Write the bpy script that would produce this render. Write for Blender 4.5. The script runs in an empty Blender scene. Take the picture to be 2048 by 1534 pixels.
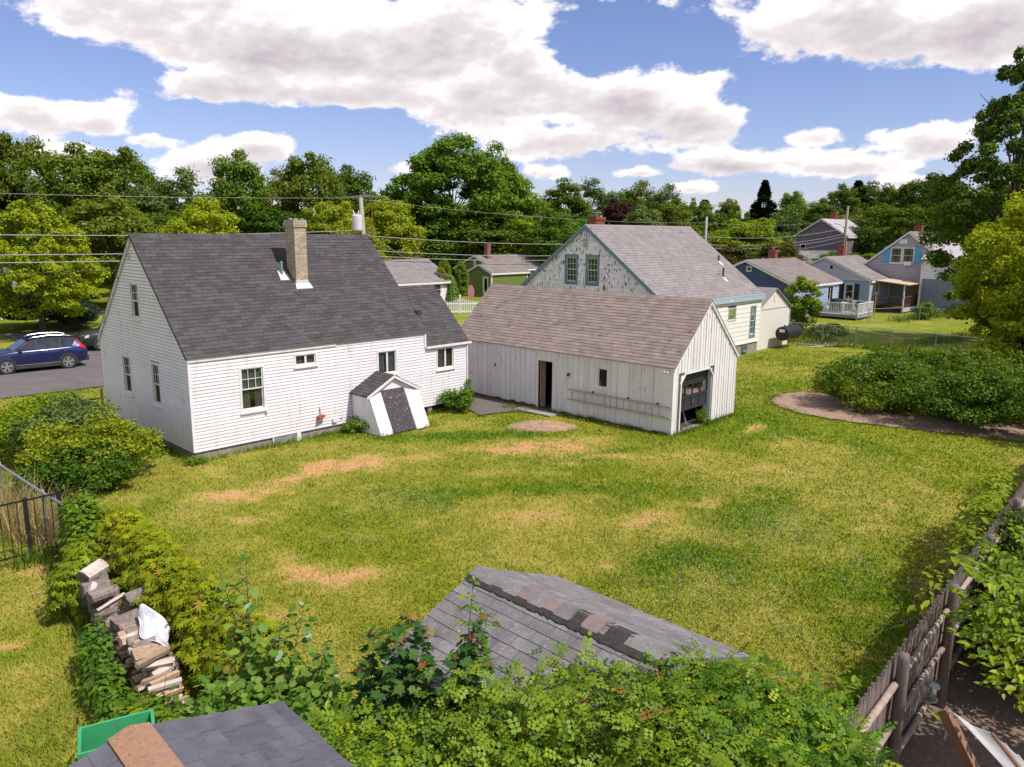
import bpy, math, random
import numpy as np
from mathutils import Vector, Matrix
random.seed(11)
RS = np.random.RandomState(11)
SC = bpy.context.scene
COL = SC.collection
# ------------------------------------------------------------------ camera, world, sun, exposure
F = 1529.33; PITCH = 0.19511; ROLL = 0.00793; CH = 6.677
fw = Vector((0, math.cos(PITCH), -math.sin(PITCH))); rt = Vector((1, 0, 0)); up = rt.cross(fw)
r2 = rt * math.cos(ROLL) + up * math.sin(ROLL); u2 = -rt * math.sin(ROLL) + up * math.cos(ROLL)
cam_d = bpy.data.cameras.new('camera'); cam = bpy.data.objects.new('camera', cam_d); COL.objects.link(cam)
cam_d.sensor_width = 36; cam_d.lens = F / 2048 * 36; cam_d.clip_start = .05; cam_d.clip_end = 3000
m = Matrix((r2, u2, -fw)).transposed().to_4x4(); m.translation = Vector((0, 0, CH)); cam.matrix_world = m
SC.camera = cam
SUN_AZ = math.radians(-29); SUN_EL = math.radians(56)
sd = Vector((math.cos(SUN_AZ) * math.cos(SUN_EL), math.sin(SUN_AZ) * math.cos(SUN_EL), math.sin(SUN_EL)))
sun_d = bpy.data.lights.new('sun', 'SUN'); sun_d.energy = 3.2; sun_d.angle = math.radians(.6); sun_d.color = (1, .94, .885)
sun = bpy.data.objects.new('sun', sun_d); COL.objects.link(sun); sun.rotation_euler = sd.to_track_quat('Z', 'Y').to_euler(); sun.location = (20, -20, 60)
SC.view_settings.view_transform = 'Standard'; SC.view_settings.look = 'None'; SC.view_settings.gamma = 1
SC.view_settings.exposure = 0.62; SC.view_settings.use_curve_mapping = False
SC.render.engine = 'CYCLES'
SC.cycles.use_denoising = True; SC.cycles.max_bounces = 6; SC.cycles.diffuse_bounces = 3; SC.cycles.glossy_bounces = 2
SC.cycles.transmission_bounces = 3; SC.cycles.transparent_max_bounces = 8; SC.cycles.caustics_reflective = False; SC.cycles.caustics_refractive = False

def at(px, py, Y):
    d = r2 * ((px - 1024) / F) - u2 * ((py - 767) / F) + fw
    return Vector((0, 0, CH)) + d * (Y / d.y)
def ang(px, py):           # photo direction -> (azimuth slope, elevation slope)
    d = r2 * ((px - 1024) / F) - u2 * ((py - 767) / F) + fw
    return math.atan2(d.x, d.y), math.atan2(d.z, math.hypot(d.x, d.y))

W = bpy.data.worlds.new('World'); SC.world = W; W.use_nodes = True
nt = W.node_tree; nt.nodes.clear(); N = nt.nodes; L = nt.links
def nd(t, **k):
    n = N.new(t)
    for a, b in k.items(): setattr(n, a, b)
    return n
def mth(op, a, b=None, c=None, clamp=False):
    n = N.new('ShaderNodeMath'); n.operation = op; n.use_clamp = clamp
    for i, v in enumerate((a, b, c)):
        if v is None: continue
        if isinstance(v, (int, float)): n.inputs[i].default_value = v
        else: L.new(v, n.inputs[i])
    return n.outputs[0]
sky = nd('ShaderNodeTexSky', sky_type='NISHITA', sun_disc=False, sun_elevation=SUN_EL, sun_rotation=math.pi / 2 - SUN_AZ, air_density=1.0, dust_density=.25, ozone_density=4.0, altitude=50)
tc = nd('ShaderNodeTexCoord'); sp = nd('ShaderNodeSeparateXYZ'); L.new(tc.outputs['Generated'], sp.inputs[0])
az = mth('ARCTAN2', sp.outputs[0], sp.outputs[1]); el = mth('ARCSINE', sp.outputs[2])
# cloud texture space: noise on the direction, stretched towards the horizon as layers of cloud are
cb = nd('ShaderNodeCombineXYZ'); L.new(az, cb.inputs[0]); L.new(mth('MULTIPLY', el, 1.7), cb.inputs[1])
def noise(scale, det, rough=.55, dist=0.0, off=0.0):
    mp = nd('ShaderNodeMapping'); mp.inputs['Location'].default_value = (off, off * .7, 0); L.new(cb.outputs[0], mp.inputs[0])
    n = nd('ShaderNodeTexNoise'); n.inputs['Scale'].default_value = scale; n.inputs['Detail'].default_value = det
    n.inputs['Roughness'].default_value = rough; n.inputs['Distortion'].default_value = dist; L.new(mp.outputs[0], n.inputs['Vector'])
    return n.outputs['Fac']
nz = noise(9, 9, .62, .25); nz2 = noise(4.5, 5, .55, 0, 3.1); nfine = noise(30, 6, .6, .3, 7.7)
def emb(scale, det, rough, dist, dxo, dyo):
    mp = nd('ShaderNodeMapping'); mp.inputs['Location'].default_value = (dxo, dyo, 0); L.new(cb.outputs[0], mp.inputs[0]); n = nd('ShaderNodeTexNoise'); n.inputs['Scale'].default_value = scale; n.inputs['Detail'].default_value = det; n.inputs['Roughness'].default_value = rough; n.inputs['Distortion'].default_value = dist; L.new(mp.outputs[0], n.inputs['Vector']); return n.outputs['Fac']
nzs = emb(9, 5, .55, .25, -.010, .026); nz0 = emb(9, 5, .55, .25, 0, 0); nm0 = emb(26, 4, .5, .2, 0, 0); nms = emb(26, 4, .5, .2, -.004, .010)
relief = mth('ADD', mth('MULTIPLY', mth('SUBTRACT', nzs, nz0), 1.2), mth('MULTIPLY', mth('SUBTRACT', nms, nm0), .8))     # side turned from the sun
# (px, py, rx, ry, weight) of the cloud masses in view
CL = [(430, 10, 380, 95, 1.0), (560, 110, 330, 115, 1.1), (900, 90, 300, 140, 1.1), (1040, 150, 150, 100, .9), (430, 175, 200, 45, .8), (90, 228, 115, 50, .85), (205, 245, 90, 44, .8), (300, 282, 60, 22, .65),
      (700, 190, 200, 40, .9), (960, 215, 150, 90, 1.0), (1230, 205, 240, 105, 1.05), (1400, 235, 130, 80, .95), (1130, 285, 230, 50, .9), (510, 300, 95, 62, .95), (430, 335, 120, 40, .8), (150, 306, 110, 22, .6),
      (1700, 40, 330, 95, 1.05), (1950, 60, 260, 90, 1.0), (1520, 60, 120, 50, .7), (1440, 330, 110, 30, .85), (1570, 325, 110, 36, .85), (1850, 290, 110, 50, .9), (1720, 330, 130, 32, .75), (1620, 275, 60, 32, .7),
      (1380, 378, 55, 20, .8), (1270, 345, 70, 16, .7), (800, 330, 60, 26, .6), (1100, 345, 50, 18, .6), (1830, 365, 70, 22, .7), (1240, -60, 900, 30, .5)]
dens = None; hgt = None
for (px, py, rx, ry, w) in CL:
    a0, e0 = ang(px, py); ra = rx / F; re = ry / F
    dx = mth('MULTIPLY', mth('SUBTRACT', az, a0), 1 / ra); dy = mth('MULTIPLY', mth('SUBTRACT', el, e0), 1 / re)
    up_ = mth('MAXIMUM', dy, 0); dn = mth('MULTIPLY', mth('MINIMUM', dy, 0), 1.45)     # flat bases
    rr = mth('ADD', mth('MULTIPLY', dx, dx), mth('ADD', mth('MULTIPLY', up_, up_), mth('MULTIPLY', dn, dn)))
    g = mth('MULTIPLY', mth('SUBTRACT', 1.0, mth('SQRT', rr)), w)
    h = mth('MULTIPLY', mth('GREATER_THAN', g, -.1), mth('MULTIPLY', mth('MAXIMUM', mth('ADD', g, .1), 0), dy))
    dens = g if dens is None else mth('SMOOTH_MAX', dens, g, .15)
    hgt = h if hgt is None else mth('ADD', hgt, h)
for (px, py, rx, ry, w) in ((1265, 95, 175, 65, .85), (100, 135, 190, 50, .7), (520, 250, 260, 30, .6), (1580, 205, 150, 50, .6), (1780, 205, 140, 45, .8), (700, 300, 110, 50, .8), (1180, 395, 90, 22, .5)):     # openings of blue
    a0, e0 = ang(px, py); dx = mth('MULTIPLY', mth('SUBTRACT', az, a0), F / rx); dy = mth('MULTIPLY', mth('SUBTRACT', el, e0), F / ry)
    rr = mth('SQRT', mth('ADD', mth('MULTIPLY', dx, dx), mth('MULTIPLY', dy, dy))); dens = mth('SUBTRACT', dens, mth('MULTIPLY', mth('MAXIMUM', mth('SUBTRACT', 1.2, rr), 0), w))
# elsewhere in the sky: scattered clouds of the same kind
out = mth('MULTIPLY', mth('SUBTRACT', mth('ABSOLUTE', az), .74), 4, clamp=True)
outh = mth('MULTIPLY', mth('SUBTRACT', el, .36), 5, clamp=True)
outm = mth('MAXIMUM', out, outh)
gen = mth('SUBTRACT', mth('MULTIPLY', nz2, 3.0), 1.45)
dens = mth('MAXIMUM', dens, mth('ADD', mth('MULTIPLY', mth('SUBTRACT', outm, 1), 3), gen))
edge = mth('ADD', mth('MULTIPLY', mth('SUBTRACT', nz, .5), 2.3), mth('MULTIPLY', mth('SUBTRACT', nfine, .5), .75))
dd = mth('ADD', dens, edge)
mr = nd('ShaderNodeMapRange', interpolation_type='SMOOTHSTEP'); L.new(dd, mr.inputs[0]); mr.inputs[1].default_value = -.02; mr.inputs[2].default_value = .29
cov = mr.outputs[0]
# cloud brightness: white sunlit tops and rims, grey-mauve bases
thick = nd('ShaderNodeMapRange'); L.new(dd, thick.inputs[0]); thick.inputs[1].default_value = .15; thick.inputs[2].default_value = 1.25
topn = mth('ADD', mth('MULTIPLY', hgt, 1.1), mth('MULTIPLY', mth('SUBTRACT', nz2, .5), .9))
shade = mth('SUBTRACT', mth('ADD', mth('MULTIPLY', thick.outputs[0], .9), relief), topn, clamp=True)
rampc = nd('ShaderNodeValToRGB'); L.new(shade, rampc.inputs[0])
rampc.color_ramp.elements[0].position = 0; rampc.color_ramp.elements[0].color = (.78, .735, .72, 1)
rampc.color_ramp.elements[1].position = 1; rampc.color_ramp.elements[1].color = (.38, .345, .375, 1)
e = rampc.color_ramp.elements.new(.35); e.color = (.57, .53, .54, 1)
skm = nd('ShaderNodeVectorMath', operation='SCALE'); L.new(sky.outputs[0], skm.inputs[0]); skm.inputs['Scale'].default_value = .078
tint = nd('ShaderNodeVectorMath', operation='MULTIPLY'); L.new(skm.outputs[0], tint.inputs[0]); tint.inputs[1].default_value = (1.08, .95, 1.14)
mx = nd('ShaderNodeMix', data_type='RGBA'); L.new(cov, mx.inputs[0]); L.new(tint.outputs[0], mx.inputs[6]); L.new(rampc.outputs[0], mx.inputs[7])
bg = nd('ShaderNodeBackground'); L.new(mx.outputs[2], bg.inputs[0]); bg.inputs[1].default_value = 1.0
wo = nd('ShaderNodeOutputWorld'); L.new(bg.outputs[0], wo.inputs[0])
W.cycles.sampling_method = 'MANUAL'; W.cycles.sample_map_resolution = 512

# ------------------------------------------------------------------ materials
def mat(name, col, col2=None, sc=4., lo=.35, hi=.65, rough=.8, bump=0., bsc=60., rv=0., metal=0., spec=.3, st=(1, 1, 1), d=None, trans=0):
    m = bpy.data.materials.new(name); m.use_nodes = True; t = m.node_tree; n = t.nodes; l = t.links
    p = n['Principled BSDF']; p.inputs['Roughness'].default_value = rough; p.inputs['Metallic'].default_value = metal
    p.inputs['Specular IOR Level'].default_value = spec
    g = n.new('ShaderNodeNewGeometry'); mp = n.new('ShaderNodeMapping'); l.new(g.outputs['Position'], mp.inputs[0]); mp.inputs['Scale'].default_value = st
    cur = None
    def nz(s, det=5, v=None):
        q = n.new('ShaderNodeTexNoise'); q.inputs['Scale'].default_value = s; q.inputs['Detail'].default_value = det; q.inputs['Roughness'].default_value = .6; l.new(v or mp.outputs[0], q.inputs['Vector']); return q.outputs['Fac']
    def rng(v, a, b):
        q = n.new('ShaderNodeMapRange'); l.new(v, q.inputs[0]); q.inputs[1].default_value = a; q.inputs[2].default_value = b; return q.outputs[0]
    def mix(f, a, b):
        q = n.new('ShaderNodeMix'); q.data_type = 'RGBA'; l.new(f, q.inputs[0])
        for i, v in ((6, a), (7, b)):
            if isinstance(v, tuple): q.inputs[i].default_value = (*v, 1)
            else: l.new(v, q.inputs[i])
        return q.outputs[2]
    if col2 is None: col2 = tuple(c * .85 for c in col)
    cur = mix(rng(nz(sc), lo, hi), col, col2)
    if d:                       # wear: (colour, scale, lo, hi, stretch)
        mp2 = n.new('ShaderNodeMapping'); l.new(g.outputs['Position'], mp2.inputs[0]); mp2.inputs['Scale'].default_value = d[4] if len(d) > 4 else (1, 1, 1)
        cur = mix(rng(nz(d[1], 6, mp2.outputs[0]), d[2], d[3]), cur, d[0])
    if rv:
        a = n.new('ShaderNodeAttribute'); a.attribute_name = 'rnd'; o = n.new('ShaderNodeObjectInfo')
        s = n.new('ShaderNodeMath'); s.operation = 'ADD'; l.new(a.outputs['Fac'], s.inputs[0]); l.new(o.outputs['Random'], s.inputs[1])
        fr = n.new('ShaderNodeMath'); fr.operation = 'FRACT'; l.new(s.outputs[0], fr.inputs[0])
        mm = n.new('ShaderNodeMapRange'); l.new(fr.outputs[0], mm.inputs[0]); mm.inputs[3].default_value = 1 - rv; mm.inputs[4].default_value = 1 + rv
        sm = n.new('ShaderNodeVectorMath'); sm.operation = 'SCALE'; l.new(cur, sm.inputs[0]); l.new(mm.outputs[0], sm.inputs['Scale']); cur = sm.outputs[0]
    l.new(cur, p.inputs['Base Color'])
    if bump:
        b = n.new('ShaderNodeBump'); b.inputs['Strength'].default_value = bump; b.inputs['Distance'].default_value = .01; l.new(nz(bsc, 3), b.inputs['Height']); l.new(b.outputs[0], p.inputs['Normal'])
    return m
def leafmat(name, a, b, tr=.3, hv=.06):
    m = bpy.data.materials.new(name); m.use_nodes = True; t = m.node_tree; n = t.nodes; l = t.links; n.clear()
    at_ = n.new('ShaderNodeAttribute'); at_.attribute_name = 'rnd'; o = n.new('ShaderNodeObjectInfo')
    mixc = n.new('ShaderNodeMix'); mixc.data_type = 'RGBA'; l.new(at_.outputs['Fac'], mixc.inputs[0]); mixc.inputs[6].default_value = (*a, 1); mixc.inputs[7].default_value = (*b, 1)
    hs = n.new('ShaderNodeHueSaturation'); l.new(mixc.outputs[2], hs.inputs['Color'])
    r = n.new('ShaderNodeMapRange'); l.new(o.outputs['Random'], r.inputs[0]); r.inputs[3].default_value = .5 - hv * .35; r.inputs[4].default_value = .5 + hv * .35; l.new(r.outputs[0], hs.inputs['Hue'])
    r3 = n.new('ShaderNodeMapRange'); l.new(o.outputs['Random'], r3.inputs[0]); r3.inputs[3].default_value = 1 + hv * 3; r3.inputs[4].default_value = 1 - hv * 3; l.new(r3.outputs[0], hs.inputs['Value'])
    df = n.new('ShaderNodeBsdfDiffuse'); tl = n.new('ShaderNodeBsdfTranslucent'); gl = n.new('ShaderNodeBsdfGlossy'); gl.inputs['Roughness'].default_value = .45
    l.new(hs.outputs[0], df.inputs[0])
    tb = n.new('ShaderNodeVectorMath'); tb.operation = 'MULTIPLY'; l.new(hs.outputs[0], tb.inputs[0]); tb.inputs[1].default_value = (1.25, 1.15, .5); l.new(tb.outputs[0], tl.inputs[0])
    m1 = n.new('ShaderNodeMixShader'); m1.inputs[0].default_value = tr; l.new(df.outputs[0], m1.inputs[1]); l.new(tl.outputs[0], m1.inputs[2])
    m2 = n.new('ShaderNodeMixShader'); m2.inputs[0].default_value = .012; l.new(m1.outputs[0], m2.inputs[1]); l.new(gl.outputs[0], m2.inputs[2])
    q = n.new('ShaderNodeOutputMaterial'); l.new(m2.outputs[0], q.inputs[0]); return m
def glass(name, tint=(.02, .025, .03)):
    m = bpy.data.materials.new(name); m.use_nodes = True; n = m.node_tree.nodes; l = m.node_tree.links; n.clear()
    t = n.new('ShaderNodeBsdfTransparent'); t.inputs[0].default_value = (.72, .75, .74, 1); g = n.new('ShaderNodeBsdfGlossy'); g.inputs['Roughness'].default_value = .03
    f = n.new('ShaderNodeLayerWeight'); f.inputs[0].default_value = .12; x = n.new('ShaderNodeMixShader'); ma = n.new('ShaderNodeMath'); ma.operation = 'MULTIPLY_ADD'; l.new(f.outputs[0], ma.inputs[0]); ma.inputs[1].default_value = .9; ma.inputs[2].default_value = .07; ma.use_clamp = True
    l.new(ma.outputs[0], x.inputs[0]); l.new(t.outputs[0], x.inputs[1]); l.new(g.outputs[0], x.inputs[2])
    o = n.new('ShaderNodeOutputMaterial'); l.new(x.outputs[0], o.inputs[0]); return m

WHITE = mat('white_vinyl', (.84, .79, .81), (.77, .73, .745), sc=1.3, rough=.55, d=((.50, .46, .42), 5, .56, .85, (1, 1, .2)), rv=.03)
TRIM = mat('white_trim_paint', (.78, .77, .75), (.66, .64, .61), sc=3, rough=.6, bump=.1)
OLDW = mat('old_white_paint', (.80, .765, .74), (.70, .67, .64), sc=2, rough=.8, bump=.3, bsc=30, rv=.05, st=(1, 1, .3), d=((.25, .22, .18), 5, .60, .76, (2.5, 2.5, .5)))
CREAM = mat('cream_siding', (.84, .80, .74), (.78, .74, .68), sc=2, rough=.7, rv=.03)
CREAM2 = mat('cream_plywood', (.74, .685, .62), (.69, .635, .57), sc=6, rough=.75, st=(6, 6, .3))
PEEL = mat('peeling_white_shingle', (.86, .82, .80), (.76, .72, .70), sc=5, rough=.85, bump=.3, rv=.07, d=((.075, .055, .05), 7.0, .575, .60, (1.6, 1.6, .6)))
BLUET = mat('blue_grey_trim', (.17, .27, .35), (.14, .23, .30), sc=6, rough=.6)
BLUEL = mat('pale_blue_fascia', (.38, .49, .53), (.33, .43, .47), sc=6, rough=.6)
SHEATH = mat('brown_wall_sheathing', (.12, .095, .085), (.085, .07, .06), rough=.95)
ROOFD = mat('charcoal_asphalt_shingle', (.084, .077, .077), (.062, .057, .058), sc=9, rough=.95, bump=.5, bsc=150, rv=.22)
ROOFB = mat('brown_asphalt_shingle', (.305, .235, .20), (.25, .20, .178), sc=1.6, rough=.95, bump=.5, bsc=150, rv=.14, d=((.10, .09, .085), 3, .60, .72))
ROOFG = mat('grey_asphalt_shingle', (.265, .235, .228), (.22, .195, .19), sc=1.2, rough=.95, bump=.5, bsc=150, rv=.10)
ROOFT = mat('tan_asphalt_shingle', (.25, .21, .19), (.20, .17, .155), sc=1.2, rough=.95, bump=.6, bsc=60, rv=.10)
ROOFM = mat('pale_metal_roof', (.50, .47, .46), (.42, .40, .40), sc=3, rough=.5)
ROOFS = mat('mossy_grey_shingle', (.24, .225, .22), (.165, .155, .152), sc=4, rough=.95, bump=.9, bsc=170, rv=.16, d=((.42, .41, .40), 34, .60, .68))
ROOFP = mat('pink_brown_shingle', (.27, .195, .18), (.21, .165, .16), sc=12, rough=.95, bump=.8, bsc=170, rv=.1)
ROOFO = mat('worn_orange_cap_shingle', (.42, .22, .12), (.30, .19, .13), sc=14, rough=.95, bump=.9, bsc=120, d=((.15, .11, .09), 30, .6, .66))
TAR = mat('cracked_black_underlay', (.035, .03, .028), (.06, .052, .048), sc=14, rough=.95, bump=1, bsc=40)
CONC = mat('concrete_foundation', (.34, .30, .25), (.25, .22, .18), sc=6, rough=.9, bump=.6, bsc=40, d=((.16, .14, .11), 9, .55, .7))
BRICKT = mat('tan_chimney_brick', (.50, .41, .29), (.40, .325, .235), sc=22, rough=.9, bump=.5, bsc=80, rv=.20, d=((.13, .105, .09), 13, .60, .66))
BRICKR = mat('red_chimney_brick', (.32, .075, .04), (.22, .06, .04), sc=10, rough=.9, bump=.4, rv=.2)
MORTAR = mat('mortar', (.36, .32, .27), rough=.95, sc=20, bump=.4)
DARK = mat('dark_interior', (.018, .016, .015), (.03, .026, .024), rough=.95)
DOORG = mat('dark_garage_door_paint', (.035, .033, .038), (.05, .046, .048), sc=8, rough=.55)
PEELD = mat('peeling_dark_door_paint', (.05, .045, .055), (.06, .052, .06), sc=5, rough=.7, bump=.3, d=((.36, .27, .20), 13, .60, .65, (1.8, 1.8, .45)))
GLASS = glass('window_glass')
CURT = mat('pale_curtain', (.34, .31, .30), (.22, .20, .20), sc=30, rough=.9, st=(1, 1, .05))
SHADE = mat('sage_roller_blind', (.36, .40, .33), (.30, .34, .28), sc=12, rough=.9)
BLIND = mat('brown_slat_blind', (.36, .22, .17), (.22, .13, .10), sc=45, lo=.45, hi=.55, rough=.8, st=(.02, .02, 1))
BAREW = mat('bare_weathered_wood', (.42, .33, .26), (.26, .20, .16), sc=9, rough=.9, bump=.5, st=(1, 1, 6), d=((.60, .57, .54), 9, .55, .60, (1, 1, 4)))
RUST = mat('rust', (.33, .10, .035), (.20, .07, .03), sc=20, rough=.85)
GALV = mat('galvanised_steel', (.42, .42, .43), (.33, .33, .34), sc=9, rough=.45, metal=.7)
BLACKM = mat('black_painted_steel', (.018, .017, .018), (.025, .024, .024), rough=.45)
PVC = mat('green_vent_pipe', (.20, .33, .24), rough=.5)
FLASH = mat('white_lead_flashing', (.72, .71, .70), (.45, .44, .44), sc=30, rough=.5)
POLE = mat('weathered_pole_wood', (.30, .23, .18), (.20, .155, .125), sc=8, rough=.9, st=(6, 6, .4))
POLEG = mat('grey_pole_wood', (.40, .37, .35), (.28, .25, .23), sc=8, rough=.9, st=(6, 6, .4))
WIRE = mat('weathered_cable', (.36, .34, .33), rough=.6)
WIREB = mat('black_cable', (.03, .03, .03), rough=.6)
BLUE1 = mat('navy_siding', (.075, .105, .215), (.06, .09, .19), rough=.6, rv=.03)
BLUE2 = mat('light_blue_siding', (.36, .44, .60), (.33, .40, .56), rough=.6, rv=.03)
LILAC = mat('lavender_grey_siding', (.44, .41, .45), (.40, .375, .41), rough=.6, rv=.03)
GREY1 = mat('grey_blue_siding', (.22, .24, .30), (.20, .22, .27), rough=.6, rv=.03)
GREEN1 = mat('olive_green_siding', (.16, .20, .05), (.14, .175, .045), rough=.65, rv=.03)
MAUVE = mat('mauve_grey_siding', (.20, .165, .18), (.18, .15, .16), rough=.65, rv=.03)
SHUTB = mat('bright_blue_shutter', (.10, .38, .62), rough=.6)
SHUTD = mat('dark_shutter', (.035, .03, .04), rough=.6)
DECKG = mat('grey_deck_boards', (.32, .31, .31), (.25, .24, .24), sc=5, rough=.85)
DECKB = mat('brown_deck_wood', (.14, .075, .05), (.10, .055, .04), sc=5, rough=.8)
TAN = mat('tan_awning', (.55, .44, .30), (.48, .38, .26), rough=.7)
FENW = mat('weathered_fence_wood', (.235, .185, .165), (.15, .115, .10), sc=5, rough=.9, bump=.6, bsc=30, rv=.16, st=(9, 9, .5))
RAILW = mat('pale_fence_rail', (.40, .31, .25), (.28, .21, .175), sc=6, rough=.85, bump=.6, bsc=30, rv=.1, st=(2, 2, 2))
BARK = mat('bark', (.10, .08, .062), (.06, .048, .038), sc=7, rough=.95, bump=.8, bsc=20)
BARKG = mat('grey_log_bark', (.27, .22, .19), (.15, .12, .10), sc=14, rough=.95, bump=1, bsc=30)
SPLIT = mat('split_wood', (.50, .36, .24), (.34, .23, .155), sc=7, rough=.9, bump=.6, rv=.28, st=(3, 3, 3))
LOGEND = mat('grey_log_end', (.20, .165, .145), (.10, .08, .07), sc=16, rough=.9)
PALEW = mat('bleached_split_wood', (.62, .53, .47), (.44, .35, .30), sc=8, rough=.9, bump=.5)
TARP = mat('white_tarp', (.78, .78, .80), (.66, .66, .70), sc=5, rough=.45)
GREENB = mat('green_painted_box', (.055, .36, .15), (.045, .30, .12), sc=5, rough=.5, d=((.20, .13, .07), 8, .66, .72))
ASPH = mat('street_asphalt', (.155, .135, .13), (.125, .11, .105), sc=1.2, rough=.95, bump=.4, bsc=60, d=((.10, .09, .088), .7, .58, .68))
DIRT = mat('bare_brown_soil', (.36, .245, .175), (.25, .17, .12), sc=6, rough=.95, bump=1, bsc=25)
MULCH = mat('dark_leaf_mould', (.15, .11, .08), (.24, .175, .125), sc=18, rough=.95, bump=1, bsc=30)
SAND = mat('trampled_sandy_soil', (.24, .175, .125), (.16, .12, .085), sc=10, rough=.95, bump=.8, bsc=30)
GRAVEL = mat('brown_path_gravel', (.12, .10, .09), (.17, .145, .125), sc=18, rough=.95, bump=1, bsc=30)
CARB = mat('dark_blue_car_paint', (.012, .018, .095), rough=.25, metal=.35, spec=.6); CARB.node_tree.nodes['Principled BSDF'].inputs['Coat Weight'].default_value = .9
CARD = mat('dark_green_car_paint', (.03, .035, .03), rough=.25, metal=.2, spec=.6)
PLAST = mat('dark_grey_plastic', (.05, .05, .052), rough=.6)
TYRE = mat('tyre_rubber', (.045, .04, .038), rough=.85)
ALLOY = mat('alloy_silver', (.72, .72, .73), rough=.3, metal=.8)
CHROME = mat('chrome_strip', (.70, .69, .68), rough=.15, metal=.9)
CARGL = mat('tinted_car_glass', (.03, .035, .038), rough=.05, spec=.8)
REDL = mat('red_tail_light', (.55, .01, .015), rough=.15, spec=.6)
CLEARL = mat('clear_head_light', (.55, .56, .58), rough=.1)
HAMM = mat('white_hammock_rope', (.72, .70, .66), rough=.8)
STAND = mat('brown_hammock_beam', (.26, .13, .07), (.20, .10, .055), rough=.5)
PINK = mat('pink_plastic', (.62, .25, .30), rough=.5)
ORANGE = mat('orange_red_play_panel', (.50, .09, .035), rough=.6)
WPLAS = mat('white_plastic', (.80, .79, .78), rough=.4)
YEL = mat('yellow_post', (.55, .33, .04), rough=.5)
STONE = mat('grey_slab', (.36, .33, .31), (.28, .26, .24), rough=.9)

LF_DARK = leafmat('dark_forest_leaf', (.050, .088, .008), (.135, .215, .018), .36)
LF_TALL = leafmat('tall_tree_leaf', (.050, .095, .010), (.135, .225, .024), .34)
LF_OLIVE = leafmat('olive_forest_leaf', (.075, .115, .010), (.185, .255, .024), .36)
LF_MID = leafmat('mid_green_leaf', (.060, .125, .010), (.17, .30, .024), .36)
LF_BRIGHT = leafmat('bright_maple_leaf', (.18, .25, .008), (.43, .49, .020), .42, .012)
LF_YEL = leafmat('yellow_green_leaf', (.145, .23, .014), (.36, .44, .026), .42, .03)
LF_GREY = leafmat('grey_green_leaf', (.075, .115, .028), (.185, .25, .065), .3)
LF_SHRUB = leafmat('thicket_leaf', (.030, .075, .006), (.115, .215, .016), .32)
LF_GOLD = leafmat('golden_shrub_leaf', (.10, .16, .010), (.40, .44, .022), .38)
LF_VINE = leafmat('creeper_leaf', (.10, .175, .008), (.33, .42, .018), .42)
LF_VINER = leafmat('reddish_creeper_leaf', (.20, .20, .010), (.42, .26, .03), .4)
LF_HEDGE = leafmat('fresh_hedge_leaf', (.050, .120, .008), (.235, .37, .026), .40)
LF_MAPLE = leafmat('dark_maple_leaf', (.035, .095, .022), (.085, .17, .035), .3)
LF_BRONZE = leafmat('bronze_new_leaf', (.25, .12, .03), (.42, .20, .06), .35)
LF_ASPEN = leafmat('aspen_leaf', (.08, .17, .022), (.22, .34, .055), .38)
LF_PALE = leafmat('pale_leaf_underside', (.30, .42, .28), (.42, .52, .40), .3)
LF_CHERRY = leafmat('cherry_leaf', (.09, .17, .008), (.36, .44, .020), .42)
LF_JUN = leafmat('juniper_spray', (.030, .065, .012), (.095, .165, .022), .25)
LF_SPRUCE = leafmat('spruce_needle', (.018, .032, .020), (.045, .065, .040), .15)
LF_MAROON = leafmat('maroon_leaf', (.030, .010, .012), (.065, .022, .022), .25)
LF_STRAW = leafmat('dry_straw_grass', (.34, .26, .11), (.50, .40, .19), .35)
LF_BRUSH = leafmat('brown_green_brush', (.07, .075, .016), (.17, .16, .035), .3)

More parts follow.
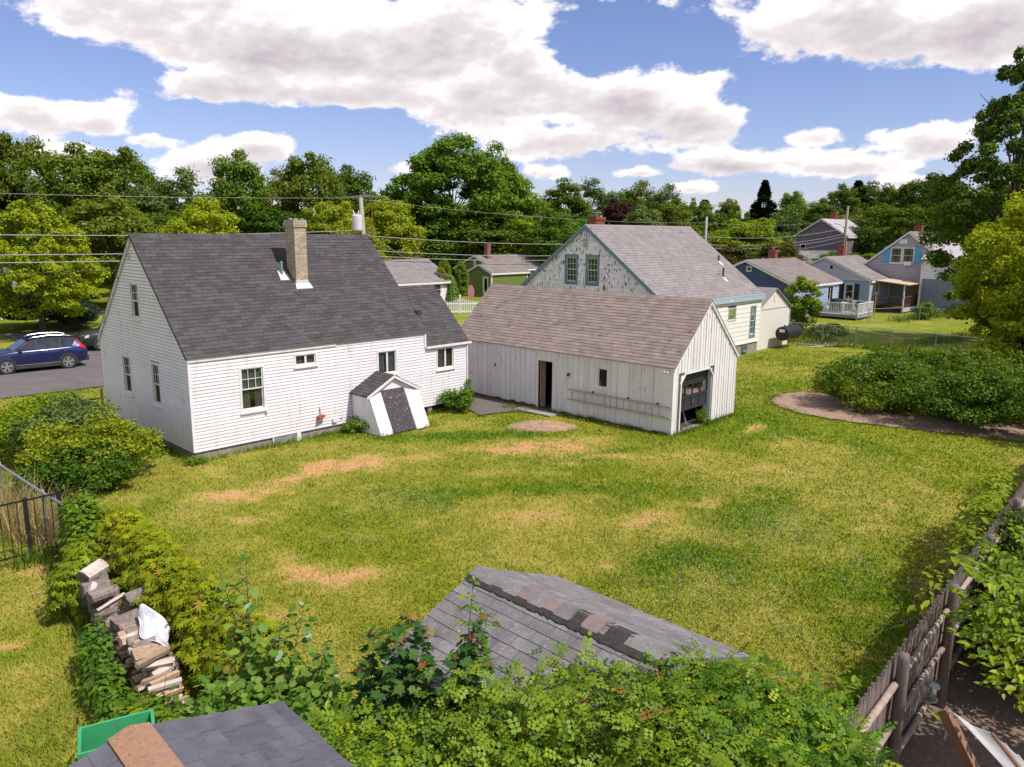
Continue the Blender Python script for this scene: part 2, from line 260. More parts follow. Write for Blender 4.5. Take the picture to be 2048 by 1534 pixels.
# ------------------------------------------------------------------ builders
class MB:
    def __init__(s): s.v = []; s.f = []; s.r = []
    def poly(s, pts, r=0.):
        i = len(s.v); s.v += [tuple(p) for p in pts]; s.f.append(tuple(range(i, i + len(pts)))); s.r.append(r)
    def hexa(s, p, r=0.):      # 4 bottom, 4 top
        i = len(s.v); s.v += [tuple(q) for q in p]
        for a in ((3, 2, 1, 0), (4, 5, 6, 7), (0, 1, 5, 4), (1, 2, 6, 5), (2, 3, 7, 6), (3, 0, 4, 7)): s.f.append(tuple(i + k for k in a)); s.r.append(r)
        return s
    def box(s, a, b, r=0.):
        x0, y0, z0 = a; x1, y1, z1 = b
        return s.hexa([(x0, y0, z0), (x1, y0, z0), (x1, y1, z0), (x0, y1, z0), (x0, y0, z1), (x1, y0, z1), (x1, y1, z1), (x0, y1, z1)], r)
    def bar(s, p, q, w, h, upv=(0, 0, 1), r=0.):
        p = Vector(p); q = Vector(q); d = (q - p).normalized(); u = Vector(upv); a = d.cross(u)
        if a.length < 1e-4: a = d.cross(Vector((1, 0, 0)))
        a.normalize(); b = a.cross(d); a *= w / 2; b *= h / 2
        return s.hexa([p - a - b, p + a - b, p + a + b, p - a + b, q - a - b, q + a - b, q + a + b, q - a + b], r)
    def tube(s, pts, rad, n=6, caps=True, r=0.):
        pts = [Vector(p) for p in pts]
        if not hasattr(rad, '__len__'): rad = [rad] * len(pts)
        rings = []
        for i, p in enumerate(pts):
            d = (pts[min(i + 1, len(pts) - 1)] - pts[max(i - 1, 0)]); d.normalize()
            a = d.cross(Vector((0, 0, 1)))
            if a.length < .05: a = d.cross(Vector((1, 0, 0)))
            a.normalize(); b = a.cross(d); i0 = len(s.v)
            for k in range(n):
                t = 2 * math.pi * k / n; s.v.append(tuple(p + a * (rad[i] * math.cos(t)) + b * (rad[i] * math.sin(t))))
            rings.append(i0)
        for i in range(len(pts) - 1):
            for k in range(n):
                a0 = rings[i] + k; a1 = rings[i] + (k + 1) % n; b0 = rings[i + 1] + k; b1 = rings[i + 1] + (k + 1) % n
                s.f.append((a0, a1, b1, b0)); s.r.append(r)
        if caps:
            s.f.append(tuple(rings[0] + k for k in range(n))[::-1]); s.r.append(r); s.f.append(tuple(rings[-1] + k for k in range(n))); s.r.append(r)
        return s
    def mesh(s, name, m=None, smooth=False):
        me = bpy.data.meshes.new(name); me.from_pydata(s.v, [], s.f)
        at_ = me.attributes.new('rnd', 'FLOAT', 'FACE'); at_.data.foreach_set('value', s.r)
        if m: me.materials.append(m)
        if smooth: me.polygons.foreach_set('use_smooth', [True] * len(me.polygons))
        me.update(); return me
    def build(s, name, m, parent=None, smooth=False, stuff=False):
        return link(name, s.mesh(name, m, smooth), parent, stuff=stuff)
def link(name, me, parent=None, loc=None, M=None, stuff=False):
    o = bpy.data.objects.new(name, me); COL.objects.link(o)
    if parent: o.parent = parent
    if M is not None: o.matrix_local = M
    elif loc is not None: o.location = loc
    if stuff: o['kind'] = 'stuff'
    return o
def tag(o, label, cat, group=None):
    o['label'] = label; o['category'] = cat
    if group: o['group'] = group
    return o
def thing(name, label, cat, loc=(0, 0, 0), rz=0, group=None):
    o = bpy.data.objects.new(name, None); COL.objects.link(o); o.location = loc; o.rotation_euler = (0, 0, rz); o.empty_display_size = .3
    return tag(o, label, cat, group)
def struct(name, mb, m, stuff=False):
    o = mb.build(name, m); o['kind'] = 'stuff' if stuff else 'structure'; return o
class WF:                       # a wall frame: s along the wall, z up, out = outwards
    def __init__(s, o, ax, nm): s.o = Vector(o); s.ax = Vector(ax); s.nm = Vector(nm)
    def P(s, a, z, out=0.): return s.o + s.ax * a + Vector((0, 0, z)) + s.nm * out
    def box(s, mb, a0, a1, z0, z1, o0, o1, r=0.):
        P = s.P; return mb.hexa([P(a0, z0, o0), P(a1, z0, o0), P(a1, z0, o1), P(a0, z0, o1), P(a0, z1, o0), P(a1, z1, o0), P(a1, z1, o1), P(a0, z1, o1)], r)
def segs(a, b, cuts):
    out = [(a, b)]
    for c0, c1 in sorted(cuts):
        nx = []
        for p, q in out:
            if c1 <= p or c0 >= q: nx.append((p, q)); continue
            if c0 > p: nx.append((p, c0))
            if c1 < q: nx.append((c1, q))
        out = nx
    return out
def wall_core(parent, wf, L_, z0, top, opens, m, name='wall', th=.12, breaks=()):
    mb = MB(); bs = sorted(set([0, L_] + list(breaks) + [o[0] for o in opens] + [o[1] for o in opens]))
    for a, b in zip(bs, bs[1:]):
        if b - a < 1e-4: continue
        mid = (a + b) / 2; cuts = [(o[2], o[3]) for o in opens if o[0] <= mid <= o[1]]; P = wf.P
        lo = z0
        for c0, c1 in sorted(cuts) + [(None, None)]:
            ta, tb = (top(a), top(b)) if c0 is None else (c0, c0)
            if max(ta, tb) > lo + 1e-4: mb.hexa([P(a, lo, -th), P(b, lo, -th), P(b, lo, 0), P(a, lo, 0), P(a, ta, -th), P(b, tb, -th), P(b, tb, 0), P(a, ta, 0)])
            if c1 is not None: lo = c1
    return mb.build(name, m, parent)
def siding(parent, wf, z0, z1, expo, lo, hi, opens, m, name='clapboard', t=.026, joined=False, jit=0., gap=.017):
    """lap boards one by one; lo(z), hi(z) give the extent of the wall at height z"""
    k = 0; z = z0; big = MB()
    while z < z1 - .01:
        zt = min(z + expo, z1); mid = (z + zt) / 2
        for a, b in segs(0, 1e3, []):
            a0, b0 = lo(z), hi(z); a1, b1 = lo(zt), hi(zt)
            if b0 - a0 < .05: break
            cuts = [(o[0], o[1]) for o in opens if o[2] < mid < o[3]]
            for p, q in segs(min(a0, a1), max(b0, b1), cuts):
                pl, ql = (a0, a1) if p <= min(a0, a1) + 1e-6 else (p, p), (b0, b1) if q >= max(b0, b1) - 1e-6 else (q, q)
                if ql[0] - pl[0] < .01: continue
                if ql[1] < pl[1]: mm_ = (ql[1] + pl[1]) / 2; ql = (ql[0], mm_); pl = (pl[0], mm_)
                o0 = t + random.uniform(-jit, jit); P = wf.P
                zg = zt - gap; h = [P(pl[0], z, 0.001), P(ql[0], z, 0.001), P(ql[0], z, o0), P(pl[0], z, o0), P(pl[1], zg, .001), P(ql[1], zg, .001), P(ql[1], zg, o0 * .72), P(pl[1], zg, o0 * .72)]
                if joined: big.hexa(h, random.random())
                else: mb = MB(); mb.hexa(h, 0); mb.build(name, m, parent)
        z = zt; k += 1
    if joined: return big.build(name + 's', m, parent, stuff=True)
def shingles(parent, P0, A, Wd, U, S, m, course=.143, tab=.33, th=.012, maxp=300, near=None, jit=.0, name='shingle', stag=.5, mats=None, inv=None, clip=None, gp=.004):
    """asphalt shingles laid course by course; the ones nearest to the camera are parts, the rest one joined part"""
    P0 = Vector(P0); A = Vector(A).normalized(); U = Vector(U).normalized(); Nn = A.cross(U).normalized()
    if Nn.z < 0: Nn = -Nn
    items = []; row = 0; y = 0.
    while y < S - .02:
        c = min(course, S - y); x = -tab * ((row * stag) % 1.0) - (random.random() * tab * .3 if jit else 0)
        while x < Wd - .01:
            w = tab * (random.uniform(.7, 1.3) if jit else 1); a = max(x, 0); b = min(x + w, Wd)
            if b - a > .02 and (clip is None or clip(a, b, y)): items.append((a, b - a, y, c))
            x += w
        y += course; row += 1
    def tilem(w, c): 
        g = gp; mb = MB(); h = th
        mb.hexa([(0, 0, 0), (w - g, 0, 0), (w - g, c * 1.12, 0), (0, c * 1.12, 0), (0, 0, h + .004), (w - g, 0, h + .004), (w - g, c * 1.12, .003), (0, c * 1.12, .003)]); return mb
    R = Matrix((A, A.cross(U) if A.cross(U).z > 0 else -(A.cross(U)), Vector())).to_3x3() if False else None
    Y = Nn.cross(A)
    if Y.dot(U) < 0: A2 = -A; Y = Nn.cross(A2)
    else: A2 = A
    flip = A2 != A
    base = Matrix((A2, Y, Nn)).transposed().to_4x4()
    def pos(a, w, y): return P0 + A * (a + (w if flip else 0)) + U * y + Nn * .002
    wm = parent.matrix_world if inv is None else inv
    def dist(it): return ((wm @ pos(it[0], it[1], it[2])) - Vector((0, 0, CH))).length
    items.sort(key=dist)
    shared = tilem(tab, course).mesh(name, m) if not jit else None
    if mats: ms = [tilem(tab, course).mesh(name, q) for q in mats]
    big = MB()
    for i, (a, w, y, c) in enumerate(items):
        M_ = base.copy(); M_.translation = pos(a, w, y) + Nn * random.uniform(0, .003)
        if gp > .006: M_ = M_ @ Matrix.Rotation(random.uniform(-.012, .012), 4, 'Z'); M_.translation += U * random.uniform(-.006, .006)
        if i < maxp:
            if jit: me = tilem(w, c).mesh(name, m)
            else:
                me = shared
                if w != tab or c != course: M_ = M_ @ Matrix.Diagonal((w / tab, c / course, 1, 1))
            link(name, me, parent, M=M_)
        else:
            t = tilem(w, c); r = random.random(); i0 = len(big.v)
            big.v += [tuple(M_ @ Vector(q)) for q in t.v]; big.f += [tuple(k + i0 for k in f) for f in t.f]; big.r += [r] * len(t.f)
    if big.v: big.build(name + 's', m, parent, stuff=True)
def slab(parent, P0, A, Wd, U, S, m, th=.1, name='roof'):
    P0 = Vector(P0); A = Vector(A).normalized() * Wd; U = Vector(U).normalized() * S; n = A.cross(U).normalized()
    if n.z < 0: n = -n
    n = n * th; mb = MB(); mb.hexa([P0 - n, P0 + A - n, P0 + A + U - n, P0 + U - n, P0, P0 + A, P0 + A + U, P0 + U]); return mb.build(name, m, parent)
def window(parent, wf, s0, s1, z0, z1, casing=None, cw=.07, split='h', cols=3, rows=2, low=False, curt=None, shade=None, sash=None, sill=True, frame_out=.035, curt2=None):
    """double hung ('h'), slider/pair ('v') or single ('1') window set in a real opening"""
    casing = casing or TRIM; sash = sash or TRIM
    mb = MB()
    for a in ((s0, s0 + cw, z0, z1), (s1 - cw, s1, z0, z1), (s0 + cw, s1 - cw, z1 - cw, z1), (s0 + cw, s1 - cw, z0, z0 + cw)): wf.box(mb, *a, -.08, frame_out)
    w = mb.build('window', casing, parent)
    a0, a1, b0, b1 = s0 + cw, s1 - cw, z0 + cw, z1 - cw
    if sill: q = MB(); wf.box(q, s0 - .02, s1 + .02, z0 - .045, z0 - .002, -.02, frame_out + .04); q.build('sill', casing, w)
    def sashf(x0, x1, y0, y1, o, gc, gr):
        q = MB(); t = .035
        for a in ((x0, x0 + t, y0, y1), (x1 - t, x1, y0, y1), (x0 + t, x1 - t, y1 - t, y1), (x0 + t, x1 - t, y0, y0 + t)): wf.box(q, *a, o - .03, o)
        q.build('sash', sash, w)
        if gc:
            q = MB()
            for i in range(1, gc): xx = x0 + (x1 - x0) * i / gc; wf.box(q, xx - .008, xx + .008, y0 + t, y1 - t, o - .012, o - .002)
            for i in range(1, gr): yy = y0 + (y1 - y0) * i / gr; wf.box(q, x0 + t, x1 - t, yy - .008, yy + .008, o - .0125, o - .0025)
            q.build('muntin', sash, w)
        q = MB(); wf.box(q, x0 + t, x1 - t, y0 + t, y1 - t, o - .02, o - .015); q.build('pane', GLASS, w)
    if split == 'h':
        zm = (b0 + b1) / 2 + .0
        sashf(a0, a1, zm - .02, b1, .0, cols, rows); sashf(a0, a1, b0, zm + .02, -.032, cols if low else 0, rows if low else 0)
    elif split == 'v':
        xm = (a0 + a1) / 2; sashf(a0, xm + .01, b0, b1, 0, 0, 0); sashf(xm + .011, a1, b0, b1, 0.001, 0, 0)
    else: sashf(a0, a1, b0, b1, 0, cols if cols > 1 else 0, rows)
    if curt: 
        q = MB(); n_ = 14; x_ = [a0 + (a1 - a0) * i / n_ for i in range(n_ + 1)]
        for i in range(n_):
            if .42 < i / n_ < .58 and curt2 is None: continue
            o0 = -.085 + .015 * (i % 2); o1 = -.085 + .015 * ((i + 1) % 2); q.poly([wf.P(x_[i], b0, o0), wf.P(x_[i + 1], b0, o1), wf.P(x_[i + 1], b1, o1), wf.P(x_[i], b1, o0)])
        q.build('curtain', curt, w)
    if shade: q = MB(); wf.box(q, a0, a1, b0 + (b1 - b0) * .5, b1, -.069, -.064); q.build('blind', shade, w)
    return w

def arrmesh(name, co, nv, rnd, m, parent=None, stuff=True, tris=None):
    """co: (n, k, 3) array of polygons-per-leaf templates; nv: list of face index tuples for one leaf"""
    n, k = co.shape[0], co.shape[1]; me = bpy.data.meshes.new(name)
    me.vertices.add(n * k); me.vertices.foreach_set('co', co.reshape(-1).astype(np.float32))
    fl = [len(f) for f in nv]; idx = np.concatenate([np.array(f) for f in nv]); tot = len(idx)
    li = (idx[None, :] + (np.arange(n) * k)[:, None]).reshape(-1); me.loops.add(n * tot); me.loops.foreach_set('vertex_index', li.astype(np.int32))
    st = np.concatenate([[0], np.cumsum(fl)[:-1]]); ls = (st[None, :] + (np.arange(n) * tot)[:, None]).reshape(-1)
    me.polygons.add(n * len(nv)); me.polygons.foreach_set('loop_start', ls.astype(np.int32))
    a = me.attributes.new('rnd', 'FLOAT', 'FACE'); a.data.foreach_set('value', np.repeat(np.clip(rnd, 0, 1), len(nv)).astype(np.float32))
    me.update(calc_edges=True); me.validate()
    if m: me.materials.append(m)
    if name is None: return me
    return me
# leaf templates: x across, y along, z lift
T_QUAD = (np.array([(-.5, 0, .0), (0, -.5, .06), (.5, 0, 0), (0, .5, .06)]) * 1.0, [(0, 1, 2, 3)])
T_LEAF = (np.array([(0, 0, 0), (-.24, .28, .05), (-.2, .65, .04), (0, 1, -.06), (.2, .65, .04), (.24, .28, .05), (0, .5, -.03)]), [(0, 6, 2, 1), (6, 3, 2), (0, 5, 4, 6), (6, 4, 3)])
def _round():
    v = [(0, 0, 0)]; 
    for i in range(1, 8): t = math.pi * (-.5 + .0) + 2 * math.pi * i / 8; v.append((.42 * math.cos(t), .45 + .45 * math.sin(t) + (.1 if i == 4 else 0), .03 * math.cos(2 * t)))
    return np.array(v), [(0, 1, 2, 3), (0, 3, 4, 5), (0, 5, 6, 7)]
T_ROUND = _round()
def _maple():
    pts = [(0, 0), (.20, -.03), (.30, .10), (.52, .12), (.40, .30), (.50, .55), (.26, .52), (.14, .62), (0, 1.0), (-.14, .62), (-.26, .52), (-.50, .55), (-.40, .30), (-.52, .12), (-.30, .10), (-.20, -.03)]
    v = [(x, y, .10 * abs(x) - .10 * y * y) for x, y in pts] + [(0, .35, -.03)]; n = len(pts)
    return np.array(v), [(n, i, (i + 1) % n) for i in range(n)]
T_MAPLE = _maple()
def _creeper():
    v = []; f = []
    for a, s in ((-75, .7), (-38, .9), (0, 1), (38, .9), (75, .7)):
        t = math.radians(a); i = len(v); c, q = math.sin(t), math.cos(t)
        for (x, y, z) in ((0, 0, 0), (-.13, .5, .04), (0, 1, -.14), (.13, .5, .04)): y *= s; v.append((x * q + y * c, -x * c + y * q, z))
        f.append((i, i + 1, i + 2, i + 3))
    return np.array(v), f
T_CREEP = _creeper()
def _pinnate(n=3, w=.16):
    v = []; f = []
    for k in range(n + 1):
        for sgn in ((-1, 1) if k < n else (0,)):
            t = math.radians(62) * sgn; y0 = .15 + .85 * k / (n + .4); l = .34; i = len(v); c, q = math.sin(t), math.cos(t)
            for (x, y, z) in ((0, 0, 0), (-w * .8, l * .5, .03), (0, l, -.05), (w * .8, l * .5, .03)): v.append((x * q + y * c, y0 + (-x * c + y * q), z - .1 * (k / n) ** 2))
            f.append((i, i + 1, i + 2, i + 3))
    return np.array(v), f
T_PINN = _pinnate()
def leaves(pos, nrm, tan, size, T):
    nrm = nrm / (np.linalg.norm(nrm, axis=1)[:, None] + 1e-9); tan = tan - nrm * (tan * nrm).sum(1)[:, None]; tan /= (np.linalg.norm(tan, axis=1)[:, None] + 1e-9)
    sx = np.cross(tan, nrm); v = T[0]
    return pos[:, None, :] + size[:, None, None] * (v[None, :, 0, None] * sx[:, None, :] + v[None, :, 1, None] * tan[:, None, :] + v[None, :, 2, None] * nrm[:, None, :])
def rv3(n, rs=RS): a = rs.normal(size=(n, 3)); return a / np.linalg.norm(a, axis=1)[:, None]
def crown_pts(rs, n, Rx, Rz, zc, nclump, cr, shape='oval', gap=.0, spread=.55):
    """leaf positions in clumps spread through a crown of half-width Rx, half-height Rz, centred at height zc"""
    cl = rv3(nclump, rs); rad = rs.uniform(.35, .93, nclump) ** .6; cl = cl * rad[:, None]
    if shape == 'cone': tt = (cl[:, 2] + 1) / 2; cl[:, :2] *= (1.15 - tt)[:, None]
    elif shape == 'vase': tt = (cl[:, 2] + 1) / 2; cl[:, :2] *= (.55 + .55 * tt)[:, None]
    elif shape == 'dome': cl[:, 2] = np.where(cl[:, 2] < 0, cl[:, 2] * .75, cl[:, 2]); 
    cc = cl * np.array([Rx, Rx, Rz]) + np.array([0, 0, zc]); csz = cr * rs.uniform(.6, 1.35, nclump); ctone = rs.uniform(0, 1, nclump)
    k = rs.randint(0, nclump, n); d = rv3(n, rs); rr = rs.uniform(.2, 1.0, n) ** .5; rr = np.where(rs.uniform(0, 1, n) < .25, rr * rs.uniform(1.0, 1.55, n), rr)
    d2 = d.copy(); d2[:, 2] *= .62; p = cc[k] + d2 * (rr * csz[k])[:, None]
    nr = d * .8 + rv3(n, rs) * .7 + np.array([0, 0, .55]); ta = rv3(n, rs) + np.array([0, 0, -.3])
    return p, nr, ta, np.clip(.25 * ctone[k] + .5 * rs.uniform(0, 1, n) + .25 * (rr > .8), 0, 1), cc, csz
def trunk_mb(rs, H, r0, cc, nl=16, bend=.3):
    mb = MB(); zt = H; pts = [(0, 0, -.1)]; x = y = 0
    for i in range(1, 7): x += rs.uniform(-bend, bend) * .5; y += rs.uniform(-bend, bend) * .5; pts.append((x, y, zt * i / 6))
    mb.tube(pts, [r0 * (1 - .14 * i) * (1.25 if i == 0 else 1) for i in range(7)], 7)
    idx = rs.choice(len(cc), min(nl, len(cc)), replace=False)
    for j in idx:
        c = cc[j]; b0 = max(.18, min(.9, c[2] / (zt + .01) - .25)); s = Vector(pts[0]).lerp(Vector(pts[-1]), b0); i_ = int(b0 * 6); f_ = b0 * 6 - i_
        s = Vector(pts[i_]).lerp(Vector(pts[min(i_ + 1, 6)]), f_); e_ = Vector(c); mid = s.lerp(e_, .5) + Vector((0, 0, .12 * (e_ - s).length)); r_ = r0 * (1 - .85 * b0) * .55
        mb.tube([s, mid, e_], [r_, r_ * .6, r_ * .2], 5)
    return mb
# ------------------------------------------------------------------ the ground
HN = Vector((-9.316, 21.6305, 0)); HY = .8019
GN_ = Vector((5.3481, 24.9191, 0)); GY = .8303
YW = .81
def rot(a): return Vector((math.cos(a), math.sin(a), 0)), Vector((-math.sin(a), math.cos(a), 0))
HU, HV = rot(HY); GU, GV = rot(GY)
def vnoise(x, y, sc, seed):
    """smooth value noise"""
    x = x / sc; y = y / sc; xi = np.floor(x).astype(int); yi = np.floor(y).astype(int); fx = x - xi; fy = y - yi; fx = fx * fx * (3 - 2 * fx); fy = fy * fy * (3 - 2 * fy)
    def h(a, b): q = np.sin(a * 127.1 + b * 311.7 + seed * 74.7) * 43758.5453; return q - np.floor(q)
    return (h(xi, yi) * (1 - fx) + h(xi + 1, yi) * fx) * (1 - fy) + (h(xi, yi + 1) * (1 - fx) + h(xi + 1, yi + 1) * fx) * fy
def fbm(x, y, sc, seed): return .5 * vnoise(x, y, sc, seed) + .25 * vnoise(x, y, sc / 2.1, seed + 1) + .15 * vnoise(x, y, sc / 4.3, seed + 2) + .1 * vnoise(x, y, sc / 9, seed + 3)
# worn, straw-coloured spots of the lawn: x, y, half-length, half-width, direction, strength
DRY = [(.7, 23.4, 2.1, .9, .1, 1.1), (2.2, 24.2, 1.2, .5, .2, .8), (-4.9, 21.3, 1.6, .55, .6, 1.15), (-6.0, 20.2, .9, .45, .6, .7), (-7.0, 18.75, 1.0, .45, .3, 1.05), (-6.2, 17.2, .7, .35, 0, .7), (-4.9, 15.1, .9, .35, -.8, .75), (-4.2, 14.3, .9, .4, -.6, .95),
       (-3.3, 13.9, .8, .4, .3, .9), (-2.7, 22.2, .7, .3, .2, .7), (1.0, 17.6, 2.2, 1.1, .1, .35), (-1.2, 17.9, 1.4, .5, .4, .35), (5.5, 22.5, 1.6, .7, .3, .35), (8.6, 26.0, .8, .35, .8, .9), (3.3, 22.4, 1.2, .3, 0, .6), (4.6, 18.4, .9, .3, .2, .8), (3.4, 17.3, 1.0, .4, .4, .6),
       (-3.9, 12.8, .5, .3, 0, .6), (-9.9, 22.3, 1.0, .25, 2.3, .8), (-11.5, 24.2, .5, .3, 2.3, .7), (-8.2, 11.6, .35, .15, .4, .9), (-9.1, 14.3, .8, .4, .2, .6), (7.5, 21.5, 1.3, .5, .4, .4), (-8.2, 20.6, 1.1, .35, 2.3, .45), (0.0, 20.6, 1.5, .3, .1, .4), (8.0, 16.5, 1.3, .4, .9, .35), (-10.5, 35.0, 3.0, .6, .8, .5), (2.1, 15.0, 1.2, .4, .6, .3), (-19, 41, 3, 1.0, .7, .9)]
LUSH = [(-2.5, 24.6, 4.0, .7, .1, 1), (3.7, 15.0, 1.6, 1.0, .5, .7), (6.0, 18.0, 2.2, .8, .9, .6), (6, 27, 9, 3, .6, .25), (9.2, 27.2, 1.2, 1.8, 0, .7), (-7.5, 10.6, 1.6, 1.2, 0, .35), (1, 19.3, 4, .5, .05, .6), (-9.3, 17.4, 1.8, .7, .6, .5), (11, 33, 3.5, 1.8, .8, .5)]
def ell(x, y, lst):
    t = np.zeros_like(x); wx = (fbm(x, y, .9, 5) - .5) * 1.1; wy = (fbm(x, y, .9, 9) - .5) * 1.1
    for (cx, cy, a, b, an, s) in lst:
        dx = x - cx + wx; dy = y - cy + wy; u_ = dx * math.cos(an) + dy * math.sin(an); v_ = -dx * math.sin(an) + dy * math.cos(an)
        t = np.maximum(t, s * np.clip(1.35 - np.sqrt((u_ / a) ** 2 + (v_ / b) ** 2), 0, 1))
    return t
def dryness(x, y):
    b = np.clip((fbm(x, y, 3.2, 21) - .47) * 1.9, 0, .34) * (.5 + 1.1 * fbm(x, y, .5, 60)) + np.clip((fbm(x, y, .8, 33) - .52) * 1.8, 0, .3) + np.clip((fbm(x, y, .28, 35) - .60) * 2.2, 0, .25)
    return np.clip(b * .62 + ell(x, y, DRY) * np.clip(.25 + 1.9 * (fbm(x, y, .42, 40) - .22), 0, 1.2) - ell(x, y, LUSH) * .35, 0, 1)
def lushness(x, y): return np.clip(ell(x, y, LUSH) + np.clip((fbm(x, y, 2.3, 51) - .48) * 2, 0, .6), 0, 1)
def frame_in(x, y, o, U_, V_, a0, a1, b0, b1): u_ = (x - o.x) * U_.x + (y - o.y) * U_.y; v_ = (x - o.x) * V_.x + (y - o.y) * V_.y; return (u_ > a0) & (u_ < a1) & (v_ > b0) & (v_ < b1)
def grassmat():
    m = bpy.data.materials.new('lawn_grass'); m.use_nodes = True; t = m.node_tree; n = t.nodes; l = t.links; p = n['Principled BSDF']; p.inputs['Roughness'].default_value = .9; p.inputs['Specular IOR Level'].default_value = .15
    a = n.new('ShaderNodeAttribute'); a.attribute_name = 'dry'; b = n.new('ShaderNodeAttribute'); b.attribute_name = 'lush'; r = n.new('ShaderNodeAttribute'); r.attribute_name = 'rnd'
    g = n.new('ShaderNodeNewGeometry'); z = n.new('ShaderNodeTexNoise'); z.inputs['Scale'].default_value = 2.2; z.inputs['Detail'].default_value = 6; l.new(g.outputs['Position'], z.inputs['Vector'])
    z2 = n.new('ShaderNodeTexNoise'); z2.inputs['Scale'].default_value = 26; z2.inputs['Detail'].default_value = 4; l.new(g.outputs['Position'], z2.inputs['Vector'])
    def mx(f, A, B):
        q = n.new('ShaderNodeMix'); q.data_type = 'RGBA'; l.new(f, q.inputs[0])
        for i, v in ((6, A), (7, B)):
            if isinstance(v, tuple): q.inputs[i].default_value = (*v, 1)
            else: l.new(v, q.inputs[i])
        return q.outputs[2]
    def rg(v, a_, b_):
        q = n.new('ShaderNodeMapRange'); l.new(v, q.inputs[0]); q.inputs[1].default_value = a_; q.inputs[2].default_value = b_; return q.outputs[0]
    c = mx(rg(z.outputs[0], .3, .7), (.128, .178, .008), (.212, .230, .014))
    c = mx(b.outputs['Fac'], c, (.098, .175, .008)); c = mx(rg(a.outputs['Fac'], .0, .5), c, (.31, .270, .05)); c = mx(rg(a.outputs['Fac'], .45, 1.0), c, (.47, .275, .12))
    s = n.new('ShaderNodeVectorMath'); s.operation = 'SCALE'; l.new(c, s.inputs[0])
    ad = n.new('ShaderNodeMath'); ad.operation = 'MULTIPLY_ADD'; l.new(r.outputs['Fac'], ad.inputs[0]); ad.inputs[1].default_value = .32; ad.inputs[2].default_value = .78
    ad2 = n.new('ShaderNodeMath'); ad2.operation = 'MULTIPLY_ADD'; l.new(z2.outputs[0], ad2.inputs[0]); ad2.inputs[1].default_value = .45; l.new(ad.outputs[0], ad2.inputs[2])
    l.new(ad2.outputs[0], s.inputs['Scale']); l.new(s.outputs[0], p.inputs['Base Color']); return m
GRASS = grassmat()
def grid(name, x0, x1, y0, y1, st, z):
    xs = np.arange(x0, x1 + st / 2, st); ys = np.arange(y0, y1 + st / 2, st); X, Y = np.meshgrid(xs, ys); nx, ny = len(xs), len(ys)
    co = np.stack([X, Y, np.full_like(X, z) if np.isscalar(z) else z(X, Y)], -1).reshape(-1, 3)
    i = (np.arange(ny - 1)[:, None] * nx + np.arange(nx - 1)[None, :]).reshape(-1); q = np.stack([i, i + 1, i + nx + 1, i + nx], 1)
    me = bpy.data.meshes.new(name); me.vertices.add(len(co)); me.vertices.foreach_set('co', co.reshape(-1).astype(np.float32)); me.loops.add(q.size); me.loops.foreach_set('vertex_index', q.reshape(-1).astype(np.int32))
    me.polygons.add(len(q)); me.polygons.foreach_set('loop_start', (np.arange(len(q)) * 4).astype(np.int32)); me.update(calc_edges=True)
    for nm, fn in (('dry', dryness), ('lush', lushness)): a = me.attributes.new(nm, 'FLOAT', 'POINT'); a.data.foreach_set('value', fn(co[:, 0], co[:, 1]).astype(np.float32))
    me.materials.append(GRASS); o = link(name, me); o['kind'] = 'structure'; return o
def gz(X, Y): return .05 * (fbm(X, Y, 5, 3) - .5) + .02 * (fbm(X, Y, .8, 8) - .5) - .015
grid('lawn', -34, 40, 2, 66, .2, gz)
gm = MB(); gm.poly([(-1200, -600, -.06), (1200, -600, -.06), (1200, 1600, -.06), (-1200, 1600, -.06)]); struct('ground', gm, GRASS)
# street behind the houses
rA = Vector((-19.81, 30.22, 0)); rd = Vector((math.cos(.775), math.sin(.775), 0)); rn = Vector((-rd.y, rd.x, 0))
def strip(o, d, n, a0, a1, b0, b1, z): return [tuple(o + d * a + n * b + Vector((0, 0, z))) for a, b in ((a0, b0), (a1, b0), (a1, b1), (a0, b1))]
s_ = MB(); s_.poly(strip(rA, rd, rn, -80, 140, 0, 6.5, .034)); struct('street', s_, ASPH)
s_ = MB(); s_.poly(strip(rA, rd, rn, 3.6, 7.0, 6.5, 22, .030)); struct('driveway', s_, ASPH)
# bare earth bed edge in front of the thicket
def blob(name, pts, m, z, seed=0, j=.08):
    out = []; n_ = len(pts)
    for i in range(n_):
        a, b = Vector(pts[i]), Vector(pts[(i + 1) % n_])
        for k in range(6): p = a.lerp(b, k / 6); out.append((p.x + random.uniform(-j, j), p.y + random.uniform(-j, j), z))
    mb = MB(); c = sum((Vector(p) for p in out), Vector()) / len(out)
    for i in range(len(out)): mb.poly([tuple(c), out[i], out[(i + 1) % len(out)]])
    return struct(name, mb, m)
E1 = [(10.5, 30.4), (10.6, 29.3), (11.0, 28.3), (11.9, 27.3), (13.2, 26.5), (14.9, 25.6), (17.5, 24.2), (20, 23.0), (24, 22), (24, 26), (17, 27), (14, 29), (13.4, 32), (12.5, 32.3), (11.2, 31.6)]
blob('soil_bed', E1, DIRT, .030)
blob('trodden_path', [(3.2, 8.4), (5.0, 10.0), (7.0, 12.0), (10, 15.5), (14, 17), (14, 4), (2.6, 4), (2.2, 6.6)], MULCH, .040, j=.02)
blob('worn_earth', [(4.1, 8.5), (5.6, 8.0), (6.2, 6.2), (5, 4.5), (3.4, 4.5), (3.2, 7.3)], SAND, .044, j=.06)
blob('gravel_path', [(-1.9, 29.0), (-1.2, 27.6), (.2, 28.3), (1.0, 27.9), (1.5, 28.5), (0, 29.6), (-2.5, 33), (-3.3, 32.2)], GRAVEL, .032, j=.05)
blob('bare_patch', [(17.2, 47.2), (19, 46.0), (21.4, 46.6), (21, 47.8), (18.9, 48.3)], SAND, .036)
mb = MB()   # heap of raked straw and soil by the garage door
co = []
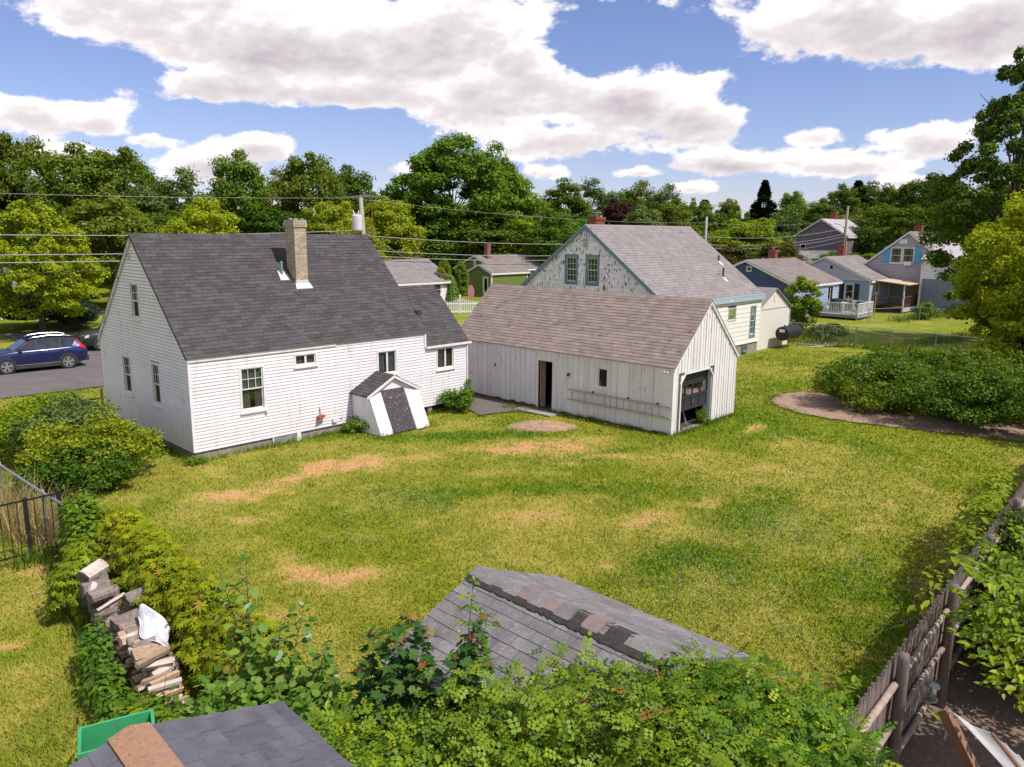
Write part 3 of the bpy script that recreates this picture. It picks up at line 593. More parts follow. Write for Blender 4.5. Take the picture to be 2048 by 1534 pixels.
for i in range(9):
    for k in range(13):
        a = 2 * math.pi * k / 12; r = i / 8; co.append((1.08 + 1.25 * r * math.cos(a) * (1 + .12 * random.random()), 26.05 + .65 * r * math.sin(a) * (1 + .12 * random.random()), .02 + .16 * (1 - r * r) * random.uniform(.7, 1.3) - .03 * r))
for i in range(8):
    for k in range(12): a, b = i * 13 + k, i * 13 + (k + 1) % 12; mb.poly([co[a], co[b], co[b + 13], co[a + 13]])
struct('soil_heap', mb, mat('raked_straw_soil', (.42, .27, .16), (.26, .17, .12), sc=8, rough=.95, bump=1, bsc=30))

# grass blades: fine near the camera, coarser further off
def excl(x, y):
    e = frame_in(x, y, HN, HU, HV, -.02, 10.85, -.02, 7.2) | frame_in(x, y, HN, HU, HV, 5.5, 7.6, -1.5, 0) | frame_in(x, y, GN_, GU, GV, -.02, 4.5, -.02, 10.6)
    e |= frame_in(x, y, rA, rd, rn, -90, 140, -.02, 6.5) | frame_in(x, y, rA, rd, rn, 3.6, 7.0, 6.4, 22)
    U_, V_ = rot(YW); e |= frame_in(x, y, Vector((7.37, 36.77, 0)), U_, V_, 0, 14, -.3, 10)
    q = ((x - 1.08) / 1.25) ** 2 + ((y - 26.05) / .65) ** 2 < .8; e |= q
    return e
def inpoly(x, y, P):
    r = np.zeros(x.shape, bool); n_ = len(P)
    for i in range(n_):
        x0, y0 = P[i]; x1, y1 = P[(i + 1) % n_]; c = ((y0 > y) != (y1 > y)) & (x < (x1 - x0) * (y - y0) / (y1 - y0 + 1e-12) + x0); r ^= c
    return r
def blades(nb, seed, rmin, rmax, name, hk=1.0, az=.78, power=0.0):
    rs = np.random.RandomState(seed); u_ = rs.uniform(0, 1, nb); r = rmin * (rmax / rmin) ** u_ if power == 0 else (rmin + (rmax - rmin) * u_)
    th = rs.uniform(-az, az, nb); x = r * np.sin(th); y = r * np.cos(th)
    ok = ~excl(x, y) & ~inpoly(x, y, E1) & ~((x - y * .9 > -3.0 + .0) & (y < 15.8) & (x * .745 - (y) * .667 > -2.05)) 
    d = dryness(x, y); ok &= rs.uniform(0, 1, nb) > d * .35; x, y, r, d = x[ok], y[ok], r[ok], d[ok]; n_ = len(x); lu = lushness(x, y)
    h = (.038 + .03 * rs.uniform(0, 1, n_) + .03 * lu) * hk * (1 - .4 * d); w = .0045 * (1 + r / 9); an = rs.uniform(0, 2 * np.pi, n_); ln = rs.uniform(.3, 1.1, n_) * h
    z = gz(x, y); ca, sa = np.cos(an), np.sin(an); la = rs.uniform(0, 2 * np.pi, n_)
    co = np.stack([np.stack([x - ca * w, y - sa * w, z - .005], 1), np.stack([x + ca * w, y + sa * w, z - .005], 1), np.stack([x + np.cos(la) * ln, y + np.sin(la) * ln, z + h], 1)], 1)
    me = bpy.data.meshes.new(name); me.vertices.add(n_ * 3); me.vertices.foreach_set('co', co.reshape(-1).astype(np.float32)); me.loops.add(n_ * 3); me.loops.foreach_set('vertex_index', np.arange(n_ * 3, dtype=np.int32))
    me.polygons.add(n_); me.polygons.foreach_set('loop_start', (np.arange(n_) * 3).astype(np.int32)); me.update(calc_edges=True)
    for nm, v in (('dry', d), ('lush', lu), ('rnd', rs.uniform(0, 1, n_))): a = me.attributes.new(nm, 'FLOAT', 'FACE'); a.data.foreach_set('value', v.astype(np.float32))
    me.materials.append(GRASS); o = link(name, me, stuff=True); o['label'] = 'short mown green and straw coloured grass of the lawn'; return o
blades(620000, 4, 7.0, 48, 'grass_blades')
# long unmown grass along walls and fences
def tufts(name, lines, n, seed, h0, h1, m, w=.012, spread=.16, label=None):
    rs = np.random.RandomState(seed); P = []
    wts = np.array([math.hypot(b[0] - a[0], b[1] - a[1]) for a, b in lines]); k = rs.choice(len(lines), n, p=wts / wts.sum()); t = rs.uniform(0, 1, n)
    A = np.array([l[0] for l in lines])[k]; B = np.array([l[1] for l in lines])[k]; p = A + (B - A) * t[:, None] + rs.normal(size=(n, 2)) * spread
    dens = fbm(p[:, 0], p[:, 1], .9, seed); ok = rs.uniform(.2, .75, n) < dens; p = p[ok]; n = len(p)
    h = rs.uniform(h0, h1, n) * (.4 + 1.1 * fbm(p[:, 0], p[:, 1], .6, seed + 5)); an = rs.uniform(0, 6.28, n); la = rs.uniform(0, 6.28, n); ln = h * rs.uniform(.2, .9, n)
    ca, sa = np.cos(an) * w, np.sin(an) * w; x, y = p[:, 0], p[:, 1]; mxp = x + np.cos(la) * ln * .4; myp = y + np.sin(la) * ln * .4; z = gz(x, y)
    co = np.stack([np.stack([x - ca, y - sa, z], 1), np.stack([x + ca, y + sa, z], 1), np.stack([mxp + ca * .7, myp + sa * .7, z + h * .65], 1), np.stack([x + np.cos(la) * ln, y + np.sin(la) * ln, z + h * .95], 1), np.stack([mxp - ca * .7, myp - sa * .7, z + h * .65], 1)], 1)
    me = arrmesh(name, co, [(0, 1, 2, 4), (4, 2, 3)], rs.uniform(0, 1, n), m); o = link(name, me, stuff=True)
    if label: o['label'] = label
    return o
LF_GRASS = leafmat('long_grass_blade', (.07, .13, .010), (.20, .28, .03), .35)
LF_EDGE = LF_GRASS
def hl(a, b): p = HN + HU * a + HV * b; return (p.x, p.y)
def gl(a, b): p = GN_ + GU * a + GV * b; return (p.x, p.y)
tufts('long_grass', [(hl(-.15, -.1), hl(5.5, -.15)), (hl(-.2, 0), hl(-.2, 7)), (hl(7.7, -.2), hl(10.8, -.2)), (hl(5.3, -1.7), hl(7.8, -1.7)), (gl(-.12, 0), gl(-.12, 10.4)), (gl(0, -.15), gl(4.6, -.15)), (gl(4.6, 0), gl(4.6, 10)), (gl(-.9, 7), gl(-.15, 4.8))], 14000, 12, .06, .24, LF_GRASS, w=.007, spread=.11, label='long unmown grass along the foot of the walls')
tufts('fence_grass', [((17.5, 48.2), (22.5, 44.6)), ((22.5, 44.6), (27, 40.2)), ((27, 40), (33, 34)), ((24.5, 47), (33, 52)), ((30, 60), (38, 66)), ((18, 49.5), (23, 53))], 9000, 14, .2, .75, LF_GRASS, w=.02, spread=.35, label='tall rank grass growing through the far wire fence')
tufts('dry_reed_grass', [((-11.4, 17.2), (-9.4, 15.2)), ((-11.9, 16.9), (-10.4, 15.6))], 2600, 16, .4, 1.15, LF_STRAW, w=.008, spread=.25, label='tall dry straw coloured grass beside the wire fence')
tufts('woodpile_weeds', [((-6.2, 11.0), (-4.4, 8.6)), ((-9.1, 14.6), (-8.2, 13.4)), ((-7.2, 12.2), (-5.6, 10.3)), ((-10.0, 14.3), (-9.2, 15.4))], 5000, 18, .12, .42, LF_GRASS, w=.009, spread=.2, label='weeds and long grass round the woodpile foot')
tufts('edge_grass', [(E1[i], E1[i + 1]) for i in range(0, 7)] + [(E1[11], E1[12]), (E1[12], E1[13]), (E1[13], E1[14]), (E1[14], E1[0])], 5200, 22, .05, .13, LF_GRASS, w=.008, spread=.14, label='ragged grass growing over the edge of the soil bed')
tufts('street_edge_grass', [((rA + rd * -8)[:2], (rA + rd * 12)[:2]), ((rA + rd * -8 + rn * 6.5)[:2], (rA + rd * 3.4 + rn * 6.5)[:2])], 4000, 26, .04, .14, LF_GRASS, w=.014, spread=.12, label='ragged grass creeping over the street edge')
tufts('path_grass', [((-1.9, 29.0), (-1.2, 27.6)), ((-1.2, 27.6), (.2, 28.3)), ((.2, 28.3), (1.5, 28.5)), ((-.2, 26.2), (2.3, 26.5)), ((-.1, 25.8), (2.2, 25.6))], 2200, 24, .05, .14, LF_GRASS, w=.007, spread=.13, label='ragged grass at the edges of the path and soil heap')
# white clover heads in the lawn
def clover():
    rs = np.random.RandomState(77); spots = [(6.3, 16.6, 1.6, 900), (4.2, 13.8, 1.5, 650), (2.6, 12.6, 1.3, 300), (-2.4, 18.6, 1.4, 350), (6.0, 19.5, 2.0, 350), (-3.2, 16.2, 1.2, 150), (7.2, 14.6, 1.0, 250), (3.0, 16.5, 2.5, 350), (0, 14.5, 2.5, 200), (-7.8, 17.6, .8, 120), (5, 11.6, 1.0, 180), (-18.0, 31.0, 2, 140), (-8.6, 13.2, .7, 60), (9, 20, 3, 250)]
    P = np.concatenate([rs.normal(size=(n, 2)) * s * .55 + np.array([x, y]) for x, y, s, n in spots]); ok = ~excl(P[:, 0], P[:, 1]); P = P[ok]; n = len(P)
    base = np.array([(1, 0, 0), (0, 1, 0), (-1, 0, 0), (0, -1, 0), (0, 0, .9), (0, 0, -.7)]); s = rs.uniform(.006, .012, n); z = gz(P[:, 0], P[:, 1]) + rs.uniform(.05, .085, n)
    co = base[None] * s[:, None, None] + np.stack([P[:, 0], P[:, 1], z], 1)[:, None, :]
    me = arrmesh('clover_heads', co, [(0, 1, 4), (1, 2, 4), (2, 3, 4), (3, 0, 4), (1, 0, 5), (2, 1, 5), (3, 2, 5), (0, 3, 5)], rs.uniform(0, 1, n), mat('clover_white', (.75, .72, .66), (.5, .5, .4), sc=40))
    o = link('clover_heads', me, stuff=True); o['label'] = 'small white clover heads dotted over the lawn'
    P = rs.normal(size=(150, 2)) * np.array([.7, .2]) + np.array([1.9, 26.2]); s = rs.uniform(.012, .022, 150); co = base[None] * s[:, None, None] + np.stack([P[:, 0], P[:, 1] - .25 * (P[:, 0] - 1.9), rs.uniform(.08, .2, 150)], 1)[:, None, :]
    o = link('yellow_flowers', arrmesh('yellow_flowers', co, [(0, 1, 4), (1, 2, 4), (2, 3, 4), (3, 0, 4), (1, 0, 5), (2, 1, 5), (3, 2, 5), (0, 3, 5)], rs.uniform(0, 1, 150), mat('yellow_flower', (.65, .48, .02))), stuff=True); o['label'] = 'yellow weed flowers beside the soil heap'
clover()

# ------------------------------------------------------------------ white house
def house_white():
    T = thing('white_house', 'white clapboard house with charcoal shingle roof and tall tan brick chimney', 'house', HN, HY)
    bpy.context.view_layer.update()
    L1, L2, D, zb, ze, zr, ry, ze2 = 8.742, 10.833, 7.122, .247, 3.097, 6.489, 3.47, 2.57
    SL = (zr - ze) / ry; Mi = Matrix.Translation(HN) @ Matrix.Rotation(HY, 4, 'Z')
    fr = WF((0, 0, 0), (1, 0, 0), (0, -1, 0)); gl_ = WF((0, 0, 0), (0, 1, 0), (-1, 0, 0)); gr_ = WF((L1, 0, 0), (0, 1, 0), (1, 0, 0)); ex = WF((L2, 0, 0), (0, 1, 0), (1, 0, 0)); bk = WF((0, D, 0), (1, 0, 0), (0, 1, 0))
    of = [(1.50, 2.35, 1.20, 2.62), (3.37, 4.21, 2.39, 2.82), (6.58, 7.47, 1.69, 2.59), (9.29, 10.18, 1.57, 2.43)]
    og = [(4.43, 5.16, 1.28, 2.61), (2.05, 2.72, 1.28, 2.65), (3.21, 3.92, 3.88, 5.06)]
    yE = (6.489 - 3.097) / SL; yr2 = 2.05; zr2 = ze2 + SL * yr2
    gtop = lambda s: (ze + SL * s) - .07 if s < ry else (zr - (zr - ze) * (s - ry) / (D - ry)) - .07
    wall_core(T, fr, L1, zb, lambda s: ze - .05, of[:3], SHEATH); wall_core(T, WF((L1 + .001, 0, 0), (1, 0, 0), (0, -1, 0)), L2 - L1 - .001, zb + .001, lambda s: ze2 - .06, [(o[0] - L1, o[1] - L1, o[2], o[3]) for o in of[3:]], SHEATH)
    wall_core(T, gl_, D, zb, gtop, og, SHEATH, breaks=(ry,)); wall_core(T, gr_, D, zb, gtop, [], WHITE, breaks=(ry,)); wall_core(T, bk, L1, zb, lambda s: ze - .05, [], WHITE)
    etop = lambda s: min(ze2 + SL * s, zr2 - SL * (s - yr2)) - .06
    wall_core(T, ex, yr2 * 2, zb, etop, [], WHITE, breaks=(yr2,))
    # foundations
    mb = MB(); fr.box(mb, .05, 5.5, -.3, zb, -.1, -.03); mb.build('foundation', CONC, T); mb = MB(); gl_.box(mb, .05, D - .05, -.3, zb, -.1, -.03); mb.build('foundation', CONC, T)
    for a_, b_ in ((7.6, 7.85), (8.9, 9.1), (10.5, 10.7)): mb = MB(); fr.box(mb, a_, b_, -.3, zb, -.14, -.04); mb.build('footing', CONC, T)
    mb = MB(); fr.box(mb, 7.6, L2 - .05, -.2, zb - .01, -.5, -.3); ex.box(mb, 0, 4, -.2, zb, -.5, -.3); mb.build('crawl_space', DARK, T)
    mb = MB(); fr.box(mb, 2.5, 3.5, -.12, .23, -.03, -.01); fr.box(mb, 2.5, 2.55, -.12, .23, -.01, .02); fr.box(mb, 3.36, 3.5, -.12, .24, -.01, .025); fr.box(mb, 2.55, 3.36, -.12, -.04, -.01, .02)
    w = mb.build('basement_window', OLDW, T); mb = MB(); fr.box(mb, 2.55, 3.36, -.04, .23, -.009, .002); mb.build('pane', mat('dusty_pane', (.20, .23, .24), (.33, .32, .27), sc=5, rough=.15, spec=.7), w)
    # clapboards, one by one
    siding(T, fr, zb, ze - .06, .1018, lambda z: .06, lambda z: (L1 if z > ze2 - .05 else L2 - .06), of + [(5.49, 7.62, .2, 1.35), (4.97, 8.76, 2.95, 3.1)], WHITE)
    siding(T, gl_, zb, zr - .1, .1018, lambda z: max(.06, (z + .05 - ze) / SL + .02 if z > ze else .06), lambda z: min(D - .05, D - (z + .05 - ze) / ((zr - ze) / (D - ry)) - .02 if z > ze else D - .05), og, WHITE)
    mb = MB(); fr.box(mb, -.022, .06, zb, ze - .05, 0, .024); gl_.box(mb, .0, .06, zb, ze - .06, 0, .022); fr.box(mb, L2 - .06, L2 + .02, zb, ze2 - .05, 0, .022); mb.build('corner_board', WHITE, T); mb = MB(); gl_.box(mb, D - .05, D + .02, zb, ze - .05, 0, .022); mb.build('corner_board', WHITE, T)
    # roof
    UV = Vector((0, 1, SL)).normalized(); oh = .07
    P0 = Vector((-oh, -oh, ze - oh * SL + .03)); S_ = (Vector((0, ry, zr + .03)) - Vector((0, -oh, ze - oh * SL + .03))).length
    r = slab(T, P0, (1, 0, 0), L1 + 2 * oh, UV, S_, ROOFD, .07); shingles(r, P0 + Vector((0, -.02, -.02)), (1, 0, 0), L1 + 2 * oh, UV, S_ + .02, ROOFD, .1435, .33, inv=Mi, stag=.37)
    UB = Vector((0, -(D - ry), zr - ze)).normalized(); PB = Vector((-oh, D + oh, ze - oh * (zr - ze) / (D - ry) + .03)); SB = (Vector((0, ry, zr + .03)) - Vector((0, PB.y, PB.z))).length
    slab(T, PB, (1, 0, 0), L1 + 2 * oh, UB, SB, ROOFD, .07)
    mb = MB(); n_ = 30
    for i in range(n_): x0 = -oh + (L1 + 2 * oh) * i / n_; x1 = x0 + (L1 + 2 * oh) / n_ - .006; z_ = .004 * (i % 2); mb.hexa([(x0, ry - .12, zr - .08 + z_), (x1, ry - .12, zr - .08 + z_), (x1, ry, zr + .045 + z_), (x0, ry, zr + .045 + z_), (x0, ry - .12, zr - .064 + z_), (x1, ry - .12, zr - .064 + z_), (x1, ry, zr + .065 + z_), (x0, ry, zr + .065 + z_)], random.random())
    mb.build('ridge_cap', ROOFD, T)
    # lower roof over the right end
    P2 = Vector((L1 + oh + .01, -oh, ze2 - oh * SL + .03)); S2 = yr2 / UV.y + oh / UV.y
    r = slab(T, P2, (1, 0, 0), L2 - L1 + .02, UV, S2, ROOFD, .07, 'lower_roof'); shingles(r, P2 + Vector((0, -.02, -.02)), (1, 0, 0), L2 - L1 + .02, UV, S2 + .02, ROOFD, .1435, .33, inv=Mi, stag=.37, maxp=60)
    U2 = Vector((0, -1, SL)).normalized(); slab(T, (L1 + oh + .01, 2 * yr2 + oh, ze2 - oh * SL + .03), (1, 0, 0), L2 - L1 + .02, U2, S2, ROOFD, .07, 'lower_roof')
    # trim: rakes, fascia, gutters
    def rake(name, x0, x1, ya, za, yb, zb_, m):
        mb = MB(); mb.hexa([(x0, ya, za - .16), (x1, ya, za - .16), (x1, yb, zb_ - .16), (x0, yb, zb_ - .16), (x0, ya, za), (x1, ya, za), (x1, yb, zb_), (x0, yb, zb_)]); mb.build(name, m, T)
    RK = mat('flaking_white_rake', (.66, .64, .60), (.52, .49, .44), sc=5, rough=.8, d=((.22, .12, .07), 7, .56, .66, (1, 1, 1.5)))
    rake('rake_board', -oh - .004, .0, ry, zr - .05, D + oh, ze - oh * .93 - .045, RK); rake('rake_board', -.035, .0, -oh * .6, ze - .1, ry, zr - .085, TRIM)
    rake('rake_board', L1 + .0, L1 + oh - .012, -oh * .5, ze - .08, ry, zr - .07, TRIM)
    mb = MB(); fr.box(mb, -.03, 4.95, ze - .17, ze - .045, .0, .055); mb.build('fascia', TRIM, T); mb = MB(); fr.box(mb, 4.95, L1 + .05, ze - .095, ze - .045, .0, .06); mb.build('fascia', TRIM, T)
    mb = MB(); fr.box(mb, 4.97, 8.74, ze - .155, ze - .098, .0, .02); mb.build('bare_board', BAREW, T)
    mb = MB(); fr.box(mb, L1 - .03, L1 + .05, ze2 - .1, ze - .1, .0, .05); mb.build('end_board', TRIM, T)
    mb = MB(); fr.box(mb, L1 + .03, L2 + .16, ze2 - .125, ze2 - .045, .04, .125); mb.build('gutter', WPLAS, T)
    mb = MB(); p = [(L2 + .0, -.09, ze2 - .12), (L2 + .0, -.045, ze2 - .2), (L2 + .0, -.045, .12), (L2 + .0, -.09, .03)]; mb.tube(p, .035, 6); mb.build('downspout', WPLAS, T)
    # windows
    window(T, fr, *of[0], split='h', cols=3, rows=2, curt=CURT, shade=SHADE); window(T, fr, *of[1], split='v', cw=.055, curt=CURT); window(T, fr, *of[2], split='v', curt=CURT, cw=.06); window(T, fr, *of[3], split='v', curt=BLIND, cw=.05, curt2=1)
    for o_ in og: window(T, gl_, *o_, split='h', cols=3, rows=2, cw=.06, curt=CURT)
    mb = MB(); gl_.box(mb, 3.60, 3.76, 5.72, 6.0, .02, .05); v = mb.build('gable_vent', OLDW, T); mb = MB(); [gl_.box(mb, 3.61, 3.75, 5.74 + .05 * k, 5.755 + .05 * k, .05, .062) for k in range(5)]; mb.build('louvre', TAR, v)
    # chimney, brick by brick
    cx0, cx1, cy0, cy1 = 4.63, 5.08, 1.76, 2.36; zt = 7.0; ch = MB(); ch.box((cx0 + .008, cy0 + .008, 4.6), (cx1 - .008, cy1 - .008, zt)); c = ch.build('chimney', MORTAR, T)
    bl, bh, g = .19, .062, .008; shx = MB().box((0, 0, 0), (bl, .03, bh)).mesh('brick', BRICKT); shy = MB().box((0, 0, 0), (.03, bl, bh)).mesh('brick', BRICKT)
    z = 4.62; k = 0
    while z < zt - bh:
        for (axis, a0, a1, pl, sgn) in ((0, cx0, cx1, cy0, 1), (0, cx0, cx1, cy1 - .03, 1), (1, cy0 + .031, cy1 - .031, cx0, 1), (1, cy0 + .031, cy1 - .031, cx1 - .03, 1)):
            s = a0 - (bl * .5 if k % 2 else 0)
            if (axis == 0 and pl > cy0 + .1) or (axis == 1 and pl > cx0 + .1): 
                continue
            while s < a1 - .01:
                p, q = max(s, a0), min(s + bl, a1)
                yy = pl if axis == 0 else p
                zr_ = ze + SL * (cy0 if axis == 0 else (p + q) / 2) - .1
                if q - p > .03 and z > zr_:
                    j = random.uniform(-.003, .003)
                    if axis == 0: link('brick', shx, c, M=Matrix.Translation((p, pl + j, z)) @ Matrix.Diagonal(((q - p) / bl, 1, 1, 1)))
                    else: link('brick', shy, c, M=Matrix.Translation((pl + j, p, z)) @ Matrix.Diagonal((1, (q - p) / bl, 1, 1)))
                s += bl + g
        z += bh + g; k += 1
    mb = MB()
    for zz, e_, r_ in ((6.80, .035, .1), (6.872, .045, .5), (6.944, .03, .8)):
        for i in range(5): x_ = cx0 - e_ + (cx1 - cx0 + 2 * e_) * i / 5; mb.box((x_, cy0 - e_, zz), (x_ + (cx1 - cx0 + 2 * e_) / 5 - .006, cy1 + e_, zz + .064), random.random())
    mb.build('corbel', BRICKT, c); mb = MB(); mb.box((cx0 - .02, cy0 - .02, 7.01), (cx1 + .02, cy1 + .02, 7.04))
    for i in range(7): a = random.uniform(cx0, cx1 - .1); b = random.choice([cy0 - .01, cy0 + .02, cy1 - .1]); mb.box((a, b, 7.04), (a + .09, b + .09, 7.04 + random.uniform(.02, .06)))
    mb.build('mortar_crown', MORTAR, c)
    zf = lambda y: ze + SL * y + .075
    mb = MB(); mb.hexa([(cx0 - .08, cy0 - .14, zf(cy0 - .14) - .02), (cx1 + .1, cy0 - .14, zf(cy0 - .14) - .02), (cx1 + .06, cy0 - .002, zf(cy0) - .02), (cx0 - .04, cy0 - .002, zf(cy0) - .02), (cx0 - .08, cy0 - .14, zf(cy0 - .14)), (cx1 + .1, cy0 - .14, zf(cy0 - .14)), (cx1 + .06, cy0 - .002, zf(cy0) + .03), (cx0 - .04, cy0 - .002, zf(cy0) + .03)]); mb.box((cx0 - .012, cy0 - .012, zf(cy0) - .1), (cx1 + .012, cy0 - .001, zf(cy0) + .14)); mb.box((cx0 - .012, cy0, zf(cy0) - .1), (cx0 - .001, cy1, zf(cy0) + .1))
    mb.build('chimney_flashing', FLASH, c)
    vx, vy = 4.30, 2.12; mb = MB(); mb.tube([(vx, vy, zf(vy) - .1), (vx, vy, zf(vy) + .12)], .045, 8); mb.tube([(vx, vy, zf(vy) + .12), (vx, vy, zf(vy) + .42)], .045, 10); v = mb.build('vent_pipe', PVC, T, smooth=False)
    mb = MB(); P_ = lambda x_, y_, d_: (vx + x_, vy + y_, zf(vy + y_) + d_); mb.hexa([P_(-.16, -.2, -.02), P_(.16, -.2, -.02), P_(.1, .12, -.02), P_(-.1, .12, -.02), P_(-.16, -.2, .0), P_(.16, -.2, .0), P_(.1, .12, .0), P_(-.1, .12, .0)]); mb.build('vent_flashing', FLASH, T)
    # small fittings on the front wall
    mb = MB(); fr.box(mb, 4.69, 4.87, .36, .50, .015, .09); mb.build('outlet_box', WPLAS, T)
    mb = MB(); mb.tube([fr.P(4.23, .95, .03), fr.P(4.22, .8, .06), fr.P(4.2, .66, .12)], .014, 5); mb.hexa([fr.P(4.08, .60, .02), fr.P(4.36, .64, .02), fr.P(4.36, .66, .20), fr.P(4.08, .56, .20), fr.P(4.12, .68, .02), fr.P(4.34, .70, .02), fr.P(4.34, .70, .18), fr.P(4.12, .66, .18)]); mb.build('hose_hanger', RUST, T)
    mb = MB(); mb.tube([fr.P(5.05, .44, .0), fr.P(5.05, .44, .06)], .02, 6); mb.tube([fr.P(2.27, 1.05, .0), fr.P(2.33, 1.06, .07)], .018, 6); mb.build('wall_tap', PLAST, T)
    # bulkhead over the cellar steps
    h = 5.51; h1 = 7.58; zw = 1.33; dp = .95; zp = 1.86
    b = MB(); P = fr.P; xm = (h + h1) / 2
    b.hexa([P(h, -.1, 0), P(h + .06, -.1, 0), P(h + .06, -.1, 1.52), P(h, -.1, 1.62), P(h, zw, 0), P(h + .06, zw, 0), P(h + .06, zw, dp), P(h, zw, dp)]); b.hexa([P(h1 - .06, -.1, 0), P(h1, -.1, 0), P(h1, -.1, 1.62), P(h1 - .06, -.1, 1.62), P(h1 - .06, zw, 0), P(h1, zw, 0), P(h1, zw, dp), P(h1 - .06, zw, dp)])
    b.build('bulkhead_side', WHITE, T)
    k = 0; z = .02
    while z < zw - .02:          # lap boards on the left cheek
        o1 = 1.62 - (z / zw) * (1.62 - dp) - .05; o2 = 1.62 - ((z + .1) / zw) * (1.62 - dp) - .05; q = MB()
        q.hexa([P(h - .013, z, 0.02), P(h - .013, z, o1), P(h, z, o1), P(h, z, .02), P(h - .003, z + .1, .02), P(h - .003, z + .1, o2), P(h, z + .1, o2), P(h, z + .1, .02)]); q.build('clapboard', WHITE, T); z += .1
    def fp(a, t, o=0.):           # sloping front: a across, t up the slope (0..1)
        base = P(a, .0 + t * zw, 1.62 + (dp - 1.62) * t); n_ = Vector((0, -zw, 1.62 - dp)).normalized(); return base + n_ * o
    b = MB()
    for a0, a1, t0, t1, o in ((h, h + .12, 0, 1, .03), (h1 - .12, h1, 0, 1, .03)): b.hexa([fp(a0, t0, -.03), fp(a1, t0, -.03), fp(a1, t0, o), fp(a0, t0, o), fp(a0, t1, -.03), fp(a1, t1, -.03), fp(a1, t1, o), fp(a0, t1, o)])
    b.build('bulkhead_corner_board', TRIM, T)
    for k in range(13):
        t0, t1 = k / 13, (k + 1) / 13
        for a0, a1 in ((h + .12, h + .52), (h1 - .60, h1 - .12)):
            q = MB(); q.hexa([fp(a0, t0, -.01), fp(a1, t0, -.01), fp(a1, t0, .012), fp(a0, t0, .012), fp(a0, t1, -.01), fp(a1, t1, -.01), fp(a1, t1, .002), fp(a0, t1, .002)]); q.build('clapboard', WHITE, T)
    q = MB(); q.hexa([P(h, zw, dp - .05), P(h1, zw, dp - .05), P(h1, zw, dp), P(h, zw, dp), P(xm, zp - .04, dp - .05), P(xm + .001, zp - .04, dp - .05), P(xm + .001, zp - .04, dp), P(xm, zp - .04, dp)]); q.build('bulkhead_gable', WHITE, T)
    q = MB(); a0, a1 = h + .52, h1 - .60; q.hexa([fp(a0, .02, 0), fp(a1, .02, 0), fp(a1, .02, .03), fp(a0, .02, .03), fp(a0, 1.06, 0), fp(a1, 1.06, 0), fp(a1, 1.06, .03), fp(a0, 1.06, .03)]); dr = q.build('bulkhead_door', PEELD, T)
    q = MB(); q.hexa([fp(a1, 0, .0), fp(a1 + .04, 0, .0), fp(a1 + .04, 0, .04), fp(a1, 0, .04), fp(a1, 1.08, .0), fp(a1 + .04, 1.08, .0), fp(a1 + .04, 1.08, .04), fp(a1, 1.08, .04)]); q.build('door_edge', BAREW, dr)
    for sgn, e_ in ((-1, h - .1), (1, h1 + .1)):
        A_ = P(e_, zw - .05, dp + .09); B_ = P(xm, zp + .02, dp + .09); Uv = (B_ - A_); P0 = A_ if sgn < 0 else A_
        rr = slab(T, A_, (0, 1, 0), dp + .09, Uv, Uv.length, ROOFD, .05, 'bulkhead_roof'); shingles(rr, A_, (0, 1, 0), dp + .09, Uv, Uv.length, ROOFD, .143, .3, inv=Mi)
        q = MB(); q.hexa([A_ + Vector((0, -.02, -.1)), B_ + Vector((0, -.02, -.1)), B_ + Vector((0, 0, -.1)), A_ + Vector((0, 0, -.1)), A_ + Vector((0, -.02, -.01)), B_ + Vector((0, -.02, -.01)), B_ + Vector((0, 0, -.01)), A_ + Vector((0, 0, -.01))]); q.build('bulkhead_trim', TRIM, T)
    # aerial at the right end of the ridge
    q = MB(); q.tube([(L1 + .1, ry - .3, zr - .8), (L1 + .1, ry - .3, zr + 1.55)], .022, 6); mast = q.build('aerial_mast', RUST, T)
    q = MB(); tp = Vector((L1 + .1, ry - .3, zr + 1.5)); bd = Vector((.8, .6, 0)).normalized(); sdv = Vector((-.6, .8, 0))
    q.tube([tp - bd * .8, tp + bd * .8], .012, 4)
    for i, hl_ in enumerate((.75, .7, .62, .55, .5, .42, .36, .3)): c_ = tp + bd * (-.75 + i * .2); q.tube([c_ - sdv * hl_ + Vector((0, 0, -.05)), c_ + Vector((0, 0, .02)), c_ + sdv * hl_ + Vector((0, 0, -.05))], .008, 4)
    q.build('aerial', GALV, mast)
    q = MB(); q.box((L1 + .08, .5, 3.62), (L1 + .3, .7, 3.8)); q.tube([(L1, .6, 3.7), (L1 + .2, .6, 3.72)], .03, 6); q.build('flood_light', PLAST, T)
    return T
house_white()

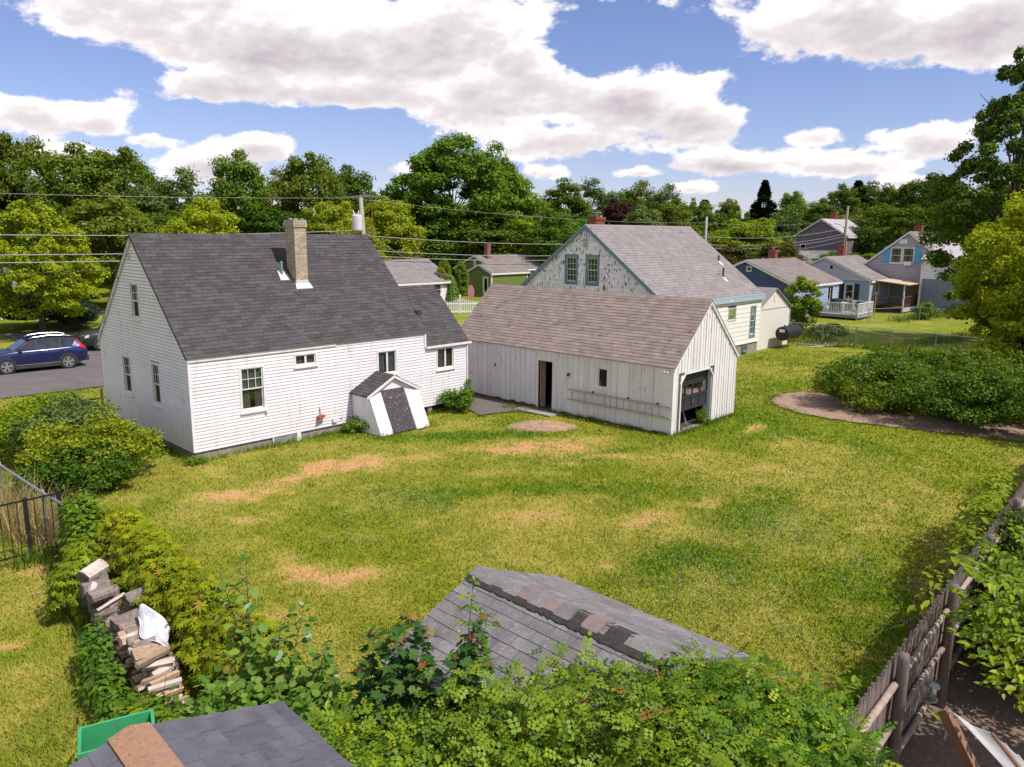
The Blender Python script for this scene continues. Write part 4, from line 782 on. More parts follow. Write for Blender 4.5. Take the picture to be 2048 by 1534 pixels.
# ------------------------------------------------------------------ garage
def garage():
    T = thing('garage', 'long white board garage with brown shingle roof and half-open dark door', 'garage', GN_, GY); Mi = Matrix.Translation(GN_) @ Matrix.Rotation(GY, 4, 'Z')
    GL, GW, ge, gr = 10.48, 4.448, 2.34, 4.40; SL = (gr - ge) / (GW / 2)
    fr = WF((0, 0, 0), (1, 0, 0), (0, -1, 0)); lw = WF((0, 0, 0), (0, 1, 0), (-1, 0, 0)); rw = WF((GW, 0, 0), (0, 1, 0), (1, 0, 0)); bk = WF((0, GL, 0), (1, 0, 0), (0, 1, 0))
    od = (5.16, 5.86, 0, 1.9); ow = (2.64, 3.06, 1.25, 1.95)
    top = lambda s: ge + SL * min(s, GW - s) - .06
    op = (.5, 2.67, -.05, 1.98)
    wall_core(T, lw, GL, 0, lambda s: ge - .03, [od, ow], SHEATH, th=.08); wall_core(T, rw, GL, 0, lambda s: ge - .03, [], SHEATH, th=.08); wall_core(T, bk, GW, 0, top, [], SHEATH, th=.08, breaks=(GW / 2,)); wall_core(T, fr, GW, 0, top, [op], SHEATH, th=.08, breaks=(GW / 2,))
    mb = MB(); mb.box((.06, .06, -.02), (GW - .06, GL - .06, .045)); mb.build('floor', mat('garage_floor', (.09, .08, .07), rough=.9), T)
    mb = MB(); lw.box(mb, .02, GL, -.2, .05, -.05, .012); mb.build('sill_beam', TAR, T)
    # upright boards on the long wall
    a = GL - .02; i = 0
    while a > .1:
        w = .262 if a > 4.4 else (.24 if (a > 3.3 or (2.4 < a < 3.2)) else .50); w = min(w, a - .10); b = a - w
        if b < .35: w = a - .10; b = .10
        g = .010 + random.uniform(0, .006); zl = random.uniform(.03, .09) + (.06 if a > 6 else 0)
        o0 = random.uniform(.014, .024)
        for o_ in (od, (ow[0] - .03, ow[1] + .03, ow[2] - .03, ow[3] + .03), None):
            if o_ is None: lw_ = [(b, a - g, zl, ge - .05)]; break
            if b < o_[1] - .001 and a - g > o_[0] + .001: lw_ = [(b, min(a - g, o_[0]), zl, ge - .05), (max(b, o_[1]), a - g, zl, ge - .05), (max(b, o_[0]), min(a - g, o_[1]), zl, o_[2]), (max(b, o_[0]), min(a - g, o_[1]), o_[3], ge - .05)]; break
        for bb, aa, z0, z1 in lw_:
            if z1 - z0 < .02 or aa - bb < .01: continue
            mb = MB(); lw.box(mb, bb, aa, z0, z1, .002, o0); mb.build('board', OLDW, T)
        a = b; i += 1
    mb = MB(); lw.box(mb, .0, .10, .02, ge - .05, 0.001, .03); fr.box(mb, -.03, .09, .02, ge - .08, .001, .03); mb.build('corner_board', OLDW, T)
    # gable boards with open joints
    a = .09
    while a < GW - .02:
        w = min(random.uniform(.17, .22), GW - a); b = a + w - .016; tp = lambda s: ge + SL * min(s, GW - s) - .1
        z0 = .03 + random.uniform(0, .05)
        if a < op[1] + .06 and b > op[0] - .06: z0 = 2.08
        o0 = .016 + .012 * (i % 2); i += 1; mb = MB(); P = fr.P
        mb.hexa([P(a, z0, .002), P(b, z0, .002), P(b, z0, o0), P(a, z0, o0), P(a, tp(a), .002), P(b, tp(b), .002), P(b, tp(b), o0), P(a, tp(a), o0)])
        if z0 > 2 and a < op[0] + .02: 
            for q0, q1 in (): pass
        if tp(a) > z0 and tp(b) > z0: mb.build('board', OLDW, T)
        mb = MB(); c = b + .008
        if tp(c) > z0 + .1: fr.box(mb, c - .014, c + .014, z0, tp(c) - .03, .0, .045); mb.build('batten', OLDW, T)
        a += w
    # roof
    oh = .07
    for sgn, xe in ((1, -oh), (-1, GW + oh)):
        P0 = Vector((xe, -oh - .02, ge - oh * SL + .05)); U = Vector((sgn, 0, SL)).normalized(); S = (GW / 2 + oh) / abs(U.x)
        r = slab(T, P0, (0, 1, 0), GL + 2 * oh, U, S, ROOFB, .05)
        if sgn > 0: shingles(r, P0 + Vector((-.015, 0, -.015)), (0, 1, 0), GL + 2 * oh, U, S, ROOFB, .1435, .31, inv=Mi, stag=.5)
    mb = MB(); n_ = 40
    for i in range(n_):
        y0 = -oh - .03 + (GL + 2 * oh) * i / n_; y1 = y0 + (GL + 2 * oh) / n_ - .006; zz = gr + .055 + .004 * (i % 2)
        mb.hexa([(GW / 2 - .14, y0, zz - .125), (GW / 2, y0, zz), (GW / 2, y1, zz), (GW / 2 - .14, y1, zz - .125), (GW / 2 - .14, y0, zz - .11), (GW / 2, y0, zz + .016), (GW / 2, y1, zz + .016), (GW / 2 - .14, y1, zz - .11)], random.random())
    mb.build('ridge_cap', ROOFB, T)
    def rk(xa, za, xb, zb_, nm='rake_board'):
        mb = MB(); mb.hexa([(xa, -oh - .015, za - .11), (xb, -oh - .015, zb_ - .11), (xb, -.02, zb_ - .11), (xa, -.02, za - .11), (xa, -oh - .015, za), (xb, -oh - .015, zb_), (xb, -.02, zb_), (xa, -.02, za)]); mb.build(nm, TRIM, T)
    rk(-oh, ge - oh * SL - .0, GW / 2, gr - .0); rk(GW / 2 + .001, gr - .0, GW + oh, ge - oh * SL)
    # door frame, leaning door seen inside, window
    mb = MB(); lw.box(mb, od[0] - .09, od[0], .02, 1.99, .0, .035); lw.box(mb, od[1], od[1] + .09, .02, 1.99, .0, .035); lw.box(mb, od[0], od[1], 1.9, 1.99, 0, .0345); mb.build('door_frame', OLDW, T)
    mb = MB(); mb.hexa([lw.P(od[1] - .03, .06, -.08), lw.P(od[1] - .07, .06, -.08), lw.P(od[1] - .12, .06, -.28), lw.P(od[1] - .08, .06, -.28), lw.P(od[1] - .03, 1.86, -.08), lw.P(od[1] - .07, 1.86, -.08), lw.P(od[1] - .12, 1.86, -.28), lw.P(od[1] - .08, 1.86, -.28)]); d = mb.build('inner_door', BAREW, T)
    mb = MB(); lw.box(mb, od[1] - .11, od[1] - .075, .3, 1.88, -.075, -.01); mb.build('door_edge', mat('orange_pine', (.50, .22, .07), rough=.7), d)
    window(T, lw, ow[0] - .03, ow[1] + .03, ow[2] - .03, ow[3] + .03, casing=OLDW, cw=.035, split='1', cols=1, rows=1, sill=False); mb = MB(); lw.box(mb, ow[0] - .06, ow[1] + .06, ow[2] - .08, ow[2] - .035, .0, .05); lw.box(mb, ow[0] - .08, ow[1] + .08, ow[3] + .035, ow[3] + .10, .0, .04); mb.build('window_trim', OLDW, T)
    # car door opening: lining, chamfered head, sectional door hanging half way
    mb = MB(); fr.box(mb, op[0] - .07, op[0], .0, 1.72, .0, .05); fr.box(mb, op[1], op[1] + .07, .0, 1.74, .0, .05); fr.box(mb, op[0] + .26, op[1] - .26, 2.0, 2.07, .0, .05)
    for s, (x0, x1) in ((1, (op[0] - .07, op[0] + .26)), (-1, (op[1] + .07, op[1] - .26))): P = fr.P; mb.hexa([P(x0, 1.72, 0), P(x0 + .07 * s, 1.72, 0), P(x0 + .07 * s, 1.72, .05), P(x0, 1.72, .05), P(x1, 2.07, 0), P(x1, 1.99, 0), P(x1, 1.99, .05), P(x1, 2.07, .05)])
    fr.box(mb, op[0], op[0] + .03, .0, 1.98, -.3, -.0); fr.box(mb, op[1] - .03, op[1], .0, 1.98, -.3, -.0)
    mb.build('opening_frame', TRIM, T)
    mb = MB(); P = fr.P
    for s, x0 in ((1, op[0]), (-1, op[1])): mb.hexa([P(x0, 1.72, -.06), P(x0 + .001 * s, 1.72, -.06), P(x0 + .001 * s, 1.72, .0), P(x0, 1.72, .0), P(x0, 2.0, -.06), P(x0 + .27 * s, 2.0, -.06), P(x0 + .27 * s, 2.0, 0), P(x0, 2.0, 0)])
    mb.build('head_corner', OLDW, T)
    dx0, dx1 = op[0] + .04, op[1] - .04; zz = [.66, 1.14, 1.62, 2.0]; D0 = None
    D0 = MB(); fr.box(D0, dx0, dx1, 1.63, 1.98, -.20, -.15); dr = D0.build('sectional_door', DOORG, T)
    for r_ in (0, 1):
        z0, z1 = zz[r_], zz[r_ + 1] - .012; oo = -.14 + .01 * r_
        q = MB(); fr.box(q, dx0, dx1, z0, z0 + .05, oo - .05, oo); fr.box(q, dx0, dx1, z1 - .05, z1, oo - .05, oo)
        for i in range(5): xx = dx0 + (dx1 - dx0 - .05) * i / 4; fr.box(q, xx, xx + .05, z0 + .05, z1 - .05, oo - .05, oo)
        q.build('door_rail', DOORG, dr)
        for i in range(4):
            x_a = dx0 + (dx1 - dx0 - .05) * i / 4 + .05; x_b = dx0 + (dx1 - dx0 - .05) * (i + 1) / 4; q = MB(); fr.box(q, x_a, x_b, z0 + .05, z1 - .05, oo - .035, oo - .022); q.build('pane' if r_ else 'door_panel', GLASS if r_ else DOORG, dr)
    q = MB(); fr.box(q, (dx0 + dx1) / 2 - .015, (dx0 + dx1) / 2 + .015, .85, 1.0, -.14, -.10); fr.box(q, (dx0 + dx1) / 2 - .04, (dx0 + dx1) / 2 + .04, .90, .93, -.135, -.105); q.build('handle', GALV, dr)
    q = MB(); fr.box(q, op[0] - .02, op[1] + .02, .0, .055, -.12, .06); q.build('threshold', CONC, T)
    # corner lamps
    q = MB()
    for b_ in (.16, .28): q.tube([lw.P(b_, ge - .13, .03), lw.P(b_, ge - .2, .14)], [.025, .045], 8)
    lw.box(q, .14, .3, ge - .15, ge - .09, .0, .05); q.build('flood_light', WPLAS, T)
    q = MB(); q.tube([lw.P(4.36, 1.55, .02), lw.P(4.36, 1.55, .09)], .04, 8); q.tube([lw.P(4.36, 1.48, .1), lw.P(4.36, 1.56, .1)], [.055, .04], 8); q.build('door_lamp', PLAST, T)
    q = MB(); lw.box(q, 8.12, 8.19, 1.38, 1.50, .0, .03); q.build('wall_hook', PLAST, T)
    # inside clutter visible under the door
    return T
garage()
def local(o, yaw, p): U_, V_ = rot(yaw); return o + U_ * p[0] + V_ * p[1] + Vector((0, 0, p[2] if len(p) > 2 else 0))
def ladder():
    lw = WF((0, 0, 0), (0, 1, 0), (-1, 0, 0)); T = thing('ladder', 'long grey wooden ladder hung sideways on the garage wall', 'ladder', GN_, GY)
    for z in (.62, .99): q = MB(); q.bar(lw.P(-.02, z + .005, .1), lw.P(4.34, z, .1), .04, .055, (0, 0, 1)); q.build('rail', BAREWL, T)
    for i in range(15): y = .16 + i * .285; q = MB(); q.tube([lw.P(y, .62, .1), lw.P(y + random.uniform(-.01, .01), .99, .1)], .013, 5); q.build('rung', BAREWL, T)
    for y in (.5, 1.7, 3.2): q = MB(); lw.box(q, y, y + .05, .99, 1.06, .0, .10); q.build('bracket', PLAST, T)
BAREWL = mat('painted_grey_ladder', (.46, .42, .39), (.34, .31, .28), sc=9, rough=.85, bump=.3)
ladder()
def leaner(name, label, cat, p, q, r, m): 
    mb = MB(); mb.tube([p, q], r, 6); o = mb.build(name, m); tag(o, label, cat); return o
leaner('pole_tool', 'pale pole leaning inside the garage under the half-open door', 'pole', local(GN_, GY, (1.55, .3, .05)), local(GN_, GY, (1.7, .9, 1.5)), .025, GALV)
leaner('rake', 'red handled tool leaning inside the garage doorway', 'garden tool', local(GN_, GY, (1.2, .35, .05)), local(GN_, GY, (1.6, 1.0, 1.3)), .02, mat('red_handle', (.30, .03, .02)))
# ------------------------------------------------------------------ neighbouring houses (simple helper: local x along the eaves, y in depth)
def nhouse(name, label, o, yaw, L_, D, z0, ze, zr, wm, rm, front=(), left=(), expo=.11, found=True, over=.18, trim=None, roofpieces=0, wallm2=None, zsplit=0, fsid=True, lsid=True, rakem=None, course=.143, tab=.33, jitf=0, right=False):
    T = thing(name, label, 'house', o, yaw); Mi = Matrix.Translation(Vector(o)) @ Matrix.Rotation(yaw, 4, 'Z'); trim = trim or TRIM; rakem = rakem or trim
    SL = (zr - ze) / (D / 2); fr = WF((0, 0, 0), (1, 0, 0), (0, -1, 0)); lf = WF((0, 0, 0), (0, 1, 0), (-1, 0, 0)); rg_ = WF((L_, 0, 0), (0, 1, 0), (1, 0, 0)); bk = WF((0, D, 0), (1, 0, 0), (0, 1, 0))
    top = lambda s: ze + SL * min(s, D - s) - .06
    fo = [w[:4] for w in front]; lo_ = [w[:4] for w in left]
    wall_core(T, fr, L_, z0, lambda s: ze - .05, fo, SHEATH); wall_core(T, lf, D, z0, top, lo_, SHEATH, breaks=(D / 2,)); wall_core(T, rg_, D, z0, top, [], wallm2 or wm, breaks=(D / 2,)); wall_core(T, bk, L_, z0, lambda s: ze - .05, [], wm)
    if found: q = MB(); q.box((.04, .04, -.2), (L_ - .04, D - .04, z0)); q.build('foundation', CONC, T)
    if fsid: siding(T, fr, z0, ze - .06, expo, lambda z: .06, lambda z: L_ - .06, fo, wm, joined=expo < .2, t=.03, gap=.02)
    if lsid: siding(T, lf, z0, zr - .1, expo, lambda z: max(.05, (z + .05 - ze) / SL if z > ze else .05), lambda z: min(D - .05, D - (z + .05 - ze) / SL if z > ze else D - .05), lo_, wallm2 or wm, joined=expo < .2, t=.03, gap=.02)
    for wf, aa in ((fr, (-.02, .06)), (fr, (L_ - .06, L_ + .02)), (lf, (D - .06, D + .02)), (lf, (-.0, .06))): q = MB(); wf.box(q, aa[0], aa[1], z0, ze - .05, .0, .035); q.build('corner_board', trim, T)
    for sg, ye in ((1, -over), (-1, D + over)):
        P0 = Vector((-over, ye, ze - over * SL + .05)); U = Vector((0, sg, SL)).normalized(); S = (D / 2 + over) / abs(U.y)
        r = slab(T, P0, (1, 0, 0), L_ + 2 * over, U, S, rm, .08)
        if sg > 0 and roofpieces: shingles(r, P0 + Vector((0, -.015, -.01)), (1, 0, 0), L_ + 2 * over, U, S, rm, course, tab, inv=Mi, maxp=roofpieces)
        elif sg > 0: shingles(r, P0 + Vector((0, -.015, -.01)), (1, 0, 0), L_ + 2 * over, U, S, rm, .2, .9, inv=Mi, maxp=0, th=.02)
        for xx in (-over - .005, L_ + over - .035):
            q = MB(); y1 = D / 2; q.hexa([(xx, ye, P0.z - .2), (xx + .04, ye, P0.z - .2), (xx + .04, y1, zr - .15), (xx, y1, zr - .15), (xx, ye, P0.z - .02), (xx + .04, ye, P0.z - .02), (xx + .04, y1, zr + .03), (xx, y1, zr + .03)]); q.build('rake_board', rakem, T)
    q = MB(); q.box((-over, -over - .01, ze - over * SL - .16), (L_ + over, -over + .03, ze - over * SL + .02)); q.build('fascia', trim, T)
    for w in front: window(T, fr, *w[:4], **(w[4] if len(w) > 4 else {}))
    for w in left: window(T, lf, *w[:4], **(w[4] if len(w) > 4 else {}))
    return T, fr, lf
def brick_stack(T, x, y, z0, z1, w=.5, d=.5, cap=True, m=None, name='chimney'):
    c = MB(); c.box((x, y, z0), (x + w, y + d, z1)); c = c.build(name, MORTAR, T); z = z0; k = 0; b = MB()
    while z < z1 - .06:
        for ax in (0, 1):
            ln = w if ax == 0 else d; s = -.1 if k % 2 else 0
            while s < ln:
                p, q = max(s, 0), min(s + .2, ln)
                if q - p > .03:
                    for side in (0, 1):
                        r = random.random()
                        if ax == 0: yy = y - .012 if side == 0 else y + d - .01; b.box((x + p, yy, z), (x + q - .012, yy + .022, z + .06), r)
                        else: xx = x - .012 if side == 0 else x + w - .01; b.box((xx, y + p, z), (xx + .022, y + q - .012, z + .06), r)
                s += .21
        z += .075; k += 1
    b.build('bricks', m or BRICKR, c, stuff=True); q = MB(); q.box((x - .05, y - .05, z1 - .14), (x + w + .05, y + d + .05, z1 + .02)); q.build('corbel', m or BRICKR, c)
    if cap: q = MB(); q.tube([(x + w / 2, y + d / 2, z1), (x + w / 2, y + d / 2, z1 + .22)], .1, 8); q.tube([(x + w / 2, y + d / 2, z1 + .22), (x + w / 2, y + d / 2, z1 + .27)], .26, 10); q.build('flue_cap', GALV, c)
    return c
def vent(T, x, y, zf, h=.45, m=None, fl=True):
    q = MB(); q.tube([(x, y, zf - .1), (x, y, zf + h)], .05, 7); q.build('vent_pipe', m or PLAST, T)
# --- peeling cape house behind the garage
P2O = Vector((7.37, 36.77, 0)); PW = [(6.0, 6.9, 1.25, 2.75, dict(casing=BLUEL, split='h', cols=3, rows=2, low=True, cw=.09, curt=CURT)), (4.2, 5.3, 1.9, 2.75, dict(casing=BLUEL, split='1', cols=1, rows=1, cw=.08, sill=False, curt=CURT))]
def peel_house():
    L_, D, z0, ze, zr = 9.98, 10.0, .62, 3.35, 7.07
    SL = (zr - ze) / (D / 2)
    T, fr, lf = nhouse('peeling_house', 'weathered cape house with blue trim and flaking white gable behind the garage', P2O, YW, L_, D, z0, ze, zr, CREAM, ROOFG,
        front=[(8.72, 9.42, 1.0, 2.72, dict(casing=BLUET, split='h', cols=3, rows=2, low=True, cw=.09, curt=CURT)), (6.15, 7.05, 2.0, 2.75, dict(casing=BLUEL, split='1', cols=1, rows=1, cw=.08, sill=False, curt=CURT))],
        left=[(4.05, 4.95, 4.05, 5.55, dict(casing=BLUET, split='h', cols=3, rows=2, low=True, cw=.13, curt=None, sill=False)), (5.45, 6.35, 4.05, 5.55, dict(casing=BLUET, split='h', cols=3, rows=2, low=True, cw=.13, sill=False))],
        expo=.25, found=True, over=.15, trim=CREAM, rakem=BLUET, roofpieces=300, wallm2=PEEL, lsid=False, course=.2, tab=.34)
    # individual cedar shingles on the gable
    z = z0; k = 0; big = MB(); cnt = 0; opens = [(4.05, 4.95, 4.05, 5.55), (5.45, 6.35, 4.05, 5.55)]; pieces = []
    while z < zr - .2:
        zt = z + .225; a = max(.02, (z + .08 - ze) / SL if z > ze else .02); b = D - a; s = a
        while s < b - .02:
            e = min(s + random.uniform(.42, .62), b); mid = (z + zt) / 2
            for p, q in segs(s, e - .006, [(o[0], o[1]) for o in opens if o[2] < mid < o[3]]):
                if q - p > .03: pieces.append((p, q, z, zt))
            s = e
        z = zt; k += 1
    pieces.sort(key=lambda t: -t[2])
    for i, (p, q, z, zt) in enumerate(pieces):
        mb = MB() if i < 270 else big; o0 = random.uniform(.018, .028); P = lf.P
        mb.hexa([P(p, z, .002), P(q, z, .002), P(q, z, o0), P(p, z, o0), P(p, zt + .01, .002), P(q, zt + .01, .002), P(q, zt + .01, .005), P(p, zt + .01, .005)], random.random())
        if i < 270: mb.build('wall_shingle', PEEL, T)
    if big.v: big.build('wall_shingles', PEEL, T, stuff=True)
    q = MB(); q.box((-.16, -.17, ze - .30), (L_ + .16, -.12, ze + .02)); q.build('eave_board', BLUEL, T)
    q = MB(); fr.box(q, .02, L_ - .02, ze - .36, ze - .16, .0, .05); q.build('frieze_board', CREAM, T)
    v = MB(); lf.box(v, 4.82, 5.12, 5.95, 6.45, .01, .05); v = v.build('gable_vent', OLDW, T); q = MB(); [lf.box(q, 4.84, 5.10, 5.98 + .075 * i, 6.0 + .075 * i, .05, .068) for i in range(6)]; q.build('louvre', PLAST, v)
    c = brick_stack(T, .95, D / 2 + .1, zr - .4, zr + .42, .75, .45); q = MB(); q.tube([(1.55, D / 2 + .3, zr + .4), (1.55, D / 2 + .3, zr + .52)], [.14, .1], 8); q.build('flue_pot', mat('terracotta', (.5, .25, .13)), c)
    for x_, y_, h_ in ((7.6, 1.2, .55), (9.0, 2.3, .35)):
        zf = ze + SL * y_ + .05; vent(T, x_, y_, zf, h_, PLAST); q = MB(); q.hexa([(x_ - .14, y_ - .3, zf - .3 * SL + .02), (x_ + .14, y_ - .3, zf - .3 * SL + .02), (x_ + .1, y_ + .1, zf + .1 * SL + .02), (x_ - .1, y_ + .1, zf + .1 * SL + .02), (x_ - .14, y_ - .3, zf - .3 * SL + .04), (x_ + .14, y_ - .3, zf - .3 * SL + .04), (x_ + .1, y_ + .1, zf + .1 * SL + .04), (x_ - .1, y_ + .1, zf + .1 * SL + .04)]); q.build('vent_flashing', FLASH, T)
    q = MB(); fr.box(q, 8.05, 8.65, .22, .64, -.02, .02); fr.box(q, 8.05, 8.65, .17, .21, -.02, .1); w = q.build('basement_window', BLUET, T); q = MB(); fr.box(q, 8.10, 8.60, .28, .60, .02, .028); q.build('pane', mat('basement_pane', (.12, .12, .08), rough=.1), w)
    q = MB(); q.tube([fr.P(6.2, ze - .2, .12), fr.P(6.2, ze - .27, .2)], [.05, .09], 8); q.build('flood_light', WPLAS, T)
    # lean shed joined to the right end
    x0 = L_ + .02; w_ = 4.4; za = 2.35; zp = 3.55; d2 = 2.6; A = WF((x0, .2, 0), (1, 0, 0), (0, -1, 0)); q = MB(); P = A.P
    q.hexa([P(0, 0, -d2), P(w_, 0, -d2), P(w_, 0, 0), P(0, 0, 0), P(0, za, -d2), P(w_, za, -d2), P(w_, za, 0), P(0, za, 0)]); q.poly([P(0, za, 0), P(w_, za, 0), P(w_ * .5, zp, 0)]); an = q.build('annex_wall', CREAM2, T)
    q = MB(); A.box(q, 0, w_, za - .02, za + .02, .001, .018); q.build('joint_strip', BAREW, an)
    for s_, xa in ((1, 0), (-1, w_)):
        U = Vector((s_ * w_ / 2, 0, zp - za)); rr = slab(T, Vector((x0 + xa - .12 * s_, .08, za - .03)), (0, 1, 0), d2 + .2, U, U.length + .1, ROOFG, .06, 'annex_roof')
    q = MB(); A.box(q, w_ * .5 - .1, w_ * .5 + .1, 2.75, 3.15, 0, .03); q.build('annex_vent', CREAM2, T)
    q = MB(); A.box(q, w_ - .03, w_ + .04, .1, za - .05, .0, .04); q.build('annex_corner_board', BLUEL, T)
    return T
peel_house()
def tank():
    T = thing('oil_tank', 'black oval fuel oil tank on legs beside the cream annex', 'oil tank', (15.95, 45.0, 0), YW); n_ = 20; prof = []
    for i in range(n_): a = 2 * math.pi * i / n_; prof.append((.42 * math.cos(a), .55 + .42 * math.sin(a) + .36))
    q = MB(); st = [(0, .93), (.03, 1), (1.87, 1), (1.9, .93)]; rings = []
    for x_, s_ in st: rings.append([(x_, p[0] * s_, (p[1] - .91) * s_ + .91) for p in prof])
    for i in range(3):
        for k in range(n_): q.poly([rings[i][k], rings[i][(k + 1) % n_], rings[i + 1][(k + 1) % n_], rings[i + 1][k]])
    q.poly(rings[0]); q.poly(rings[-1]); q.build('tank_shell', BLACKM, T)
    for x_ in (.25, 1.65):
        for y_ in (-.3, .3): q = MB(); q.tube([(x_, y_, 0), (x_, y_, .65)], .025, 6); q.build('leg', RUST, T)
    q = MB(); q.box((-.012, -.17, 1.0), (-.004, .17, 1.18)); q.build('label_plate', WPLAS, T); q = MB(); q.tube([(.3, 0, 1.3), (.3, 0, 1.42)], .04, 6); q.tube([(1.0, 0, 1.3), (1.0, 0, 1.4)], .05, 6); q.build('filler_cap', BLACKM, T)
tank()
for i, (x_, y_, l) in enumerate(((18.3, 45.6, 'pale timber offcut lying by the oil tank legs'), (19.6, 46.2, 'pale timber offcut lying nearest the wire fence post'))):
    q = MB(); q.bar((x_ - .4, y_, .06), (x_ + .5, y_ + .2, .08), .12, .05); tag(q.build('timber_offcut', PALEW, None), l, 'timber')
# --- navy/blue house with deck
BO = (21.86, 59.68, 0)
T, fr, lf = nhouse('blue_house', 'low blue house with navy gable, brown-grey roof and sliding patio door', BO, YW, 9.1, 8.35, .5, 2.81, 4.62, BLUE2, ROOFT, front=[(6.55, 7.85, .72, 2.55, dict(split='v', cw=.08, curt=CURT, sill=False)), (2.6, 3.4, 1.5, 2.3, dict(split='h', curt=CURT))], left=[(3.65, 4.1, 3.72, 4.15, dict(split='1', cols=1, rows=1, cw=.05, sill=False, shade=CURT))], wallm2=BLUE1, expo=.125)
brick_stack(T, 5.4, 4.3, 4.3, 5.35, .6, .6); vent(T, 4.5, 4.3, 4.6, .35, RUST); vent(T, 3.0, 4.2, 4.6, .15, WPLAS)
q = MB(); q.tube([fr.P(9.0, 2.6, .06), fr.P(9.0, .5, .06)], .035, 6); q.build('downspout', PLAST, T)
# --- pale blue house behind it
LO = (31.66, 68.17, 0)
T, fr, lf = nhouse('pale_blue_house', 'pale blue house with grey roof and dark window shutters behind the deck', LO, YW, 7.74, 8.42, .4, 2.79, 4.68, BLUE2, ROOFG, front=[(1.4, 2.3, .5, 2.5, dict(split='1', cols=1, rows=1, curt=CURT, sill=False)), (4.2, 5.0, .5, 2.5, dict(split='1', cols=1, rows=1, sill=False))], left=[(1.36, 2.2, .95, 2.4, dict(split='h', cols=0, rows=0, curt=CURT, cw=.10)), (3.35, 3.75, 3.55, 4.05, dict(split='1', cols=1, rows=1, cw=.04, sill=False, shade=CURT))], wallm2=BLUE2, expo=.125)
for s_ in (.90, 2.24): q = MB(); lf.box(q, s_, s_ + .42, .95, 2.4, .03, .06); q.build('shutter', SHUTD, T)
brick_stack(T, 5.3, 4.6, 4.4, 5.7, .6, .6, cap=False)
q = MB(); lf.box(q, .1, 8.3, 2.72, 2.80, .03, .05); q.build('band_board', TRIM, T)
q = MB(); # whitish upper gable
siding(T, WF((-.034, 0, 0), (0, 1, 0), (-1, 0, 0)), 2.81, 4.5, .125, lambda z: (z + .12 - 2.79) / .449, lambda z: 8.42 - (z + .12 - 2.79) / .449, [(3.35, 3.75, 3.55, 4.05)], mat('white_blue_siding', (.62, .62, .68), rough=.6), joined=True, t=.02)
def plank_deck(T, o, yaw, L_, D, z, m, n): 
    for i in range(n): q = MB(); y0 = D * i / n; q.box((0, y0, z - .035), (L_, y0 + D / n - .01, z)); q.build('deck_board', m, T)
def porch():
    T = thing('covered_porch', 'brown railed porch under a tan awning roof beside the pale blue house', 'porch', LO, YW); x0, x1, y0 = 1.0, 6.6, -2.6
    for i in range(14): q = MB(); ya = y0 + i * .185; q.box((x0, ya, .42), (x1, ya + .175, .46)); q.build('deck_board', DECKB, T)
    q = MB(); q.box((x0, y0, .05), (x1, y0 + .04, .41)); q.build('skirt_board', mat('pale_lattice', (.5, .48, .46)), T)
    for x_ in (x0 + .05, (x0 + x1) / 2, x1 - .1): q = MB(); q.box((x_, y0 + .03, 0), (x_ + .1, y0 + .13, 2.5)); q.build('post', TRIM if x_ < 2 else DECKB, T)
    q = MB(); q.hexa([(x0 - .3, y0 - .3, 2.42), (x1 + .2, y0 - .3, 2.42), (x1 + .2, -.05, 2.72), (x0 - .3, -.05, 2.72), (x0 - .3, y0 - .3, 2.50), (x1 + .2, y0 - .3, 2.50), (x1 + .2, -.05, 2.78), (x0 - .3, -.05, 2.78)]); q.build('awning_roof', TAN, T)
    for z in (.62, 1.32): q = MB(); q.box((x0, y0 + .05, z), (x1, y0 + .1, z + .06)); q.box((x0, y0 + .05, z), (x0 + .05, -.1, z + .06)); q.build('rail', DECKB, T)
    for i in range(36): q = MB(); x_ = x0 + .08 + i * (x1 - x0 - .15) / 35; q.box((x_, y0 + .055, .46), (x_ + .035, y0 + .09, 1.33)); q.build('baluster', DECKB, T)
    for i in range(15): q = MB(); y_ = y0 + .15 + i * .165; q.box((x0 + .005, y_, .46), (x0 + .04, y_ + .035, 1.33)); q.build('baluster', DECKB, T)
porch()
